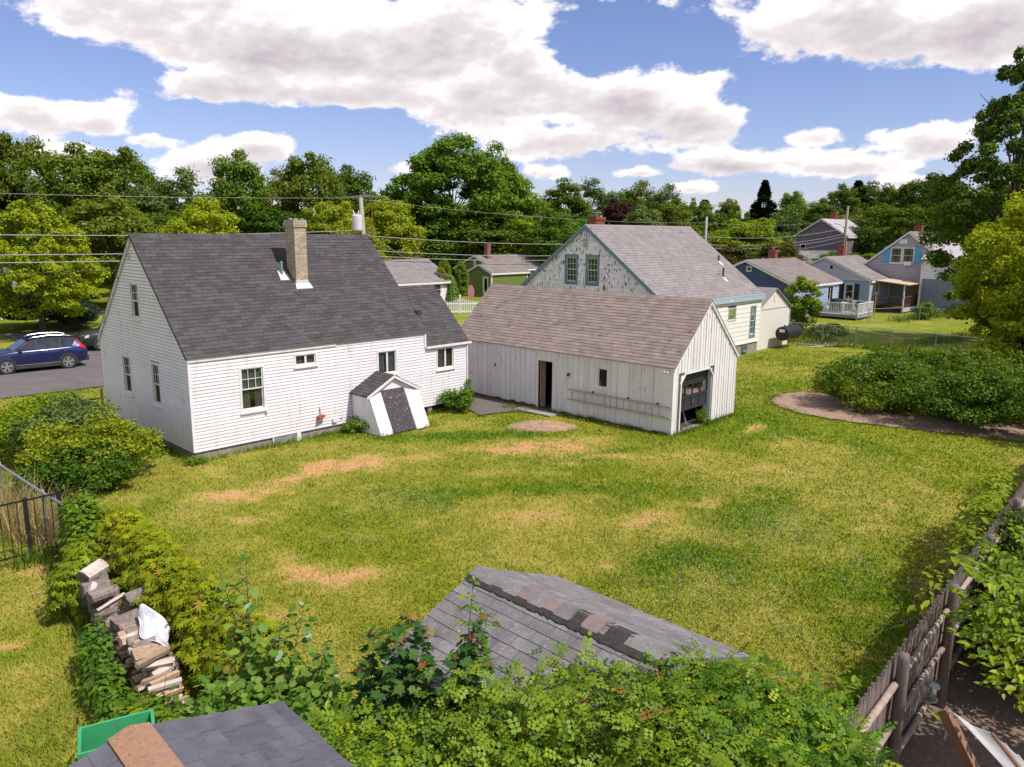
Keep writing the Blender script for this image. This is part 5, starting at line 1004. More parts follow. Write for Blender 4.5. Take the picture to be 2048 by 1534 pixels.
# --- grey deck in front of the blue house
def deck():
    T = thing('wooden_deck', 'grey wooden deck with white picket railing and side steps', 'deck', BO, YW); x0, x1, y0, y1, z = 4.6, 8.0, -3.3, -.1, .40
    for i in range(22): q = MB(); ya = y0 + i * .145; q.box((x0, ya, z - .035), (x1, ya + .137, z)); q.build('deck_board', DECKG, T)
    q = MB(); q.box((x0, y0, z - .24), (x1, y0 + .04, z - .04)); q.build('rim_board', DECKG, T); q = MB(); q.box((x0, y0 + .041, z - .24), (x0 + .04, y1, z - .04)); q.build('rim_board', DECKG, T); q = MB(); q.box((x1 - .04, y0 + .041, z - .24), (x1, y1, z - .04)); q.build('rim_board', DECKG, T)
    for x_ in (x0 + .1, (x0 + x1) / 2, x1 - .2): q = MB(); q.box((x_, y0 + .06, -.05), (x_ + .1, y0 + .16, z - .04)); q.build('leg', BAREW, T)
    def rail(A, B, posts=True):
        A = Vector(A); B = Vector(B); n_ = int((B - A).length / .135)
        for h in (.10, .90): q = MB(); q.bar(A + Vector((0, 0, h)), B + Vector((0, 0, h)), .04 if h < .5 else .12, .07 if h < .5 else .035); q.build('rail', TRIM, T)
        for i in range(n_ + 1): p = A.lerp(B, i / n_); big_ = i % 9 == 0 or i == n_; q = MB(); w = .045 if big_ else .02; q.box((p.x - w, p.y - w, p.z + (0 if big_ else .08)), (p.x + w, p.y + w, p.z + (.93 if big_ else .9))); q.build('post' if big_ else 'baluster', TRIM, T)
    rail((x0 + .05, y0 + .05, z), (x1 - .05, y0 + .05, z)); rail((x0 + .05, y0 + .05, z), (x0 + .05, y1, z)); rail((x1 - .05, y0 + .15, z), (x1 - .05, y0 + 1.6, z))
    sx = x1 + .02; 
    for i in range(4): q = MB(); q.box((sx + .28 * i, y0 + 1.7, z - .18 * (i + 1) - .04), (sx + .28 * i + .3, y0 + 2.8, z - .18 * (i + 1))); q.build('step', DECKG, T)
    for y_ in (y0 + 1.68, y0 + 2.82): rail((sx + .02, y_, z), (sx + 1.15, y_, 0.02))
deck()
U_, V_ = rot(YW)
def lo(o, x, y, z=0): return Vector(o) + U_ * x + V_ * y + Vector((0, 0, z))
def grill():
    T = thing('barbecue', 'black covered barbecue standing on the deck behind the railing', 'barbecue', lo(BO, 5.5, -1.2, .40), YW); q = MB()
    q.hexa([(0, 0, 0.05), (1.3, 0, .05), (1.3, .55, .05), (0, .55, .05), (.03, .03, .85), (1.27, .03, .85), (1.27, .52, .85), (.03, .52, .85)]); q.build('cover_skirt', BLACKM, T)
    q = MB(); q.hexa([(.0, .0, .85), (1.3, .0, .85), (1.3, .55, .85), (0, .55, .85), (.08, .12, 1.12), (1.22, .12, 1.12), (1.22, .45, 1.12), (.08, .45, 1.12)]); q.build('lid', BLACKM, T)
grill()
def deckstuff():
    T = thing('patio_table', 'small white plastic table near the corner of the deck', 'table', lo(BO, 6.9, -1.4, .40), YW); q = MB(); q.box((0, 0, .68), (.8, .6, .72)); q.build('tabletop', WPLAS, T)
    for a in ((.05, .05), (.7, .05), (.05, .5), (.7, .5)): q = MB(); q.box((a[0], a[1], 0), (a[0] + .05, a[1] + .05, .68)); q.build('leg', WPLAS, T)
    T = thing('patio_chair', 'white plastic chair standing by the patio door', 'chair', lo(BO, 7.2, -.8, .40), YW); q = MB(); q.box((0, 0, .42), (.5, .5, .46)); q.build('seat', WPLAS, T); q = MB(); q.box((0, .46, .46), (.5, .5, 1.0)); q.build('backrest', WPLAS, T)
    for a in ((.0, .0), (.45, .0), (.0, .45), (.45, .45)): q = MB(); q.box((a[0], a[1], 0), (a[0] + .05, a[1] + .05, .42)); q.build('leg', WPLAS, T)
    T = thing('fire_bowl', 'dark round kettle with a pointed lid on the deck corner', 'fire bowl', lo(BO, 7.3, -2.4, .40), YW); q = MB(); q.tube([(0, 0, .35), (0, 0, .55), (0, 0, .75), (0, 0, .95)], [.2, .34, .32, .05], 12); q.build('bowl', BLACKM, T)
    for k in range(3): a = k * 2.1; q = MB(); q.tube([(.1 * math.cos(a), .1 * math.sin(a), .4), (.3 * math.cos(a), .3 * math.sin(a), 0)], .015, 5); q.build('leg', BLACKM, T)
deckstuff()
for k, (x_, y_, z_, l) in enumerate(((4.75, -2.4, 1.9, 'yellow marker pole in front of the deck railing'), (8.1, -3.4, 2.1, 'yellow-brown pole at the outer deck corner'))):
    p = lo(BO, x_, y_); q = MB(); q.tube([(p.x, p.y, 0), (p.x, p.y, z_)], .035, 6); tag(q.build('marker_pole', YEL, None), l, 'pole')
# --- lavender house with bright blue shutters and its two storey wing
VO = (41.2, 65.0, 0)
T, fr, lf = nhouse('lavender_house', 'lavender-grey gabled house with bright blue shutters at the far right', at(1932, 628, 66.0) * 1 - Vector((0, 0, at(1932, 628, 66.0).z)) if False else (39.4, 67.8, 0), YW, 9.0, 9.2, .4, 3.3, 7.0, LILAC, ROOFT,
    left=[(4.0, 5.0, 4.15, 5.6, dict(split='h', cols=0, rows=0, curt=CURT)), (5.05, 6.05, 4.15, 5.6, dict(split='h', cols=0, rows=0, curt=CURT)), (7.2, 8.3, 1.4, 3.0, dict(split='h', cols=0, rows=0, curt=CURT))], expo=.13, over=.2)
for s_, z_ in ((3.45, 4.2), (6.1, 4.2), (6.55, 1.4), (8.35, 1.4)): q = MB(); lf.box(q, s_, s_ + .5, z_, z_ + 1.5, .03, .07); q.build('shutter', SHUTB, T)
q = MB(); lf.box(q, 4.1, 4.7, 4.0, 4.35, .05, .4); q.build('air_conditioner', WPLAS, T)
q = MB(); lf.box(q, 4.7, 5.4, 5.95, 6.35, .03, .07); q.build('gable_vent', WPLAS, T); brick_stack(T, 2.6, 4.4, 6.5, 7.6, .6, .6, cap=False)
def wing():
    T = thing('house_wing', 'two-storey addition, white above grey-blue, with a pale metal roof', 'house', (36.6, 69.1, 0), YW); lf = WF((0, 0, 0), (0, -1, 0), (-1, 0, 0)); d = 8.0
    q = MB(); q.box((0, -d, 0), (6, 0, 4.7)); q.build('wall', GREY1, T)
    siding(T, lf, .1, 2.9, .13, lambda z: .08, lambda z: d - .05, [], GREY1, joined=True, t=.03); siding(T, lf, 2.9, 4.68, .13, lambda z: .08, lambda z: d - .05, [(3.2, 5.4, 3.9, 4.5)], WHITE, joined=True, t=.03)
    window(T, WF((-.03, 0, 0), (0, -1, 0), (-1, 0, 0)), 3.2, 5.4, 3.9, 4.5, split='v', curt=CURT); q = MB(); lf.box(q, -.02, .08, .1, 4.65, .0, .05); q.build('corner_board', TRIM, T)
    U = Vector((3.2, 0, 1.35)); slab(T, (-.25, -d - .2, 4.62), (0, 1, 0), d + .35, U, U.length + .2, ROOFM, .1); q = MB(); q.box((-.3, -d - .2, 4.5), (-.24, .1, 4.62)); q.build('gutter', PLAST, T)
    q = MB(); q.tube([(-.07, .05, 4.5), (-.07, .05, .2)], .035, 5); q.build('downspout', WPLAS, T)
wing()
# --- white ranch, green house
T, fr, lf = nhouse('white_ranch_house', 'low white house with pale grey roof beyond the street', (-12.9, 64.6, 0), YW, 10.2, 7.0, .2, 2.3, 4.08, WHITE, ROOFG, front=[(5.0, 6.3, .9, 2.0, dict(split='h', cols=0, rows=0, shade=SHADE, cw=.07)), (8.0, 9.1, .9, 2.0, dict(split='h', cols=0, rows=0, shade=SHADE, cw=.07)), (6.75, 7.45, .3, 2.0, dict(split='1', cols=1, rows=1, sill=False, casing=GREY1, cw=.25))], expo=.13, over=.3)
T, fr, lf = nhouse('green_house', 'olive green cottage with pale roof and red brick chimney', (-1.94, 84.27, 0), YW, 8.6, 6.4, .2, 2.7, 4.1, GREEN1, ROOFT, front=[(5.0, 5.9, 1.2, 2.3, dict(split='1', cols=1, rows=1, curt=CURT))], left=[(5.2, 5.9, 1.0, 2.2, dict(split='1', cols=1, rows=1))], expo=.14, over=.25)
brick_stack(T, 1.0, 2.2, 3.2, 5.35, .5, .5, cap=False, m=mat('pink_brick', (.34, .13, .12), (.26, .10, .09), rv=.2))
q = MB(); lf.box(q, 3.0, 3.35, 3.0, 3.6, .03, .06); q.build('gable_vent', TRIM, T)
def gporch():
    T, fr, lf = nhouse('green_porch_wing', 'small olive gabled entry wing in front of the green cottage', (-2.2, 80.4, 0), YW, 5.5, 3.6, .2, 2.55, 3.35, GREEN1, ROOFT, left=[(.5, 1.3, .3, 2.1, dict(split='1', cols=1, rows=1, sill=False, casing=TRIM, cw=.14))], expo=.14, over=.2)
    for s_ in (.0, 3.5): q = MB(); lf.box(q, s_, s_ + .1, .2, 2.5, .0, .07); q.build('corner_board', TRIM, T)
gporch()
# --- distant mauve house
T, fr, lf = nhouse('mauve_house', 'mauve-grey gabled house with pale roof on the far rise', (46.5, 108.5, 0), YW, 9.5, 7.4, .3, 6.6, 8.9, MAUVE, ROOFM, left=[(5.7, 6.6, 4.2, 5.4, dict(split='h', cols=0, rows=0))], front=[(1.5, 2.3, 4.3, 6.0, dict(split='h')), (3.6, 4.4, 4.3, 6.0, dict(split='h')), (5.6, 6.4, 4.3, 6.0, dict(split='h'))], expo=.2, over=.3)
brick_stack(T, 4.6, 3.6, 8.2, 9.9, .7, .7, cap=False)
q = MB(); q.hexa([(-6, 1, 0), (-.1, 1, 0), (-.1, 7, 0), (-6, 7, 0), (-6, 1, 3.0), (-.1, 1, 3.4), (-.1, 7, 3.4), (-6, 7, 3.0)]); q.build('side_wing', MAUVE, T); slab(T, (-6.3, .8, 3.0), (0, 1, 0), 6.6, (6, 0, 1.6), 6.3, ROOFG, .1, 'wing_roof')
# --- white building with balcony at the far left
T, fr, lf = nhouse('balcony_house', 'pale two-storey house with railed balcony behind the maple', (-47.3, 56.5, 0), .25, 7.0, 8.0, .2, 5.4, 7.6, mat('pale_blue_grey_wall', (.48, .50, .55)), ROOFG, front=[(4.8, 6.0, 3.6, 5.4, dict(split='v', cw=.1))], expo=.2)
q = MB(); q.box((1, -2.4, 5.25), (9.3, 0, 5.4)); q.build('balcony_floor', TRIM, T)
for i in range(30): q = MB(); x_ = 1 + i * .28; q.box((x_, -2.4, 5.4), (x_ + .05, -2.35, 6.3)); q.build('baluster', TRIM, T)
q = MB(); q.box((1, -2.45, 6.3), (9.3, -2.33, 6.38)); q.build('rail', TRIM, T)
for x_ in (1.1, 9.0): q = MB(); q.box((x_, -2.35, 0), (x_ + .15, -2.2, 5.25)); q.build('post', TRIM, T)
# --- chimneys/houses peeping behind
T, fr, lf = nhouse('hidden_house', 'house almost hidden by brush with only its red chimney showing', (22.5, 84, 0), YW, 8, 7, .3, 2.4, 4.0, CREAM, ROOFG, expo=.2)
brick_stack(T, 3, 3.2, 3.6, 5.6, .6, .6)

# ------------------------------------------------------------------ foreground sheds
def shed_one():
    o = Vector((-.41, 8.84, 0)); yaw = -.764; L_ = 2.95; zr = 2.6; ze = 2.0; wR = 1.46; wL = 1.5
    T = thing('garden_shed', 'low garden shed with worn grey shingle roof and patched ridge', 'shed', o, yaw); Mi = Matrix.Translation(o) @ Matrix.Rotation(yaw, 4, 'Z'); zl = zr - (zr - ze) / wR * wL
    q = MB(); q.box((.12, -wL + .15, -.05), (L_ - .1, wR - .15, zl - .1)); q.build('wall', mat('brown_shed_wall', (.12, .09, .075), rough=.9), T)
    for nm, sg, w, zz in (('roof', 1, wR, ze), ('roof', -1, wL, zl)):
        P0 = Vector((0, sg * w, zz)); U = Vector((0, -sg * w, zr - zz)); r = slab(T, P0, (1, 0, 0), L_, U, U.length, ROOFS, .04, nm)
        mts = None
        shingles(r, P0, (1, 0, 0), L_, U, U.length + .01, ROOFS, .148, .305, th=.008, inv=Mi, stag=.5, gp=.009)
    # ridge caps, patched with newer pinkish ones, two missing
    n_ = 15; cw = .17
    for i in range(n_):
        x0 = L_ * i / n_; x1 = x0 + L_ / n_ + .02; mm = ROOFP if i in (4, 6, 9) else ROOFS
        if i in (8, 10, 11): continue
        q = MB(); h = .03 + .006 * (i % 2); dl = (zr - zl) / wL * cw; dr = (zr - ze) / wR * cw; t = .016
        q.hexa([(x0, -cw, zr - dl + h - t), (x1, -cw, zr - dl + h - t), (x1, 0, zr + h - t), (x0, 0, zr + h - t), (x0, -cw, zr - dl + h), (x1, -cw, zr - dl + h), (x1, 0, zr + h + .004), (x0, 0, zr + h + .004)])
        q.hexa([(x0, 0, zr + h - t), (x1, 0, zr + h - t), (x1, cw, zr - dr + h - t), (x0, cw, zr - dr + h - t), (x0, 0, zr + h + .004), (x1, 0, zr + h + .004), (x1, cw, zr - dr + h), (x0, cw, zr - dr + h)])
        q.build('ridge_shingle', mm, T)
    q = MB(); nn = 30   # the open tar line under the caps
    for i in range(nn): x0 = L_ * i / nn; j = random.uniform(-.012, .02); dl = (zr - zl) / wL; q.hexa([(x0, -.235 + j, zr - .235 * dl + .012), (x0 + L_ / nn, -.235 - j * .4, zr - .235 * dl + .012), (x0 + L_ / nn, -.15, zr - .15 * dl + .012), (x0, -.15, zr - .15 * dl + .012), (x0, -.23 + j, zr - .23 * dl + .03), (x0 + L_ / nn, -.23 - j * .4, zr - .23 * dl + .03), (x0 + L_ / nn, -.15, zr - .15 * dl + .036), (x0, -.15, zr - .15 * dl + .036)])
    for sg_, dl in ((-1, (zr - zl) / wL), (1, (zr - ze) / wR)):
        for a_, b_ in ((1.60, 1.74), (2.05, 2.3)): q.hexa([(a_, 0, zr - .02), (b_, 0, zr - .02), (b_, sg_ * .155, zr - .155 * dl - .02), (a_, sg_ * .155, zr - .155 * dl - .02), (a_, 0, zr + .018), (b_, 0, zr + .018), (b_, sg_ * .155, zr - .155 * dl + .018), (a_, sg_ * .155, zr - .155 * dl + .018)])
    q.build('underlay', TAR, T)
shed_one()
def shed_two():
    o = Vector((-3.05, 5.47, 0)); yaw = -.803; L_ = 2.6; zr = 2.75; ze = 2.39; w = 1.3
    T = thing('near_shed', 'nearest shed, blue-grey shingle roof with an orange-brown ridge strip', 'shed', o, yaw); Mi = Matrix.Translation(o) @ Matrix.Rotation(yaw, 4, 'Z')
    q = MB(); q.box((.12, -w + .15, -.05), (L_, w - .15, ze - .08)); q.build('wall', mat('grey_shed_wall', (.22, .20, .18), rough=.9), T)
    RM = mat('blue_grey_tab_shingle', (.15, .145, .165), (.105, .10, .12), sc=5, rough=.95, bump=.9, bsc=200, rv=.18, d=((.26, .26, .28), 60, .62, .7))
    for sg in (1, -1): P0 = Vector((0, sg * w, ze)); U = Vector((0, -sg * w, zr - ze)); r = slab(T, P0, (1, 0, 0), L_, U, U.length, RM, .04); shingles(r, P0, (1, 0, 0), L_, U, U.length + .01, RM, .148, .3, th=.008, inv=Mi, stag=.43, jit=1, gp=.007)
    for i, (x0, x1, mm) in enumerate(((0.0, .82, ROOFO), (.80, 1.05, RM), (1.03, 1.9, ROOFO), (1.88, 2.6, RM))):
        q = MB(); cw = .16; d = (zr - ze) / w * cw; h = .03 + .004 * i; t = .014
        for s_ in (1, -1): q.hexa([(x0, 0, zr + h - t), (x1, 0, zr + h - t), (x1, s_ * cw, zr - d + h - t), (x0, s_ * cw, zr - d + h - t), (x0, 0, zr + h), (x1, 0, zr + h), (x1, s_ * cw, zr - d + h), (x0, s_ * cw, zr - d + h)])
        q.build('ridge_shingle', mm, T)
shed_two()
def gbox():
    T = thing('green_planter_box', 'tall open green painted wooden box beside the nearest shed', 'box', (0, 0, 0)); p = [at(150, 1490, 6.0), at(304, 1430, 6.8), at(318, 1442, 6.55), at(168, 1512, 5.7)]
    z = 2.05; A = at(152, 1492, 6.2); A = Vector((A.x, A.y, 0)); yaw = .52; T.location = A; T.rotation_euler = (0, 0, .49)
    def z_at(): return 2.0
    L_, D = .66, .42
    for nm, a, b in (('side', (0, 0, 0), (L_, .03, 1.95)), ('side', (0, D, 0), (L_, D + .03, 1.95)), ('end', (0, .03, 0), (.03, D, 1.95)), ('end', (L_ - .03, .03, 0), (L_, D, 1.95))): q = MB(); q.box(a, b); q.build(nm, GREENB, T)
    q = MB(); q.box((.03, .03, 1.2), (L_ - .03, D, 1.25)); q.build('inner_shelf', GREENB, T)
gbox()

# ------------------------------------------------------------------ fences
def stockade():
    A = Vector((10.26, 14.63, 0)); B = Vector((3.1, 6.6, 0)); d = (A - B).normalized(); o = B - d * 1.2; yaw = math.atan2(d.y, d.x); Lf = (A - B).length + 1.2 + 9
    T = thing('stockade_fence', 'weathered grey stockade fence of pointed pickets with log rails and posts', 'fence', o, yaw)
    x = 0; k = 0
    shared = []
    for v in range(5):
        q = MB(); w = .062 + .006 * v; h = 1.78 + .012 * v; q.hexa([(0, .0, .03), (w, .0, .03), (w, .028, .03), (0, .028, .03), (0, .0, h - .1), (w, .0, h - .1), (w, .028, h - .1), (0, .028, h - .1)]); q.hexa([(0, .0, h - .1), (w, .0, h - .1), (w, .028, h - .1), (0, .028, h - .1), (w * .4, .0, h), (w * .6, .0, h), (w * .6, .028, h), (w * .4, .028, h)]); shared.append((w, q.mesh('picket', FENW)))
    while x < Lf:
        w, me = random.choice(shared); s = random.uniform(.985, 1.012)
        if k < 300: link('picket', me, T, M=Matrix.Translation((x, random.uniform(0, .008), 0)) @ Matrix.Rotation(random.uniform(-.008, .008), 4, 'Y') @ Matrix.Diagonal((1, 1, s, 1)))
        x += w + random.uniform(.002, .008); k += 1
    px = .9; posts = []
    for wf in (.9, 3.33, 5.75, 8.2, 10.6, 13.0, 15.4, 17.8):
        q = MB(); q.tube([(wf, -.10, -.1), (wf, -.10, 1.83), (wf, -.10, 1.90)], [.075, .07, .055], 10); q.build('post', FENW, T, smooth=True); posts.append(wf)
    for a, b in zip([-.3] + posts, posts + [posts[-1] + 2]):
        for z in (.35, .95, 1.52):
            q = MB(); n_ = 5; q.tube([(a + .05 + (b - a - .1) * i / n_, -.052 + random.uniform(-.006, .006), z + random.uniform(-.012, .012)) for i in range(n_ + 1)], [.04 + random.uniform(-.004, .004) for _ in range(n_ + 1)], 8); q.build('rail', RAILW, T, smooth=True)
    return T
stockade()
def lantern():
    p = at(1863, 1385, 8.75); T = thing('solar_lantern', 'small clear hanging garden lantern on the stockade fence', 'lantern', p); q = MB(); q.tube([(0, 0, .10), (0, 0, .12), (0, 0, .14)], [.085, .08, .03], 12); q.build('cap', GALV, T)
    q = MB(); q.tube([(0, 0, -.08), (0, 0, .10)], [.06, .065], 12, caps=False); q.build('glass', GLASS, T); q = MB(); q.tube([(0, 0, -.10), (0, 0, -.08)], .085, 12); q.build('base', GALV, T); q = MB(); q.tube([(0, 0, -.05), (0, 0, 0), (0, 0, .04)], [.015, .03, .01], 8); q.build('bulb', WPLAS, T)
    q = MB(); q.tube([(-.07, 0, .1), (-.06, 0, .2), (0, 0, .24), (.06, 0, .2), (.07, 0, .1)], .004, 4); q.build('handle', GALV, T)
lantern()
def chain_fence(name, label, pts, h, pitch, wr, rail=.022, posts=None, m=GALV):
    T = thing(name, label, 'fence', (pts[0][0], pts[0][1], 0)); O = Vector((pts[0][0], pts[0][1], 0)); q = MB(); P = [Vector((p[0], p[1], 0)) - O for p in pts]
    for a, b in zip(P, P[1:]):
        r = MB(); r.tube([a + Vector((0, 0, h)), b + Vector((0, 0, h))], rail, 7); r.build('rail', m, T); Ln = (b - a).length; d = (b - a) / Ln; n_ = int((Ln + h) / pitch)
        for i in range(n_):
            s = i * pitch
            for sg in (0, 1):
                x0, x1 = s - h, s; z0, z1 = 0.03, h
                if x0 < 0: z0 = h - x1 if x1 < h else 0.03; x0 = 0
                if x1 > Ln: z1 = z0 + (Ln - x0) * (h) / (h); x1 = Ln
                if x1 - x0 < .02: continue
                if sg: p_, q_ = a + d * (Ln - x0) + Vector((0, 0, z0)), a + d * (Ln - x1) + Vector((0, 0, z1))
                else: p_, q_ = a + d * x0 + Vector((0, 0, z0)), a + d * x1 + Vector((0, 0, z1))
                up_ = Vector((0, 0, wr)); sd_ = d.cross(Vector((0, 0, 1))) * wr; q.poly([p_ - up_, q_ - up_, q_ + up_, p_ + up_]); 
    q.build('mesh_fabric', m, T, stuff=True)
    for p in (posts or pts): c = Vector((p[0], p[1], 0)) - O; r = MB(); r.tube([c, c + Vector((0, 0, h + .04))], .028, 7); r.tube([c + Vector((0, 0, h + .03)), c + Vector((0, 0, h + .08))], [.034, .012], 7); r.build('post', m, T)
    return T
chain_fence('chain_link_fence', 'galvanised chain-link fence with top rail across the far lawn', [(17.69, 48.42), (19.3, 47.3), (20.9, 46.25), (22.4, 44.9), (24.1, 43.2), (26.2, 41.0), (29, 38.5), (33, 35)], 1.2, .16, .004)
chain_fence('near_chain_link_fence', 'chain-link fence with bright top rail by the dry grass', [(-12.1, 17.35), (-9.9, 15.4), (-8.3, 14.05)], 1.2, .07, .0028, rail=.026)
chain_fence('far_yard_fence', 'low wire fence in front of the lavender house', [(27.5, 59), (32.5, 61), (35.5, 57), (38, 54), (42, 50)], 1.1, .3, .004, rail=.018)
def black_fence():
    A = Vector((-9.45, 15.2, 0)); B = Vector((-12.9, 11.4, 0)); d = (B - A).normalized(); T = thing('black_metal_fence', 'black metal railing fence with thin upright bars on the left', 'fence', A, math.atan2(d.y, d.x)); Ln = 4.6
    for x_ in (0, .62, 2.9): q = MB(); q.box((x_ - .035, -.035, -.05), (x_ + .035, .035, 1.32)); q.build('post', BLACKM, T)
    for z in (1.25, .12): q = MB(); q.box((0, -.015, z), (Ln, .015, z + .035)); q.build('rail', BLACKM, T)
    me = MB().box((-.008, -.008, .12), (.008, .008, 1.25)).mesh('baluster', BLACKM)
    x_ = .15
    while x_ < Ln:
        if min(abs(x_ - p) for p in (0, .62, 2.9)) > .06: link('baluster', me, T, M=Matrix.Translation((x_, 0, 0)))
        x_ += .155
black_fence()
def white_fence():
    T = thing('white_picket_fence', 'white vinyl picket fence with scalloped top beside the garage roof', 'fence', (-6.2, 62.9, 0)); P = [(-6.2, 62.9), (-4.35, 63.4), (-1.6, 64.2), (1.2, 66.8), (3.5, 70)]; O = Vector((-6.2, 62.9, 0))
    for a, b in zip(P, P[1:]):
        A = Vector((*a, 0)) - O; B = Vector((*b, 0)) - O; n_ = int((B - A).length / .17)
        q = MB(); q.box((A.x - .07, A.y - .07, 0), (A.x + .07, A.y + .07, 1.5)); q.tube([(A.x, A.y, 1.5), (A.x, A.y, 1.58)], [.1, .02], 4); q.build('post', WPLAS, T)
        for z in (.2, .85): q = MB(); q.bar(A + Vector((0, 0, z)), B + Vector((0, 0, z)), .04, .1); q.build('rail', WPLAS, T)
        for i in range(1, n_): p = A.lerp(B, i / n_); t = i / n_; h = 1.35 - .32 * math.sin(math.pi * t); q = MB(); q.box((p.x - .045, p.y - .012, .06), (p.x + .045, p.y + .012, h)); q.build('picket', WPLAS, T)
white_fence()
def board():
    p = at(942, 597, 74); T = thing('pink_sled', 'pink plastic sled standing against the green cottage wall', 'sled', (p.x, p.y, 0)); q = MB(); c = []
    for i in range(14): a = 2 * math.pi * i / 14; c.append((.32 * math.cos(a), .95 + .75 * math.sin(a)))
    for i in range(14): a, b = c[i], c[(i + 1) % 14]; q.hexa([(0, 0, .95), (a[0], 0, a[1]), (b[0], 0, b[1]), (0, 0, .951), (0, .05, .95), (a[0], .05, a[1]), (b[0], .05, b[1]), (0, .05, .951)])
    q.build('sled_shell', PINK, T)
board()
# rusty rail and grey pipe at the left corner of the house
q = MB(); A = at(207, 796, 27.2); B = at(92, 808, 26.8); q.tube([A, B], .035, 6); tag(q.build('rusty_rail', RUST, None), 'rusty pipe rail running from the house corner into the shrubs', 'rail')
q = MB(); c = HN + HV * 7.2 - HU * .12; q.tube([(c.x, c.y, 0), (c.x, c.y, 1.15)], .05, 8); tag(q.build('grey_pipe_post', GALV, None), 'thick grey pipe post at the far left house corner', 'post')
# ------------------------------------------------------------------ poles and wires
def pole(name, label, base, top, r0, m, arms=()):
    T = thing(name, label, 'utility pole', base); b = Vector(base); q = MB(); t = Vector(top) - b; q.tube([(0, 0, -.1), t * .5, t], [r0, r0 * .88, r0 * .72], 10); q.build('shaft', m, T, smooth=True); return T, t
PA = Vector((-9.25, 49.5, 0)); PAT = Vector((-9.62, 49.5, 8.75))
T, t = pole('utility_pole', 'leaning utility pole with white transformer behind the white house', PA, PAT, .17, POLEG)
q = MB(); c = Vector((-.55, -.35, 6.7)); q.tube([c, c + Vector((0, 0, .06)), c + Vector((-.04, 0, .92)), c + Vector((-.04, 0, 1.0))], [.26, .30, .30, .24], 14); tr = q.build('transformer', mat('white_transformer', (.66, .66, .67), rough=.4), T)
q = MB(); [q.tube([c + Vector((a, -.1, .98)), c + Vector((a * 1.5, -.12, 1.25))], [.05, .03], 6) for a in (-.15, .08)]; q.tube([(-.2, 0, 7.2), c + Vector((0, 0, .5))], .03, 5); q.build('bushing', WPLAS, tr)
q = MB(); q.tube([t - Vector((0, 0, .0)), t + Vector((0, 0, .15))], [.06, .03], 6); q.build('insulator', WPLAS, T)
PB = at(1411, 480, 80); PBb = Vector((PB.x, PB.y, 0)); T, t = pole('utility_pole', 'grey utility pole rising behind the peeling house roof', PBb, PBb + Vector((0, 0, 8.4)), .16, POLEG)
PC = at(1686, 480, 108); PCb = Vector((PC.x, PC.y, 0)); T, t = pole('utility_pole', 'brown utility pole with street lamp arm near the mauve house', PCb, PCb + Vector((.3, 0, 10.6)), .2, POLE)
q = MB(); q.tube([(0.1, 0, 7.6), (-.8, -.3, 8.1), (-1.7, -.5, 8.25)], .04, 5); q.tube([(-1.7, -.5, 8.22), (-2.2, -.6, 8.2)], [.06, .12], 6); q.build('lamp_arm', GALV, T)
def wire(label, A, B, sag, r, m, name='overhead_wire', group='overhead wires along the street'):
    A = Vector(A); B = Vector(B); n_ = 16; q = MB(); q.tube([A.lerp(B, i / n_) - Vector((0, 0, sag * 4 * (i / n_) * (1 - i / n_))) for i in range(n_ + 1)], r, 4); tag(q.build(name, m, None), label, 'wire', group)
dl = Vector((-.69, -.72, 0)) * 38
for h, sg, r, hb, m, l in ((8.75, .35, .010, 8.4, WIRE, 'topmost thin wire'), (6.75, .5, .022, 7.0, WIRE, 'upper cable'), (5.85, .55, .023, 6.2, WIRE, 'middle pale cable'), (5.5, .55, .023, 5.85, WIRE, 'pale cable below the middle one'), (5.0, .5, .018, 5.3, WIREB, 'lowest black cable')):
    wire(l + ' running left from the leaning pole past the maple', (PAT.x if h > 8 else PA.x - .3, 49.5, h), PA + dl + Vector((0, 0, hb)), sg, r, m)
    wire(l + ' running right from the leaning pole behind the garage', (PAT.x if h > 8 else PA.x - .2, 49.5, h - (.35 if 5.2 < h < 8 else .1)), PBb + Vector((0, 0, hb - .6)), sg * 1.3, r, m)
    wire(l + ' between the two far poles on the right', PBb + Vector((0, 0, hb - .6)), PCb + Vector((0, 0, hb + .6)), .6, r, WIRE)
    wire(l + ' leading right from the brown lamp pole', PCb + Vector((0, 0, hb + .6)), PCb + Vector((30, 25, hb + .8)), .6, r, WIRE)
wire('service drop falling from the pole to the white ranch', (PA.x, 49.5, 6.7), at(905, 553, 62), .5, .022, WIRE)
wire('service drop from the pole towards the white house ridge', (PA.x, 49.5, 6.5), at(470, 472, 30), .4, .016, WIRE)

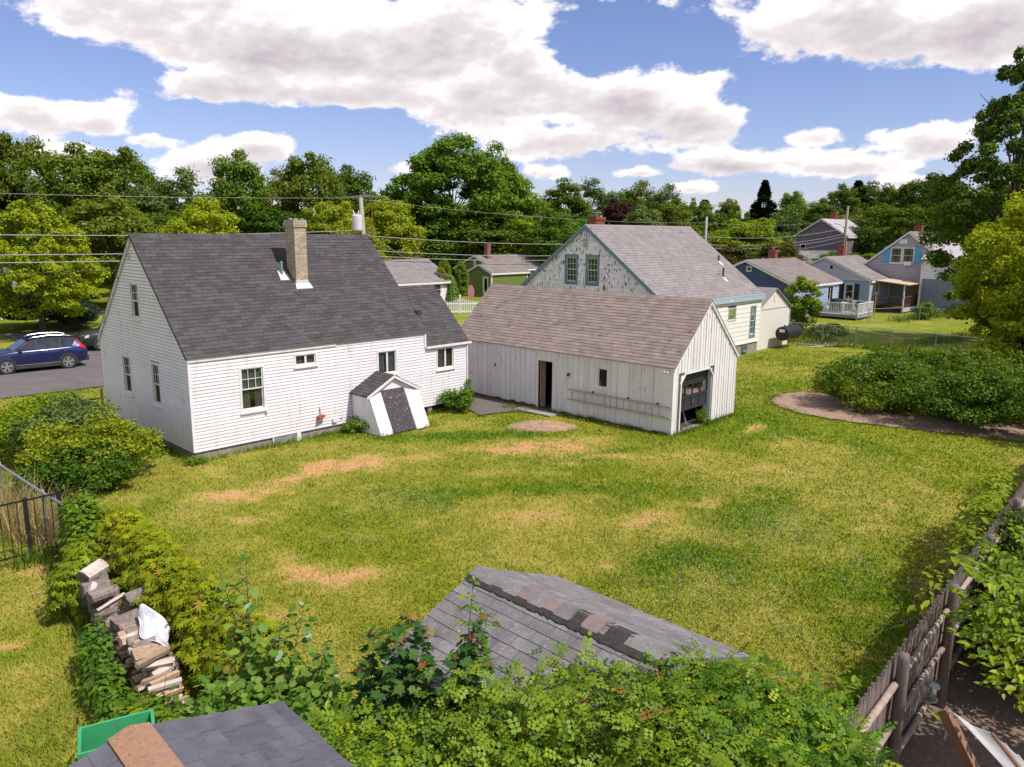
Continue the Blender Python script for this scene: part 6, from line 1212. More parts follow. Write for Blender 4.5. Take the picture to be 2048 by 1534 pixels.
# ------------------------------------------------------------------ cars
CARROOF = mat('dark_car_roof', (.010, .012, .03), rough=.7, spec=.08)
def car(name, label, loc, yaw, paint, sc=1.0, suv=True):
    T = thing(name, label, 'car', loc, yaw); T.scale = (sc, sc, sc)
    # stations along the length (front +x): x, z_bottom, z_shoulder, half width, z_roof, half width at roof
    ST = [(2.30, .38, .62, .62, None), (2.22, .26, .84, .80, None), (1.9, .22, .96, .88, None), (1.3, .22, 1.04, .91, None), (.95, .22, 1.08, .92, None), (.3, .22, 1.10, .925, None), (-.6, .22, 1.11, .925, None), (-1.4, .24, 1.13, .92, None), (-1.95, .28, 1.13, .88, None), (-2.18, .36, 1.06, .82, None), (-2.28, .46, .9, .74, None)]
    def ring(x, zb, zs, w): return [(x, -w * .86, zb), (x, -w * .97, zb + .10), (x, -w, zb + (zs - zb) * .45), (x, -w * .985, zs - .10), (x, -w * .90, zs), (x, 0, zs + .035), (x, w * .90, zs), (x, w * .985, zs - .10), (x, w, zb + (zs - zb) * .45), (x, w * .97, zb + .10), (x, w * .86, zb)]
    R_ = [ring(*s[:4]) for s in ST]; q = MB(); v0 = []
    for r in R_: i = len(q.v); q.v += r; v0.append(i)
    for a, b in zip(v0, v0[1:]):
        for k in range(10): q.f.append((a + k, a + k + 1, b + k + 1, b + k)); q.r.append(0)
        q.f.append((a + 10, a, b, b + 10)); q.r.append(0)
    q.f.append(tuple(v0[0] + k for k in range(11))); q.r.append(0); q.f.append(tuple(v0[-1] + k for k in range(11))[::-1]); q.r.append(0)
    body = q.build('body', paint, T, smooth=True)
    # glasshouse: profile points along x with widths
    GH = [(1.02, 1.07, .80), (.35, 1.50, .70), (.10, 1.59, .66), (-.6, 1.64, .66), (-1.3, 1.61, .65), (-1.75, 1.52, .62), (-2.08, 1.10, .74)]
    q = MB(); prev = None
    base = lambda x: (1.06, .83 if x > -1.9 else .78)
    rows = []
    for x, zt, wt in GH: zb, wb = base(x); zb = min(zb, zt - .01); rows.append([(x, -wb, zb), (x, -wt, zt - .05), (x, -wt + .1, zt), (x, wt - .1, zt), (x, wt, zt - .05), (x, wb, zb)])
    for a, b in zip(rows, rows[1:]):
        for k in (0, 4): q.poly([a[k], a[k + 1], b[k + 1], b[k]])
    for k in (1, 2, 3): q.poly([rows[0][k], rows[0][k + 1], rows[1][k + 1], rows[1][k]]); q.poly([rows[-2][k], rows[-2][k + 1], rows[-1][k + 1], rows[-1][k]])
    q.build('windows', CARGL, T); q = MB()
    for a, b in zip(rows[1:], rows[2:-1]):
        for k in (1, 2, 3): p = [a[k], a[k + 1], b[k + 1], b[k]]; q.poly([(x, y * 1.01, z + .008) for x, y, z in p])
    q.build('roof', CARROOF, T, smooth=True)
    for s in (-1, 1):
        q = MB(); 
        def side(x, t, o=.0): # point on the side glass plane at x, t from belt(0) to roof(1)
            for (a, b) in zip(GH, GH[1:]):
                if b[0] <= x <= a[0]: f = (a[0] - x) / (a[0] - b[0]); zt = a[1] + (b[1] - a[1]) * f - .05; wt = a[2] + (b[2] - a[2]) * f; break
            return Vector((x, s * (.83 + (wt - .83) * t + o), 1.06 + (zt - 1.06) * t))
        for xa, xb in ((.98, .34), (.34, .1), (.1, -.6), (-.6, -1.3), (-1.3, -1.75)): q.bar(side(xa, .97 if xa < .9 else .0, .01), side(xb, .97, .01), .035, .03)
        q.build('chrome_strip', CHROME, T); q = MB(); q.bar(side(.95, 0.03, .012), side(-1.55, .06, .012), .02, .03); q.bar(side(-1.55, .06, .012), side(-1.85, .5, .03), .02, .03); q.bar(side(-1.85, .5, .03), side(-1.72, .95, .012), .02, .03); q.build('chrome_strip', CHROME, T)
        for xp in (.0, -1.02): q = MB(); q.bar(side(xp, 0, .008), side(xp - .06, .96, .008), .07, .02, (0, 1, 0)); q.build('door_pillar', PLAST, T)
        q = MB(); q.bar(side(-1.40, 0, .01), side(-1.44, .96, .01), .05, .02, (0, 1, 0)); q.build('door_pillar', paint, T)
        q = MB(); q.hexa([side(-1.55, 0.05, -.01), side(-2.02, 0.0, -.01), side(-2.02, 0.0, .02), side(-1.55, .05, .02), side(-1.78, .9, -.01), side(-1.80, .9, -.01), side(-1.80, .9, .02), side(-1.78, .9, .02)]); q.build('rear_pillar', paint, T)
        q = MB(); q.tube([(.2, s * .60, 1.60), (.05, s * .60, 1.665), (-.6, s * .6, 1.715), (-1.3, s * .59, 1.68), (-1.6, s * .58, 1.61)], .014, 6); q.build('roof_rail', ALLOY, T)
        q = MB(); q.hexa([(.78, s * .90, 1.06), (.62, s * .90, 1.06), (.62, s * 1.09, 1.06), (.74, s * 1.09, 1.06), (.78, s * .92, 1.20), (.62, s * .92, 1.22), (.62, s * 1.09, 1.20), (.72, s * 1.09, 1.18)]); q.build('mirror', paint if not suv else PLAST, T)
        for xd in (.82, -.22, -1.12): q = MB(); q.box((xd, s * .927 - .004, .42), (xd + .012, s * .927 + .004, 1.03)); q.build('door_gap', BLACKM, T)
        for xd in (-.12, -1.02): q = MB(); q.bar((xd, s * .935, .97), (xd - .18, s * .935, .975), .03, .025); q.build('door_handle', paint, T)
        q = MB(); q.box((-.95, min(s * .905, s * .95), .20), (.95, max(s * .905, s * .95), .38)); q.build('sill', PLAST, T); q = MB(); q.bar((.9, s * .955, .39), (-.92, s * .955, .39), .02, .035); q.build('sill_strip', CHROME, T)
        for xw in (1.33, -1.33):
            q = MB(); n_ = 16; ri, ro = .355, .435
            for k in range(n_):
                a0, a1 = math.radians(-22 + 224 * k / n_), math.radians(-22 + 224 * (k + 1) / n_); pt = lambda a, r, y: (xw + r * math.cos(a), y, .35 + r * math.sin(a)); ya, yb = s * .80, s * .955
                q.hexa([pt(a0, ri, ya), pt(a1, ri, ya), pt(a1, ri, yb), pt(a0, ri, yb), pt(a0, ro, ya), pt(a1, ro, ya), pt(a1, ro, yb), pt(a0, ro, yb)])
            q.build('wheel_arch', PLAST, T); q = MB(); q.tube([(xw, s * .60, .35), (xw, s * .928, .35)], .40, 18); q.build('arch_void', BLACKM, T)
            q = MB(); q.tube([(xw, s * .70, .345), (xw, s * .73, .345), (xw, s * .93, .345), (xw, s * .95, .345)], [.30, .345, .345, .31], 28, caps=False); q.tube([(xw, s * .938, .345), (xw, s * .95, .345)], [.235, .31], 28, caps=False); wl = q.build('wheel', TYRE, T, smooth=False)
            q = MB(); q.tube([(xw, s * .93, .345), (xw, s * .936, .345)], [.24, .24], 24); q.build('wheel_well', BLACKM, wl); q = MB()
            for k in range(5):
                a = math.radians(72 * k + 18)
                for da in (-.24, .24): q.bar((xw + .04 * math.cos(a), s * .945, .345 + .04 * math.sin(a)), (xw + .24 * math.cos(a + da), s * .945, .345 + .24 * math.sin(a + da)), .05, .016, (0, 1, 0))
            q.tube([(xw, s * .93, .345), (xw, s * .957, .345)], [.06, .05], 10); n_ = 24
            for k in range(n_): a0, a1 = 2 * math.pi * k / n_, 2 * math.pi * (k + 1) / n_; p0 = (xw + .245 * math.cos(a0), s * .945, .345 + .245 * math.sin(a0)); p1 = (xw + .245 * math.cos(a1), s * .945, .345 + .245 * math.sin(a1)); q.bar(p0, p1, .02, .02, (0, 1, 0))
            q.build('rim', ALLOY, wl)
        q = MB(); q.hexa([(-2.02, s * .70, 1.02), (-2.25, s * .60, .98), (-2.22, s * .80, .98), (-1.95, s * .90, 1.0), (-2.0, s * .68, 1.12), (-2.2, s * .58, 1.08), (-2.17, s * .79, 1.08), (-1.9, s * .875, 1.10)]); q.hexa([(-2.02, s * .66, 1.10), (-2.16, s * .62, 1.06), (-2.12, s * .80, 1.06), (-1.98, s * .84, 1.10), (-1.80, s * .60, 1.47), (-1.90, s * .58, 1.42), (-1.88, s * .70, 1.42), (-1.78, s * .70, 1.47)]); q.build('tail_light', REDL, T)
        q = MB(); q.hexa([(2.20, s * .52, .74), (2.26, s * .50, .72), (2.14, s * .84, .74), (1.95, s * .89, .78), (2.16, s * .52, .88), (2.2, s * .5, .86), (2.08, s * .82, .88), (1.9, s * .87, .92)]); q.build('headlight', CLEARL, T)
    q = MB(); q.box((-2.33, -.74, .30), (-2.05, .74, .56)); q.build('rear_bumper', PLAST, T); q = MB(); q.box((2.1, -.7, .28), (2.32, .7, .50)); q.build('front_bumper', PLAST, T)
    q = MB(); q.box((-1.95, -.55, 1.53), (-1.6, .55, 1.57)); q.build('spoiler', paint, T); q = MB(); q.box((2.22, -.5, .56), (2.31, .5, .8)); q.build('grille', BLACKM, T); q = MB(); q.box((-2.31, -.27, .72), (-2.285, .27, .88)); q.build('number_plate', WPLAS, T)
    return T
dc = Vector((-23.36, 34.87, 0)) - Vector((-21.55, 36.54, 0)); cyw = math.atan2(dc.y, dc.x)
side_off = Vector((math.cos(cyw + math.pi / 2), math.sin(cyw + math.pi / 2), 0))
cc_ = (Vector((-23.36, 34.87, 0)) + Vector((-21.55, 36.54, 0))) / 2
if (cc_ + side_off).length < cc_.length: side_off = -side_off
CP = cc_ + side_off * .88
car('parked_suv', 'dark blue parked car with silver roof rails on the street', (CP.x, CP.y, .036), cyw, CARB, .955)
q_ = lo((rA.x, rA.y, 0), 0, 0); DP = rA + rd * 5.1 + rn * 12.0
DP = at(243, 690, 43.8); DP.z = .03
car('parked_car', 'dark green car mostly hidden behind the white house corner', DP, .80 + math.pi, CARD, 1.0, suv=False)

# ------------------------------------------------------------------ hammock on its curved stand
def hammock():
    A = at(1890, 1418, 8.0); A.z = 1.35; B = Vector((5.9, 4.6, 1.3)); T = thing('hammock', 'white rope hammock slung on a curved brown wooden stand', 'hammock', (0, 0, 0))
    A = at(1888, 1420, 7.6); q = MB(); C_ = Vector((5.7, 5.2, .12)); pts = []
    for i in range(13): t = i / 12; p = A.lerp(Vector((6.9, 3.2, A.z)), t); p.z = A.z - (A.z - .12) * math.sin(math.pi * t) ** .8; pts.append(p)
    for a, b in zip(pts, pts[1:]): q.bar(a, b + (b - a) * .04, .08, .12)
    q.build('curved_beam', STAND, T)
    S = A + Vector((.12, -.1, -.02)); R_ = at(2010, 1500, 6.9); sp = at(1990, 1450, 6.9); bar_a = at(1985, 1468, 7.1); bar_b = at(2120, 1640, 5.9)
    q = MB(); n_ = 22
    ring = at(1910, 1428, 7.45)
    for i in range(n_): p = bar_a.lerp(bar_b, i / (n_ - 1)); q.tube([ring, ring.lerp(p, .5) - Vector((0, 0, .03)), p], .0055, 4)
    q.tube([A, ring], .01, 5); ch = MB(); 
    q.build('rope_fan', HAMM, T, stuff=False); q = MB(); q.tube([bar_a, bar_b], .022, 7); q.build('spreader_bar', STAND, T)
    q = MB(); dv = (bar_a - ring).normalized() + (bar_b - ring).normalized(); dv.z = 0; dv.normalize()
    for i in range(30):
        a = bar_a.lerp(bar_b, i / 29); q.tube([a, a + dv * .9 - Vector((0, 0, .12)), a + dv * 1.9], .007, 4)
    for j in range(12): t = .15 * (j + 1); q.tube([bar_a + dv * t - Vector((0, 0, .02 * j if j < 6 else .02 * (12 - j))), bar_b + dv * t - Vector((0, 0, .02 * j if j < 6 else .02 * (12 - j)))], .006, 4)
    q.build('rope_bed', HAMM, T); q = MB()
    for i in range(9): p = A + Vector((.05, 0, -.06 - i * .035)); q.tube([p, p + Vector((.0, 0, -.03))], .009 if i % 2 else .014, 5)
    q.build('chain', GALV, T)
hammock()
q = MB(); c = at(2042, 722, 39.0); q.box((c.x, c.y, 0), (c.x + 1.6, c.y + .1, 1.15)); tag(q.build('play_panel', ORANGE, None), 'orange-red panel half hidden under the right-hand tree', 'play panel')
q = MB(); q.hexa([(-2.9, 27.2, .02), (-2.0, 27.0, .02), (-1.7, 27.5, .02), (-2.6, 27.7, .02), (-2.9, 27.2, .07), (-2.0, 27.0, .07), (-1.7, 27.5, .07), (-2.6, 27.7, .07)])
c_ = local(GN_, GY, (-.55, 5.5)); q = MB(); U2_, V2_ = rot(GY); pp = [c_ - U2_ * .25 - V2_ * .9, c_ + U2_ * .25 - V2_ * .9, c_ + U2_ * .25 + V2_ * .9, c_ - U2_ * .25 + V2_ * .9]; q.hexa([p + Vector((0, 0, .0)) for p in pp] + [p + Vector((0, 0, .05)) for p in pp]); tag(q.build('door_slab', STONE, None), 'flat grey step slab in the grass at the garage door', 'slab')
# ------------------------------------------------------------------ trees
ARCH = {}
def archetype(key, seed, n, R, Hh, zc, ncl, cr, leaf, shape='oval', T_=T_QUAD, lm=None, trunk=True, H=None, r0=.22):
    rs = np.random.RandomState(seed); p, nr, ta, rnd, cc, csz = crown_pts(rs, n, R, Hh, zc, ncl, cr, shape); p[:, 2] = np.maximum(p[:, 2], .15)
    co = leaves(p, nr, ta, leaf * rs.uniform(.7, 1.35, n), T_); me = arrmesh('crown', co, T_[1], rnd, None); me.materials.append(lm or LF_DARK)
    tm = trunk_mb(rs, H or (zc + Hh * .55), r0, cc).mesh('trunk', BARK, True); ARCH[key] = (me, tm); return me
archetype('round', 1, 30000, 4.4, 6.6, 8.3, 120, 1.15, .25)
archetype('round2', 2, 30000, 4.8, 6.2, 7.8, 150, 1.0, .24)
archetype('tall', 3, 26000, 3.6, 7.4, 9.2, 130, .95, .25)
archetype('loose', 4, 24000, 4.5, 6.2, 8.2, 170, .9, .21, 'vase')
archetype('low', 5, 14000, 3.4, 2.9, 3.1, 55, .85, .20, 'dome')
archetype('maple', 6, 24000, 3.4, 3.9, 4.8, 120, .62, .17, 'oval', lm=LF_BRIGHT, r0=.16)
def tree(name, label, px, toppx, Y, wpx, lm, key, group=None, hs=None, cat='tree', rzs=None):
    me, tm = ARCH[key]; top = at(px, toppx, Y); w = wpx / F * Y; dims = {'round': (9.6, 14.9), 'round2': (10.2, 14.2), 'tall': (8, 16.6), 'loose': (9.8, 14.6), 'low': (7.4, 6.2), 'maple': (7.3, 8.9)}[key]
    s = w / dims[0]; sz = top.z / dims[1] * (hs or 1.0)
    T = thing(name, label, cat, (top.x, top.y, -.05), random.uniform(0, 6.28) if rzs is None else rzs, group); c = link('crown', me, T); c.scale = (s, s, sz); t = link('trunk', tm, T); t.scale = (s, s, sz)
    if lm and c.data.materials[0] != lm: c.material_slots[0].link = 'OBJECT'; c.material_slots[0].material = lm
    return T
G1 = 'woodland trees behind the houses'
WOOD = [ # px, top, Y, width px, mat, kind, label
 (-70, 290, 80, 210, LF_DARK, 'round', 'dark broad woodland tree cut by the left edge of the picture'), (30, 268, 82, 175, LF_DARK, 'round2', 'dark tree with the highest crown at the far left'),
 (148, 305, 76, 190, LF_OLIVE, 'round', 'olive green tree right of the dark far left one'), (240, 295, 92, 180, LF_DARK, 'round2', 'darker tree rising above the small bright maple gap on the left'), (335, 338, 80, 190, LF_GREY, 'loose', 'feathery light olive tree left of the bright maple'),
 (215, 395, 66, 230, LF_OLIVE, 'round2', 'lower olive tree in front of the left woodland'), (90, 420, 70, 200, LF_DARK, 'round', 'lower dark tree directly behind the yellow-green street maple'), (330, 430, 72, 170, LF_DARK, 'round', 'dark tree just left of the bright maple behind the roof'),
 (468, 316, 86, 135, LF_MID, 'round', 'rich green tree with a pointed top above the bright maple'), (545, 340, 98, 120, LF_OLIVE, 'loose', 'thin brownish tree between two dense dark ones'), (622, 306, 88, 165, LF_DARK, 'round2', 'dark round domed tree above the tan chimney'),
 (705, 345, 95, 130, LF_DARK, 'round', 'dark tree sloping down right of the domed tree'), (765, 380, 100, 110, LF_DARK, 'round2', 'dark low tree left of the great central maple'), (555, 425, 78, 160, LF_DARK, 'round', 'dark tree behind the chimney top'),
 (1128, 368, 112, 110, LF_DARK, 'tall', 'dark tree just right of the great central maple'), (1195, 362, 118, 140, LF_GREY, 'loose', 'pale grey-green wispy tree above the peeling house'), (1262, 365, 122, 140, LF_OLIVE, 'loose', 'olive wispy tree above the red chimney'), (1320, 372, 116, 120, LF_GREY, 'loose', 'grey-green tree sloping down to the right of the wispy pair'),
 (1350, 405, 112, 90, LF_OLIVE, 'round', 'small olive tree at the lower end of the wispy trees'), (1110, 415, 92, 120, LF_MID, 'round2', 'mid green tree behind the peeling gable peak'), (1236, 408, 102, 90, LF_MAROON, 'round', 'dark maroon-leaved tree behind the peeling house ridge'), (1180, 420, 98, 80, LF_MID, 'loose', 'green tree beside the maroon-leaved one'), (1290, 420, 100, 110, LF_GREY, 'round', 'green-grey tree right of the maroon-leaved one'),
 (1408, 410, 165, 60, LF_GREY, 'tall', 'far grey-green tree by the grey utility pole'), (1455, 405, 170, 70, LF_DARK, 'round', 'far dark tree left of the spruce'), (1590, 382, 152, 80, LF_MID, 'round2', 'far green tree just right of the spruce'), (1570, 425, 120, 110, LF_GREY, 'round2', 'grey-green tree below the spruce left of the mauve house'), (1640, 405, 146, 80, LF_OLIVE, 'round', 'olive tree behind the mauve house roof'),
 (1690, 378, 150, 90, LF_DARK, 'round', 'dark tree on the ridge behind the lamp pole'), (1742, 372, 156, 90, LF_DARK, 'tall', 'dark taller tree on the ridge right of the lamp pole'), (1800, 366, 146, 110, LF_OLIVE, 'round2', 'olive tree on the ridge above the lavender house'), (1862, 358, 140, 120, LF_DARK, 'round', 'dark tree on the ridge next to the big right tree'),
 (1705, 430, 122, 110, LF_GREY, 'round2', 'grey-green tree behind the lamp pole'), (1762, 415, 112, 120, LF_OLIVE, 'round', 'dense olive tree left above the lavender house'), (1835, 418, 104, 130, LF_DARK, 'round', 'dark tree directly behind the lavender house roof'), (1905, 400, 98, 140, LF_DARK, 'round2', 'dark tree behind the pale metal roof'), (1960, 380, 110, 150, LF_DARK, 'round', 'dark woodland tree behind the bright right tree'), (2060, 360, 105, 170, LF_DARK, 'round2', 'dark woodland tree at the far right edge')]
for t in WOOD: tree('woodland_tree', t[6], t[0], t[1], t[2], t[3], t[4], t[5], G1, hs=1.06)
for t in [(665, 390, 82, 150, LF_YEL, 'round2', 'yellow-green tree right of the tan chimney'), (775, 392, 88, 140, LF_YEL, 'round', 'yellow-green tree behind the transformer pole'), (712, 425, 80, 110, LF_YEL, 'round2', 'lower yellow-green tree behind the leaning pole foot'), (1048, 430, 98, 150, LF_YEL, 'round2', 'fresh green tree left of the peeling gable'), (1500, 428, 96, 165, LF_YEL, 'round2', 'bright green rounded tree beside the far grey pole'),
          (885, 440, 98, 170, LF_MID, 'round', 'deep green tree under the left of the great central maple'), (1455, 485, 84, 130, LF_BRUSH, 'round', 'brownish green brush tree above the peeling house roof end'), (1560, 478, 88, 110, LF_BRUSH, 'round2', 'brown-green brush behind the blue house chimney'), (1665, 503, 90, 110, LF_MID, 'round', 'green tree in front of the mauve house'), (1728, 500, 92, 100, LF_MID, 'round2', 'green tree between the mauve house and the pale blue roof'),
          (1775, 505, 94, 90, LF_GREY, 'loose', 'pale flowering shrub tree behind the pale blue house')]: tree('leafy_tree', t[6], t[0], t[1], t[2], t[3], t[4], t[5], 'lighter green trees between the houses')
# the bright maples
tree('maple_tree', 'bright yellow-green young maple behind the white house roof', 402, 385, 54, 178, LF_BRIGHT, 'maple')
def street_maple():
    rs = np.random.RandomState(61); p, nr, ta, rnd, cc, csz = crown_pts(rs, 34000, 3.5, 3.9, 4.35, 190, .52, 'oval'); zr = (p[:, 2] - 1.2) / 7; p[:, :2] *= np.clip(1.25 - .72 * np.clip(zr, 0, 1) ** 1.4, .25, 1.2)[:, None]
    co = leaves(p, nr, ta, .15 * rs.uniform(.7, 1.3, len(p)), T_QUAD); b = at(88, 672, 48.0); T = thing('maple_tree', 'yellow-green maple standing beside the street above the blue car', 'tree', (b.x, b.y, 0)); link('crown', arrmesh('crown', co, T_QUAD[1], rnd, LF_BRIGHT), T, loc=(0, 0, .3)); link('trunk', trunk_mb(rs, 6.5, .2, cc, 22, .12).mesh('trunk', BARK, True), T)
street_maple()
def big_maple():
    rs = np.random.RandomState(31); n = 60000; Y = 102; p, nr, ta, rnd, cc, csz = crown_pts(rs, n, 6.9, 7.6, 9.6, 190, 1.25, 'oval')
    top = at(905, 262, Y); co = leaves(p, nr, ta, .30 * rs.uniform(.7, 1.3, n), T_QUAD); T = thing('great_maple', 'tallest broad green maple in the middle of the skyline', 'tree', (top.x, top.y, 0)); c = link('crown', arrmesh('crown', co, T_QUAD[1], rnd, LF_MID), T); c.scale = (1.22, 1.22, top.z / 17.6); link('trunk', trunk_mb(rs, 13, .45, cc, 40, .5).mesh('trunk', BARK, True), T)
    T = tree('leafy_tree', 'tall green tree forming the right shoulder of the great maple', 1010, 330, 104, 170, LF_MID, 'round2'); T = tree('leafy_tree', 'top right lobe of the maple group reaching over the cottages', 985, 275, 106, 140, LF_MID, 'loose'); T = tree('leafy_tree', 'dark green tree low beneath the great maple by the green cottage', 960, 410, 98, 190, LF_DARK, 'round')
big_maple()
def spruce():
    rs = np.random.RandomState(5); n = 9000; T0 = at(1531, 361, 138); z = rs.uniform(0, 1, n) ** .8; H = T0.z; lay = np.round(z * 17) / 17; z = lay + rs.normal(size=n) * .008; r = (1 - z) ** .85 * (2.6 + 2.0 * ((lay * 37.7) % 1)) * rs.uniform(.1, 1, n) ** .5; a = rs.randint(0, 9, n) * .7 + lay * 20 + rs.normal(size=n) * .22; z = np.clip(z + .035 * np.sin(a * 2.0 + lay * 40) + rs.normal(size=n) * .012, 0, 1)
    p = np.stack([r * np.cos(a), r * np.sin(a), z * H - r * rs.uniform(-.02, .3, n)], 1); co = leaves(p, rv3(n, rs) * .5 + np.array([0, 0, 1]), np.stack([np.cos(a), np.sin(a), -.2 + 0 * a], 1), .5 * rs.uniform(.6, 1.3, n), T_QUAD)
    T = thing('spruce_tree', 'thin dark spruce with tiered branches on the skyline', 'tree', (T0.x, T0.y, 0)); link('crown', arrmesh('crown', co, T_QUAD[1], rs.uniform(0, 1, n), LF_SPRUCE), T).scale = (1.6, 1.6, 1); q = MB(); q.tube([(0, 0, 0), (0, 0, H)], [.3, .03], 6); q.build('trunk', BARK, T)
    for (px, tp, Y, H_) in ((1718, 362, 158, 1), (1410, 400, 175, 1)):
        t = at(px, tp, Y); T = thing('pine_tree', 'far dark pine on the ridge behind the lamp pole' if px > 1500 else 'far dark pine beyond the grey utility pole', 'tree', (t.x, t.y, 0)); me = bpy.data.objects[[o.name for o in bpy.data.objects if o.name.startswith('crown') and o.parent and o.parent.name.startswith('spruce')][0]].data; c = link('crown', me, T); c.scale = (2.2, 2.2, t.z / T0.z); q = MB(); q.tube([(0, 0, 0), (0, 0, t.z)], [.3, .05], 6); q.build('trunk', BARK, T)
spruce()
# right: tall dark tree and the bright tree in front of it
def right_trees():
    rs = np.random.RandomState(71); n = 78000; c0 = at(2030, 420, 47); p, nr, ta, rnd, cc, csz = crown_pts(rs, n, 5.2, 7.6, 9.6, 230, .6, 'oval'); hh = np.clip((p[:, 2] - 3) / 14, 0, 1); p[:, :2] *= (1.2 - .75 * hh)[:, None]
    co = leaves(p, nr, ta, .155 * rs.uniform(.7, 1.3, n), T_QUAD); T = thing('tall_dark_tree', 'tall green tree at the right edge rising above everything', 'tree', (c0.x, c0.y, 0)); c = link('crown', arrmesh('crown', co, T_QUAD[1], rnd, LF_TALL), T); c.scale = (1, 1, 1.07); link('trunk', trunk_mb(rs, 15, .32, cc, 40, .2).mesh('trunk', BARK, True), T)
    rs = np.random.RandomState(73); n = 56000; c1 = at(2085, 560, 34.5); p, nr, ta, rnd, cc, csz = crown_pts(rs, n, 3.7, 4.4, 4.9, 190, .5, 'oval')
    m_ = rs.uniform(0, 1, n) > 0; co = leaves(p, nr, ta, .125 * rs.uniform(.7, 1.4, n), T_QUAD); T = thing('bright_right_tree', 'bright yellow-green spreading tree in front of the tall dark one', 'tree', (c1.x, c1.y, 0)); link('crown', arrmesh('crown', co, T_QUAD[1], rnd, LF_BRIGHT), T); link('trunk', trunk_mb(rs, 7, .22, cc, 34, .3).mesh('trunk', BARK, True), T)
    rs = np.random.RandomState(79); n = 22000; c1 = at(2060, 560, 37.5); p, nr, ta, rnd, cc, csz = crown_pts(rs, n, 3.9, 2.9, 3.9, 90, .55, 'oval'); co = leaves(p, nr, ta, .13 * rs.uniform(.7, 1.4, n), T_QUAD); T = thing('shaded_tree', 'darker lower tree reaching left over the wire fence', 'tree', (c1.x, c1.y, 0)); link('crown', arrmesh('crown', co, T_QUAD[1], rnd, LF_MID), T); link('trunk', trunk_mb(rs, 5.5, .2, cc, 24, .3).mesh('trunk', BARK, True), T)
right_trees()
# far woods closing the view: one mass nobody could count
def far_woods():
    rs = np.random.RandomState(9); n = 90000; a = rs.uniform(-.95, .95, n); R = rs.uniform(165, 200, n); ci = np.floor(a * 60); base = 9.5 + 4.5 * np.array([((math.sin(k * 12.9898) * 43758.5453) % 1) for k in ci]); z = base * rs.uniform(0, 1, n) ** .6 * (1 - .35 * (np.abs(a * 60 - ci - .5) * 2) ** 2)
    p = np.stack([R * np.sin(a), R * np.cos(a), z], 1); co = leaves(p, rv3(n, rs) + np.array([0, -.5, .4]), rv3(n, rs), .8 * rs.uniform(.6, 1.4, n), T_QUAD); o = link('far_woods', arrmesh('far_woods', co, T_QUAD[1], rs.uniform(0, 1, n), LF_DARK), stuff=True); o['label'] = 'far woods reading as one dark green band'
    rs = np.random.RandomState(19); n = 60000; a = rs.uniform(-.75, .75, n); a = np.where(np.abs(a - .42) < .075, a - .4, a); R = rs.uniform(100, 112, n); z = 7.0 * rs.uniform(0, 1, n) ** .7; p = np.stack([R * np.sin(a), R * np.cos(a), z], 1); co = leaves(p, rv3(n, rs) + np.array([0, -.5, .4]), rv3(n, rs), .42 * rs.uniform(.6, 1.4, n), T_QUAD)
    o = link('undergrowth', arrmesh('undergrowth', co, T_QUAD[1], rs.uniform(0, 1, n), LF_DARK), stuff=True); o['label'] = 'dark undergrowth at the foot of the woodland'
far_woods()
def bush(name, label, x, y, R, h, n, leaf, lm, seed, T_=T_QUAD, ncl=40, cr=.4, shape='dome', cat='shrub', sx=1., rz=0., group=None, stems=14, zc=None, sink=0):
    rs = np.random.RandomState(seed); p, nr, ta, rnd, cc, csz = crown_pts(rs, n, R, h * .5, h * .5, ncl, cr, shape); p[:, 2] = np.abs(p[:, 2]) + .03; co = leaves(p, nr, ta, leaf * rs.uniform(.65, 1.35, n), T_)
    T = thing(name, label, cat, (x, y, -.02 - sink), rz, group); c = link('foliage', arrmesh('foliage', co, T_[1], rnd, lm), T); c.scale = (sx, 1, 1); q = MB()
    for j in rs.choice(len(cc), min(stems, len(cc)), replace=False): e = Vector(cc[j]); e.x *= sx; s = Vector((e.x * .15, e.y * .15, 0)); q.tube([s, s.lerp(e, .5) + Vector((0, 0, .1)), e], [.025, .018, .006], 4)
    q.build('stems', BARK, T); return T
tree('yew_hedge', 'large dark rounded hedge behind the street maple', 75, 578, 52.5, 250, LF_SPRUCE, 'low', cat='hedge'); tree('yew_hedge', 'dark rounded bush at the right end of the hedge behind the maple', 140, 586, 51, 100, LF_SPRUCE, 'low', cat='hedge')
# thicket on the right
for i, (x, y, R, h, lm, sx, l) in enumerate([(14.42, 29.70, 2.1, 1.95, LF_SHRUB, 1.1, 'left end of the dark green thicket with yellowish flowers'), (16.43, 32.10, 2.3, 1.85, LF_SHRUB, 1.3, 'back middle bush of the dark green thicket'), (16.23, 27.40, 2.4, 1.95, LF_SHRUB, 1.2, 'front middle bush of the dark thicket above the bare soil'), (18.34, 29.90, 2.7, 2.4, LF_SHRUB, 1.3, 'right middle bush of the dark thicket'), (18.53, 26.10, 2.7, 2.2, LF_SHRUB, 1.2, 'front right bush of the dark thicket at the picture edge'), (21.49, 27.60, 3.0, 2.5, LF_SHRUB, 1.2, 'rightmost bush of the dark thicket'), (18.62, 33.10, 2.2, 1.6, LF_SHRUB, 1.4, 'low back bush at the far side of the dark thicket')]):
    bush('thicket_bush', l, x, y, R, h, 17000, .08, lm, 200 + i, ncl=95, cr=.42, sx=sx, rz=.3 * i, group='bushes of the dark thicket on the right')
bush('flowering_spray', 'yellowish flowering patch on the near left face of the thicket', 13.3, 28.5, .9, 1.4, 3500, .06, LF_GOLD, 240, ncl=22, cr=.28)
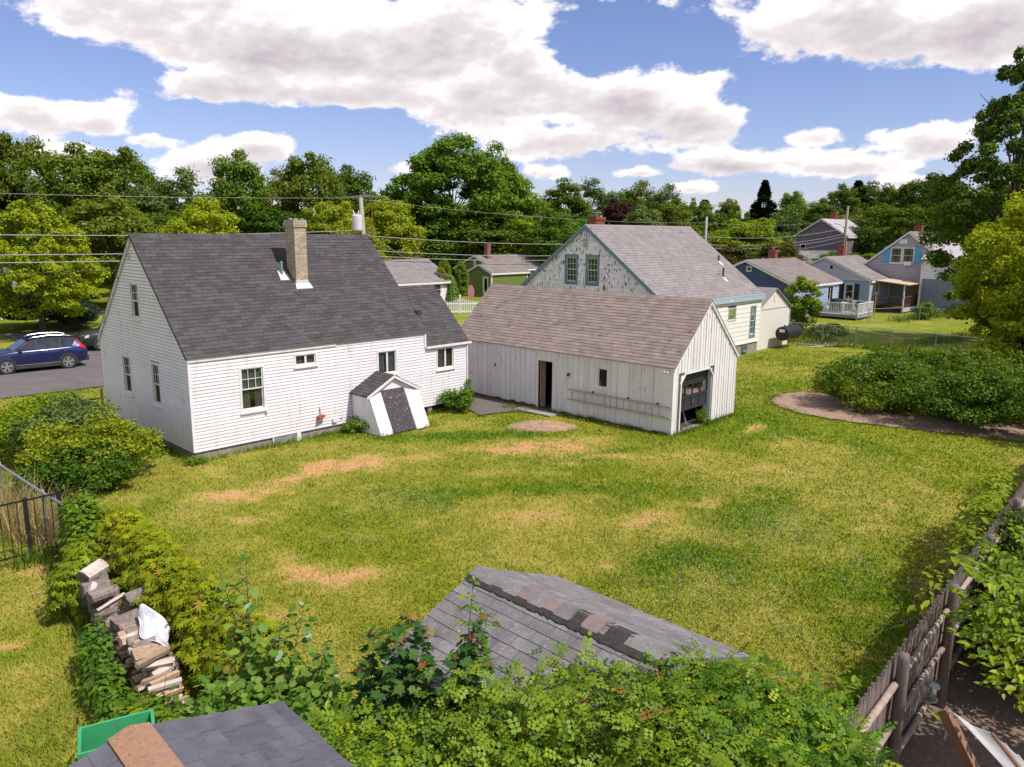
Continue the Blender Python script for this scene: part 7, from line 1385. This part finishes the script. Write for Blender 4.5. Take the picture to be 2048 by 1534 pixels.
# left shrubs
bush('grey_willow_shrub', 'grey-green upright shrub at the left edge before the street', -12.9, 21.2, 1.5, 2.0, 13000, .10, LF_GREY, 301, T_=T_LEAF, ncl=60, cr=.38)
bush('mid_green_shrub', 'leafy green shrub on the far left edge behind the golden one', -14.2, 22.4, 1.9, 1.8, 13000, .10, LF_VINE, 302, T_=T_LEAF, ncl=60, cr=.42)
bush('golden_shrub', 'golden yellow-green shrub left of the white house corner', -11.4, 19.9, 1.35, 1.75, 15000, .062, LF_GOLD, 303, ncl=80, cr=.3, sx=1.25, rz=.6)
bush('golden_shrub_branch', 'golden branches leaning right towards the white house foundation', -10.75, 20.2, .95, 1.45, 6000, .055, LF_GOLD, 304, ncl=46, cr=.22, sx=1.2, rz=.5)
bush('small_leaved_bush', 'dark green bush beneath the golden shrub with pale blossoms', -11.2, 18.9, 1.2, 1.15, 8000, .06, LF_SHRUB, 305, ncl=50, cr=.3, sx=1.2)
bush('blossom_bush', 'small bush with pink-white blossoms at the right of the left shrubs', -10.45, 19.0, .6, 1.0, 3000, .05, LF_HEDGE, 306, ncl=30, cr=.2)
# shrubs at the walls
p = HN + HU * 9.9 - HV * .55; bush('wall_shrub', 'bright green small shrub at the right corner of the white house', p.x, p.y, .55, .85, 2600, .085, LF_HEDGE, 310, T_=T_LEAF, ncl=26, cr=.22, sx=1.2, rz=HY)
p = HN + HU * 10.75 - HV * .25; bush('corner_sprig', 'thin leafy sprig climbing beside the white downspout', p.x, p.y, .14, 1.5, 320, .08, LF_HEDGE, 311, T_=T_LEAF, ncl=9, cr=.15, shape='oval')
p = HN + HU * 5.35 - HV * .45; bush('wall_shrub', 'low dark leafy weeds left of the cellar bulkhead', p.x, p.y, .42, .42, 1500, .075, LF_MID, 312, T_=T_LEAF, ncl=18, cr=.16)
p = HN - HU * .1 - HV * .35; bush('wall_shrub', 'low weeds at the near corner of the white house', p.x, p.y, .3, .22, 700, .06, LF_MID, 313, T_=T_LEAF, ncl=16, cr=.14)
p = local(GN_, GY, (2.2, .0)); bush('wall_shrub', 'weeds growing in the open garage doorway', p.x, p.y, .35, .5, 900, .07, LF_HEDGE, 314, T_=T_LEAF, ncl=14, cr=.14)
p = at(1606, 592, 54.5); bush('vine_column', 'tall bright green vine-covered pillar beside the cream annex', p.x, p.y, 1.15, 3.75, 9000, .14, LF_HEDGE, 320, ncl=60, cr=.42, shape='oval', stems=10)
p = at(1650, 668, 49); bush('wild_bush', 'rank green weeds in the fence corner by the oil tank', p.x, p.y, 1.3, 1.1, 3500, .12, LF_GREY, 321, ncl=30, cr=.3)
p = at(1855, 600, 62); bush('wild_bush', 'green bush with a red toy before the lavender house', p.x, p.y, .8, 1.4, 2500, .13, LF_MID, 322, ncl=24, cr=.3)
for i, (px, Y, h, w, l) in enumerate(((905, 72, 2.3, .9, 'clipped conical evergreen left of the white picket fence post'), (868, 73.5, 2.0, .8, 'clipped conical evergreen in front of the white ranch window'), (830, 72, 1.5, .6, 'smallest clipped evergreen by the ranch front door'))):
    p = at(px, 590, Y); rs = np.random.RandomState(330 + i); n = 2600; z = rs.uniform(0, 1, n); a = rs.uniform(0, 6.28, n); r = (1 - z) ** .7 * w * rs.uniform(.7, 1, n); q_ = np.stack([r * np.cos(a), r * np.sin(a), z * h], 1); T = thing('cone_evergreen', l, 'shrub', (p.x, p.y, .4)); link('foliage', arrmesh('foliage', leaves(q_, np.stack([np.cos(a), np.sin(a), .6 + 0 * a], 1), rv3(n, rs), .13 * rs.uniform(.7, 1.3, n), T_QUAD), T_QUAD[1], rs.uniform(0, 1, n), LF_MID), T); q = MB(); q.tube([(0, 0, -.4), (0, 0, h * .5)], .05, 5); q.build('stem', BARK, T)
tree('sapling_tree', 'thin young tree with bright leaves between the ranch and the green cottage', 888, 512, 72, 38, LF_YEL, 'loose'); tree('sapling_tree', 'slender dark young tree beside the green cottage gable', 922, 522, 75, 34, LF_MID, 'tall')

# ------------------------------------------------------------------ woodpile, logs one by one
WA = Vector((-7.65, 12.8, 0)); WB = Vector((-4.35, 9.3, 0)); wd = (WB - WA).normalized(); wn = Vector((-wd.y, wd.x, 0))
if wn.x > 0: wn = -wn        # towards the viewer's left
LG = 'firewood logs stacked along the creeper hedge'
def logmesh(kind, r, ln, rs):
    q = MB()
    if kind == 'round':
        n = 12; rr = [r * rs.uniform(.9, 1.08) for _ in range(n)]; a_ = [(rr[k] * math.cos(6.283 * k / n), rr[k] * math.sin(6.283 * k / n)) for k in range(n)]
    else: n = 3 + rs.randint(0, 3); a_ = [(r * rs.uniform(.75, 1.1) * math.cos(6.283 * k / n + .3), r * rs.uniform(.6, 1.0) * math.sin(6.283 * k / n + .3)) for k in range(n)]
    x0, x1 = -ln / 2, ln / 2; j = [rs.uniform(-.02, .02) for _ in range(n)]
    A = [(x0 + j[k], p[0], p[1]) for k, p in enumerate(a_)]; B = [(x1 + j[k], p[0] * .93, p[1] * .93) for k, p in enumerate(a_)]
    for k in range(n): q.poly([A[k], B[k], B[(k + 1) % n], A[(k + 1) % n]], rs.uniform())
    ends = [MB(), MB()]; ends[0].poly([(x - .001, y, z) for x, y, z in A][::-1]); ends[1].poly([(x + .001, y, z) for x, y, z in B]); return q, ends
def logs():
    rs = np.random.RandomState(3); L0 = (WB - WA).length; k = 0
    # big rounds at the far end, split pieces towards the viewer
    spots = []
    for i in range(6):
        for j in range(3 if i < 4 else 2): spots.append(('round', .1 + i * .38 + .15 * (j % 2), .02 + .14 + j * .245, rs.uniform(.135, .17), .42, 0, i, j, 3 if i < 4 else 2, 6))
    for i in range(5):
        for j in range(3): spots.append(('round', 2.35 + i * .27, .12 + j * .26, rs.uniform(.10, .135), .42, 0, i, j, 3, 5))
    for i in range(16):
        for j in range(6 if i < 9 else 4 if i < 12 else 2): spots.append(('split', 2.75 + i * .135 + rs.uniform(-.02, .02), .06 + j * .125, rs.uniform(.055, .085), rs.uniform(.38, .5), 1, i, j, 6 if i < 9 else 4 if i < 12 else 2, 16))
    names = {('round', 0): 'big grey-barked log round at the far end of the woodpile', ('split', 1): 'split firewood piece in the near half of the woodpile'}
    ORD = ['first', 'second', 'third', 'fourth', 'fifth', 'sixth', 'seventh', 'eighth', 'ninth', 'tenth', 'eleventh', 'twelfth', 'thirteenth', 'fourteenth', 'fifteenth', 'sixteenth']
    for (kind, s, z, r, ln, t, ci, ri, nr_, nc_) in spots:
        q, e = logmesh(kind, r, ln, rs); c = WA + wd * s + wn * rs.uniform(-.05, .12 if t else .06); big = kind == 'round'
        lab_ = 'x'; lab = 'big grey-barked log round in the far half of the woodpile' if big and r > .15 else 'smaller grey-barked log in the middle of the woodpile' if big else 'split pale firewood stick in the near half of the woodpile'
        tier = 'top' if ri == nr_ - 1 else 'bottom' if ri == 0 else ORD[ri] + ' lowest'
        lab = (('big grey-barked log round' if r > .136 or nc_ == 6 else 'smaller grey-barked log') if big else 'split firewood stick') + ', ' + tier + ' of the ' + ORD[ci] + ' column ' + ('from the far woodpile end' if nc_ == 6 else 'in the woodpile middle' if nc_ == 5 else 'of split wood after the round logs')
        o = q.build('log' if big else 'split_log', BARKG if big else (SPLIT if rs.uniform() > .25 else PALEW), None, smooth=False); o.location = (c.x, c.y, z); o.rotation_euler = (rs.uniform(-.6, .6), rs.uniform(-.10, .10), math.atan2(wn.y, wn.x) + rs.uniform(-.12, .12) + (rs.uniform(-.35, .35) if t and s > 3.6 else 0)); tag(o, lab, 'log', LG + (' (rounds)' if big and r > .15 else ' (small logs)' if big else ' (split sticks)')); [e_.build('log_end', LOGEND if big else SPLIT, o) for e_ in e]
    for (s, z, r, ln, m, lab, off, yaw) in ((.55, .82, .15, .46, PALEW, 'bleached split log round lying on top at the far end', 0, .6), (1.55, .82, .12, .34, BARKG, 'short rough-barked round standing on top of the pile', .15, .1), (1.3, .82, .09, .35, PALEW, 'small pale block wedged beside the rough-barked round', .2, 1.2), (2.05, .86, .06, .55, PALEW, 'pale squared stick lying across the pile top', .12, .5), (2.0, .8, .14, .42, BARKG, 'thick brown round half under the creeper', -.3, .1)):
        q, e = logmesh('round' if r > .1 else 'split', r, ln, rs); o = q.build('log', m, None); c = WA + wd * s + wn * off; o.location = (c.x, c.y, z); o.rotation_euler = (.2, .05, math.atan2(wn.y, wn.x) + yaw); tag(o, lab, 'log'); [e_.build('log_end', LOGEND, o) for e_ in e]
logs()
def tarp():
    q = MB(); n = 36; m_ = 22; c = WA + wd * 2.75 - wn * .12; P = []
    for i in range(n + 1):
        for j in range(m_ + 1): u_, v_ = i / n, j / m_; p = c + wd * (u_ * .95 + .02) + wn * ((v_ - .5) * .36 * math.sin(math.pi * (.12 + .8 * u_)) + .03 * math.sin(9 * u_ + 3 * v_)); P.append((p.x, p.y, .98 - .22 * u_ + .05 * math.sin(5 * u_ + 4 * v_) + .035 * math.sin(6 * v_ + 8 * u_) + .02 * math.sin(13 * v_ * (1 - .5 * u_)) - .16 * abs(v_ - .4)))
    w = m_ + 1
    for i in range(n):
        for j in range(m_): q.poly([P[i * w + j], P[i * w + j + 1], P[(i + 1) * w + j + 1], P[(i + 1) * w + j]])
    o = q.build('white_tarp', TARP, None, smooth=True); tag(o, 'crumpled white plastic sheet lying on the split firewood', 'plastic sheet'); md = o.modifiers.new('thick', 'SOLIDIFY'); md.thickness = .006
tarp()
# ------------------------------------------------------------------ creeper hedge behind the woodpile
def creeper(name, label, pts, w, h, n, leaf, seed, T_=T_CREEP, lm=LF_VINE, lm2=None, frac=.0, clump=.22, cat='climbing plant', zb=.0):
    rs = np.random.RandomState(seed); P = [np.array(p, float) for p in pts]; ln = np.array([np.linalg.norm(b[:2] - a[:2]) for a, b in zip(P, P[1:])]); k = rs.choice(len(ln), 400, p=ln / ln.sum()); t = rs.uniform(0, 1, 400)
    A = np.array(P)[k]; B = np.array(P)[k + 1]; c = A + (B - A) * t[:, None]; d = (B - A)[:, :2]; d /= np.linalg.norm(d, axis=1)[:, None]; off = rs.normal(size=400) * w * .5
    hh = c[:, 2] * np.clip(1 - (np.abs(off) / (w * 1.1)) ** 2, .15, 1) * rs.uniform(.45, 1.0, 400) ** .45; cc = np.stack([c[:, 0] - d[:, 1] * off, c[:, 1] + d[:, 0] * off, hh], 1); ton = rs.uniform(0, 1, 400)
    j = rs.randint(0, 400, n); dv = rv3(n, rs); p = cc[j] + dv * np.array([1, 1, .7]) * (clump * rs.uniform(.3, 1.1, n))[:, None]; p[:, 2] = np.maximum(p[:, 2], .05)
    nr = dv * .6 + np.array([-.1, -.2, .9]) + rv3(n, rs) * .45; ta = rv3(n, rs) + np.array([0, -.2, -.35]); co = leaves(p, nr, ta, leaf * rs.uniform(.6, 1.3, n), T_); rnd = np.clip(.4 * ton[j] + .6 * rs.uniform(0, 1, n), 0, 1)
    T = thing(name, label, cat, (0, 0, 0)); s2 = rs.uniform(0, 1, n) < frac
    link('foliage', arrmesh('foliage', co[~s2], T_[1], rnd[~s2], lm), T, stuff=True)
    if lm2 is not None: link('tinted_foliage', arrmesh('tinted_foliage', co[s2], T_[1], rnd[s2], lm2), T, stuff=True)
    q = MB()
    for i in range(60): a = cc[rs.randint(0, 400)]; b_ = a + rs.normal(size=3) * np.array([.3, .3, .25]); q.tube([(a[0], a[1], max(.02, a[2] - .5)), tuple(a), (b_[0], b_[1], max(.05, b_[2]))], [.008, .006, .003], 4)
    q.build('stems', BARK, T, stuff=True); return T
off_ = -wn
pA = WA + off_ * .75 - wd * .5; pB = WB + off_ * .9 + wd * .2
creeper('creeper_hedge', 'yellow-green creeper smothering the fence behind the woodpile', [(pA.x - .35, pA.y + .7, 1.25), (pA.x + .1, pA.y, 1.35), ((pA.x + pB.x) / 2, (pA.y + pB.y) / 2, 1.3), (pB.x, pB.y, 1.2)], .62, 1.3, 17000, .12, 401, lm=LF_VINE, lm2=LF_VINER, frac=.10)
creeper('creeper_tongue', 'creeper spilling down over the far end of the woodpile', [(WA.x - .25, WA.y + .45, 1.1), (WA.x - .1, WA.y + .1, 1.0), (WA.x + wd.x * .55 + wn.x * .45, WA.y + wd.y * .55 + wn.y * .45, .8)], .26, 1.0, 1700, .12, 402)
creeper('fence_vine', 'tall bright green vine at the end of the chain-link fence', [(-8.75, 14.6, 1.5), (-8.3, 14.1, 1.55), (-8.0, 13.6, 1.2)], .35, 1.4, 2200, .13, 403, T_=T_LEAF, lm=LF_HEDGE)
creeper('weed_clump', 'leafy green weeds in front of the split firewood', [(WA.x + wd.x * 2.2 + wn.x * .5, WA.y + wd.y * 2.2 + wn.y * .5, .75), (WA.x + wd.x * 2.9 + wn.x * .55, WA.y + wd.y * 2.9 + wn.y * .55, .5), (WA.x + wd.x * 4.6 + wn.x * .8, WA.y + wd.y * 4.6 + wn.y * .8, .4)], .16, .6, 1300, .11, 404, T_=T_LEAF, lm=LF_HEDGE, cat='weeds')
creeper('bottom_weeds', 'green leafy undergrowth between the woodpile and the nearest shed', [(-5.0, 9.0, .5), (-4.0, 8.4, .7), (-3.2, 7.6, 1.0), (-2.2, 7.6, 1.1), (-1.6, 7.0, 1.3)], .6, .8, 7000, .13, 405, T_=T_LEAF, lm=LF_HEDGE, lm2=LF_VINE, frac=.4, cat='weeds', clump=.3)
# ------------------------------------------------------------------ saplings with leaves one by one
def sapling(name, label, base, tips, T_, leaf, lm, seed, nleaf, lm2=None, frac2=0, step=.05, spread=.25, parts=240, twig=.35, tipm=None, cat='sapling', droop=-.3, minh=.25):
    rs = np.random.RandomState(seed); T = thing(name, label, cat, base); q = MB(); L = []; 
    for (x, y, z) in tips:
        e = Vector((x, y, z)) - Vector(base); s = Vector((rs.uniform(-.1, .1), rs.uniform(-.1, .1), 0)); m1 = s.lerp(e, .5) + Vector((rs.uniform(-.08, .08), rs.uniform(-.08, .08), .12)); pts = [s.lerp(m1, i / 5) * (1 - i / 10) + m1.lerp(e, i / 10) * (i / 10) if i < 6 else m1.lerp(e, (i - 5) / 5) for i in range(11)]
        pts = [s * (1 - t) ** 2 + m1 * 2 * t * (1 - t) + e * t * t for t in [i / 10 for i in range(11)]]; q.tube(pts, [.016 * (1 - .085 * i) for i in range(11)], 5); h = e.length; nb = int(h / .055)
        for b in range(int(nb * minh), nb):
            t = b / nb; o = pts[min(int(t * 10), 9)].lerp(pts[min(int(t * 10) + 1, 10)], t * 10 - int(t * 10)); a = b * 2.4 + rs.uniform(-.4, .4); l_ = twig * (1.05 - t) * rs.uniform(.6, 1.2) + .05; d = Vector((math.cos(a), math.sin(a), .45)).normalized(); q.tube([o, o + d * l_], [.005, .002], 4)
            for j in range(max(1, int(l_ / step))): L.append((o + d * l_ * ((j + 1) / max(1, int(l_ / step))), d, t))
        for j in range(5): L.append((e + Vector(rs.normal(size=3) * .03), Vector((rs.normal(), rs.normal(), .6)).normalized(), 1.0))
    q.build('stem', BARK, T); L = [L[i] for i in rs.permutation(len(L))[:nleaf]]; n = len(L); p = np.array([tuple(l[0]) for l in L]) + rs.normal(size=(n, 3)) * .02; d = np.array([tuple(l[1]) for l in L]); ta = d * .6 + rv3(n, rs) * .6 + np.array([0, 0, droop]); nr = np.array([0, 0, 1.]) + rv3(n, rs) * .55 + d * .3
    tt = np.array([l[2] for l in L]); sz = leaf * rs.uniform(.6, 1.2, n) * np.where(tt > .985, .62, 1); co = leaves(p, nr, ta, sz, T_); rnd = rs.uniform(0, 1, n)
    cam0 = np.array([0, 0, CH]) - np.array(base); order = np.argsort(np.linalg.norm(p - cam0, axis=1)); part = set(order[:parts].tolist())
    for i in order[:parts]:
        me = bpy.data.meshes.new('leaf'); me.from_pydata([tuple(v) for v in co[i] - p[i]], [], [tuple(f) for f in T_[1]]); a = me.attributes.new('rnd', 'FLOAT', 'FACE'); a.data.foreach_set('value', [float(rnd[i])] * len(T_[1]))
        me.materials.append(tipm if (tipm and tt[i] > .985 and i % 2) else lm2 if (lm2 and rnd[i] < frac2) else lm); link('leaf', me, T, loc=tuple(p[i]))
    r_ = order[parts:]
    if len(r_): link('leaves', arrmesh('leaves', co[r_], T_[1], rnd[r_], lm), T, stuff=True)
    return T
def W_(px, py, Y): p = at(px, py, Y); return (p.x, p.y, p.z)
sapling('aspen_sapling', 'slim aspen sapling with round leaves before the lawn', (-2.75, 7.9, 0), [W_(492, 1118, 8.3), W_(610, 1205, 8.0), W_(440, 1150, 8.5), W_(560, 1260, 7.9), W_(655, 1290, 7.8), W_(520, 1300, 8.0), W_(590, 1330, 7.7), W_(470, 1290, 8.4), W_(680, 1360, 7.6)], T_ROUND, .125, LF_ASPEN, 501, 2400, lm2=LF_PALE, frac2=.07, parts=280, twig=.36, step=.045)
sapling('maple_sapling', 'dark maple sapling with bronze tips left of the central shed', (-1.5, 6.9, 0), [W_(815, 1228, 7.2), W_(855, 1262, 7.1), W_(748, 1262, 7.3), W_(790, 1275, 7.0), W_(735, 1330, 7.1), W_(860, 1330, 6.9), W_(820, 1340, 6.9), W_(770, 1360, 6.8)], T_MAPLE, .15, LF_MAPLE, 502, 2600, tipm=LF_BRONZE, parts=280, twig=.34, step=.03)
sapling('maple_sapling', 'dark maple sapling in front of the left shed roof slope', (-.75, 6.6, 0), [W_(940, 1265, 6.9), W_(965, 1235, 6.9), W_(915, 1310, 6.8), W_(985, 1320, 6.7), W_(955, 1330, 6.6)], T_MAPLE, .135, LF_MAPLE, 503, 1500, tipm=LF_BRONZE, parts=220, twig=.28, step=.03)
sapling('vine_shoot', 'thin upright leafy shoot rising in front of the shed ridge', (-.62, 6.75, 0), [W_(947, 1158, 7.1), W_(975, 1230, 7.0)], T_LEAF, .11, LF_HEDGE, 504, 420, parts=260, twig=.16, minh=.45, step=.03)
# ------------------------------------------------------------------ foreground hedge: arching canes with leaflets
def canes(name, label, region, n, hmin, hmax, T_, leaf, lm, seed, lm2=None, frac=0., step=.055, lean=.5, cat='shrub', zfun=None, arch=.35, side=3, stemm=None):
    rs = np.random.RandomState(seed); q = MB(); P = []; D = []
    for i in range(n):
        x0, y0 = region[0] + (region[1] - region[0]) * rs.uniform(), region[2] + (region[3] - region[2]) * rs.uniform(); H = rs.uniform(hmin, hmax) * (zfun(x0, y0) if zfun else 1); a = rs.uniform(0, 6.28); ln = lean * rs.uniform(.2, 1) * H * .5
        pts = [Vector((x0 + math.cos(a) * ln * t ** 1.7, y0 + math.sin(a) * ln * t ** 1.7, H * (t - arch * t ** 3) / (1 - arch * .5))) for t in [k / 9 for k in range(10)]]; q.tube(pts, [.007 * (1 - .09 * k) for k in range(10)], 4)
        nn = int(H / step)
        for j in range(int(nn * .3), nn):
            t = j / nn * 9; k = min(int(t), 8); o = pts[k].lerp(pts[k + 1], t - k); d = (pts[k + 1] - pts[k]).normalized(); b = j * 2.4 + i; sd = Vector((math.cos(b), math.sin(b), .3)).normalized()
            for s in range(side): P.append(tuple(o + sd * (.02 + .11 * s * rs.uniform(.5, 1.2)) + Vector(rs.normal(size=3) * .025))); D.append(tuple(sd * .8 + d * .4))
    P = np.array(P); D = np.array(D); n_ = len(P); nr = np.array([-.05, -.15, 1.]) + rv3(n_, rs) * .6; co = leaves(P, nr, D + rv3(n_, rs) * .35 + np.array([0, 0, -.15]), leaf * rs.uniform(.55, 1.25, n_), T_); rnd = rs.uniform(0, 1, n_); s2 = rs.uniform(0, 1, n_) < frac
    T = thing(name, label, cat, (0, 0, 0)); link('leaves', arrmesh('leaves', co[~s2], T_[1], rnd[~s2], lm), T, stuff=True)
    if lm2 is not None and s2.any(): link('young_leaves', arrmesh('young_leaves', co[s2], T_[1], rnd[s2], lm2), T, stuff=True)
    q.build('canes', stemm or BARK, T, stuff=True); return T
def shedclear(x, y): return 1.0
canes('rose_hedge', 'fresh green wild rose hedge across the bottom of the picture', (-1.6, 1.6, 4.6, 6.5), 260, 1.9, 2.7, T_PINN, .15, LF_HEDGE, 601, lm2=LF_VINE, frac=.25, arch=.25)
canes('rose_hedge_right', 'bright green hedge right of the central shed by the fence', (1.2, 3.2, 4.9, 7.0), 200, 1.7, 2.5, T_PINN, .15, LF_HEDGE, 602, lm2=LF_VINE, frac=.3, arch=.25)
canes('viburnum_hedge', 'darker broad-leaved shrub stems mixed through the middle of the front hedge', (-1.2, 3.0, 4.7, 6.5), 150, 1.8, 2.6, T_LEAF, .10, LF_MID, 613, lm2=LF_HEDGE, frac=.4, side=4, arch=.2)
canes('honeysuckle_hedge', 'broad-leaved green vines under the left maple sapling', (-2.3, -.9, 4.9, 6.9), 220, 1.6, 2.4, T_LEAF, .11, LF_HEDGE, 603, lm2=LF_MID, frac=.35, side=4)
canes('aspen_suckers', 'rounded-leaved suckers filling in below the aspen sapling', (-3.1, -1.9, 6.9, 8.0), 110, 1.3, 2.15, T_ROUND, .10, LF_ASPEN, 614, lm2=LF_HEDGE, frac=.3, side=3, arch=.2)
canes('eave_shoots', 'tall loose shoots rising in front of the right end of the shed roof', (.9, 2.3, 5.9, 6.9), 46, 2.45, 2.95, T_PINN, .14, LF_HEDGE, 615, lm2=LF_VINE, frac=.2, lean=.3, arch=.15)
canes('tall_shoots', 'pale green shoots reaching over the shed roof edge', (-.3, 2.1, 5.7, 6.6), 34, 2.6, 3.1, T_PINN, .15, LF_HEDGE, 604, lm2=LF_BRONZE, frac=.015, lean=.3, arch=.2, stemm=mat('red_green_stem', (.25, .16, .06)))
creeper('creeper_mound', 'glossy five-leaved creeper draped over the right end of the shed', [(2.25, 7.55, 2.1), (2.45, 7.25, 2.15), (2.7, 7.0, 1.95), (2.9, 6.5, 1.9), (3.2, 6.9, 1.5)], .38, 1.8, 3400, .17, 605, lm=LF_HEDGE, lm2=LF_MID, frac=.3, clump=.3)
creeper('fence_creeper', 'creeper climbing the lawn side of the stockade fence', [(3.0, 7.1, 1.7), (4.0, 8.3, 1.4), (4.7, 9.1, .9), (5.2, 9.7, .6)], .22, 1.5, 1500, .12, 606, T_=T_LEAF, lm=LF_HEDGE, lm2=LF_VINE, frac=.3, clump=.22)
creeper('fence_top_creeper', 'sprays of creeper reaching over the middle of the stockade fence', [(5.5, 9.6, 1.9), (6.5, 10.7, 1.95), (7.4, 11.6, 2.0)], .16, 1.6, 110, .13, 607, T_=T_LEAF, lm=LF_VINE, clump=.2)
creeper('far_fence_vine', 'bright vine over the far part of the stockade fence', [(8.2, 12.7, 1.75), (8.8, 13.4, 1.9), (10.2, 15.6, 1.9), (11.0, 16.4, 1.6)], .35, 1.7, 2200, .13, 608, T_=T_LEAF, lm=LF_VINE, lm2=LF_GOLD, frac=.4, clump=.3)
creeper('shed_foot_weeds', 'bright low weeds on the lawn behind the right end of the shed', [(2.6, 8.4, .5), (3.4, 8.6, .7), (4.2, 9.0, .8)], .4, .6, 1300, .11, 609, T_=T_LEAF, lm=LF_HEDGE, cat='weeds')
# junipers and cherry beyond the fence
bush('juniper', 'dark feathery juniper spreading behind the stockade fence', 8.25, 10.5, 1.35, 2.35, 22000, .075, LF_JUN, 701, T_=T_LEAF, ncl=80, cr=.35, sx=1.2, rz=.8)
bush('juniper', 'second juniper at the right edge behind the fence', 9.6, 12.2, 1.4, 2.4, 18000, .085, LF_JUN, 702, T_=T_LEAF, ncl=70, cr=.35)
def cherry():
    rs = np.random.RandomState(81); base = Vector((8.4, 8.2, 0)); T = thing('cherry_tree', 'small cherry tree with drooping bright leaves right of the fence', 'tree', base); q = MB(); P = []; D = []
    q.tube([(0, 0, 0), (-.05, .1, 1.2), (.1, .2, 2.6)], [.07, .055, .03], 7); tips = [W_(1935, 1125, 8.6), W_(1945, 1150, 8.3), W_(1945, 1205, 8.2), W_(1985, 1210, 8.0), W_(1925, 1250, 8.3), W_(1935, 1290, 7.9), W_(1990, 1330, 7.5), W_(1995, 1385, 7.4), W_(2040, 1170, 8.2), W_(2060, 1290, 7.5), W_(2040, 1380, 7.2), W_(1960, 1085, 9.0), W_(2100, 1230, 7.8), W_(2030, 1060, 9.2), W_(1960, 1230, 8.3), W_(1965, 1260, 8.0)]
    for e in tips:
        e = Vector(e) - base; s = Vector((0, .15, rs.uniform(.9, 2.4))); m1 = s.lerp(e, .5) + Vector((0, 0, .25)); pts = [s * (1 - t) ** 2 + m1 * 2 * t * (1 - t) + e * t * t for t in [i / 12 for i in range(13)]]; q.tube(pts, [.02 * (1 - .07 * i) for i in range(13)], 5)
        for j in range(84):
            t = .22 + .78 * j / 84; k = min(int(t * 12), 11); o = pts[k].lerp(pts[k + 1], t * 12 - k); d = (pts[k + 1] - pts[k]).normalized(); sd = d.cross(Vector((0, 0, 1))).normalized() * (1 if j % 2 else -1)
            for c in range(3): P.append(tuple(o + sd * (.03 + .13 * c * rs.uniform(.6, 1.2)) + Vector(rs.normal(size=3) * .03))); D.append(tuple(sd * .5 + d * .4 + Vector((0, 0, -.6))))
    q.build('trunk', BARK, T); P = np.array(P); D = np.array(D); n = len(P); nr = np.array([-.2, -.3, 1.]) + rv3(n, rs) * .35; co = leaves(P, nr, D + rv3(n, rs) * .15, .115 * rs.uniform(.6, 1.2, n), T_LEAF); rnd = rs.uniform(0, 1, n); cam0 = np.array([0, 0, CH]) - np.array(base); order = np.argsort(np.linalg.norm(P - cam0, axis=1))
    for i in order[:260]:
        me = bpy.data.meshes.new('leaf'); me.from_pydata([tuple(v) for v in co[i] - P[i]], [], [tuple(f) for f in T_LEAF[1]]); a = me.attributes.new('rnd', 'FLOAT', 'FACE'); a.data.foreach_set('value', [float(rnd[i])] * len(T_LEAF[1])); me.materials.append(LF_CHERRY); link('leaf', me, T, loc=tuple(P[i]))
    r_ = order[260:]; link('leaves', arrmesh('leaves', co[r_], T_LEAF[1], rnd[r_], LF_CHERRY), T, stuff=True)
cherry()
tot = sum(len(m.polygons) for m in {o.data for o in bpy.data.objects if o.type == 'MESH'}); print('POLYS', tot, 'OBJ', len(bpy.data.objects))
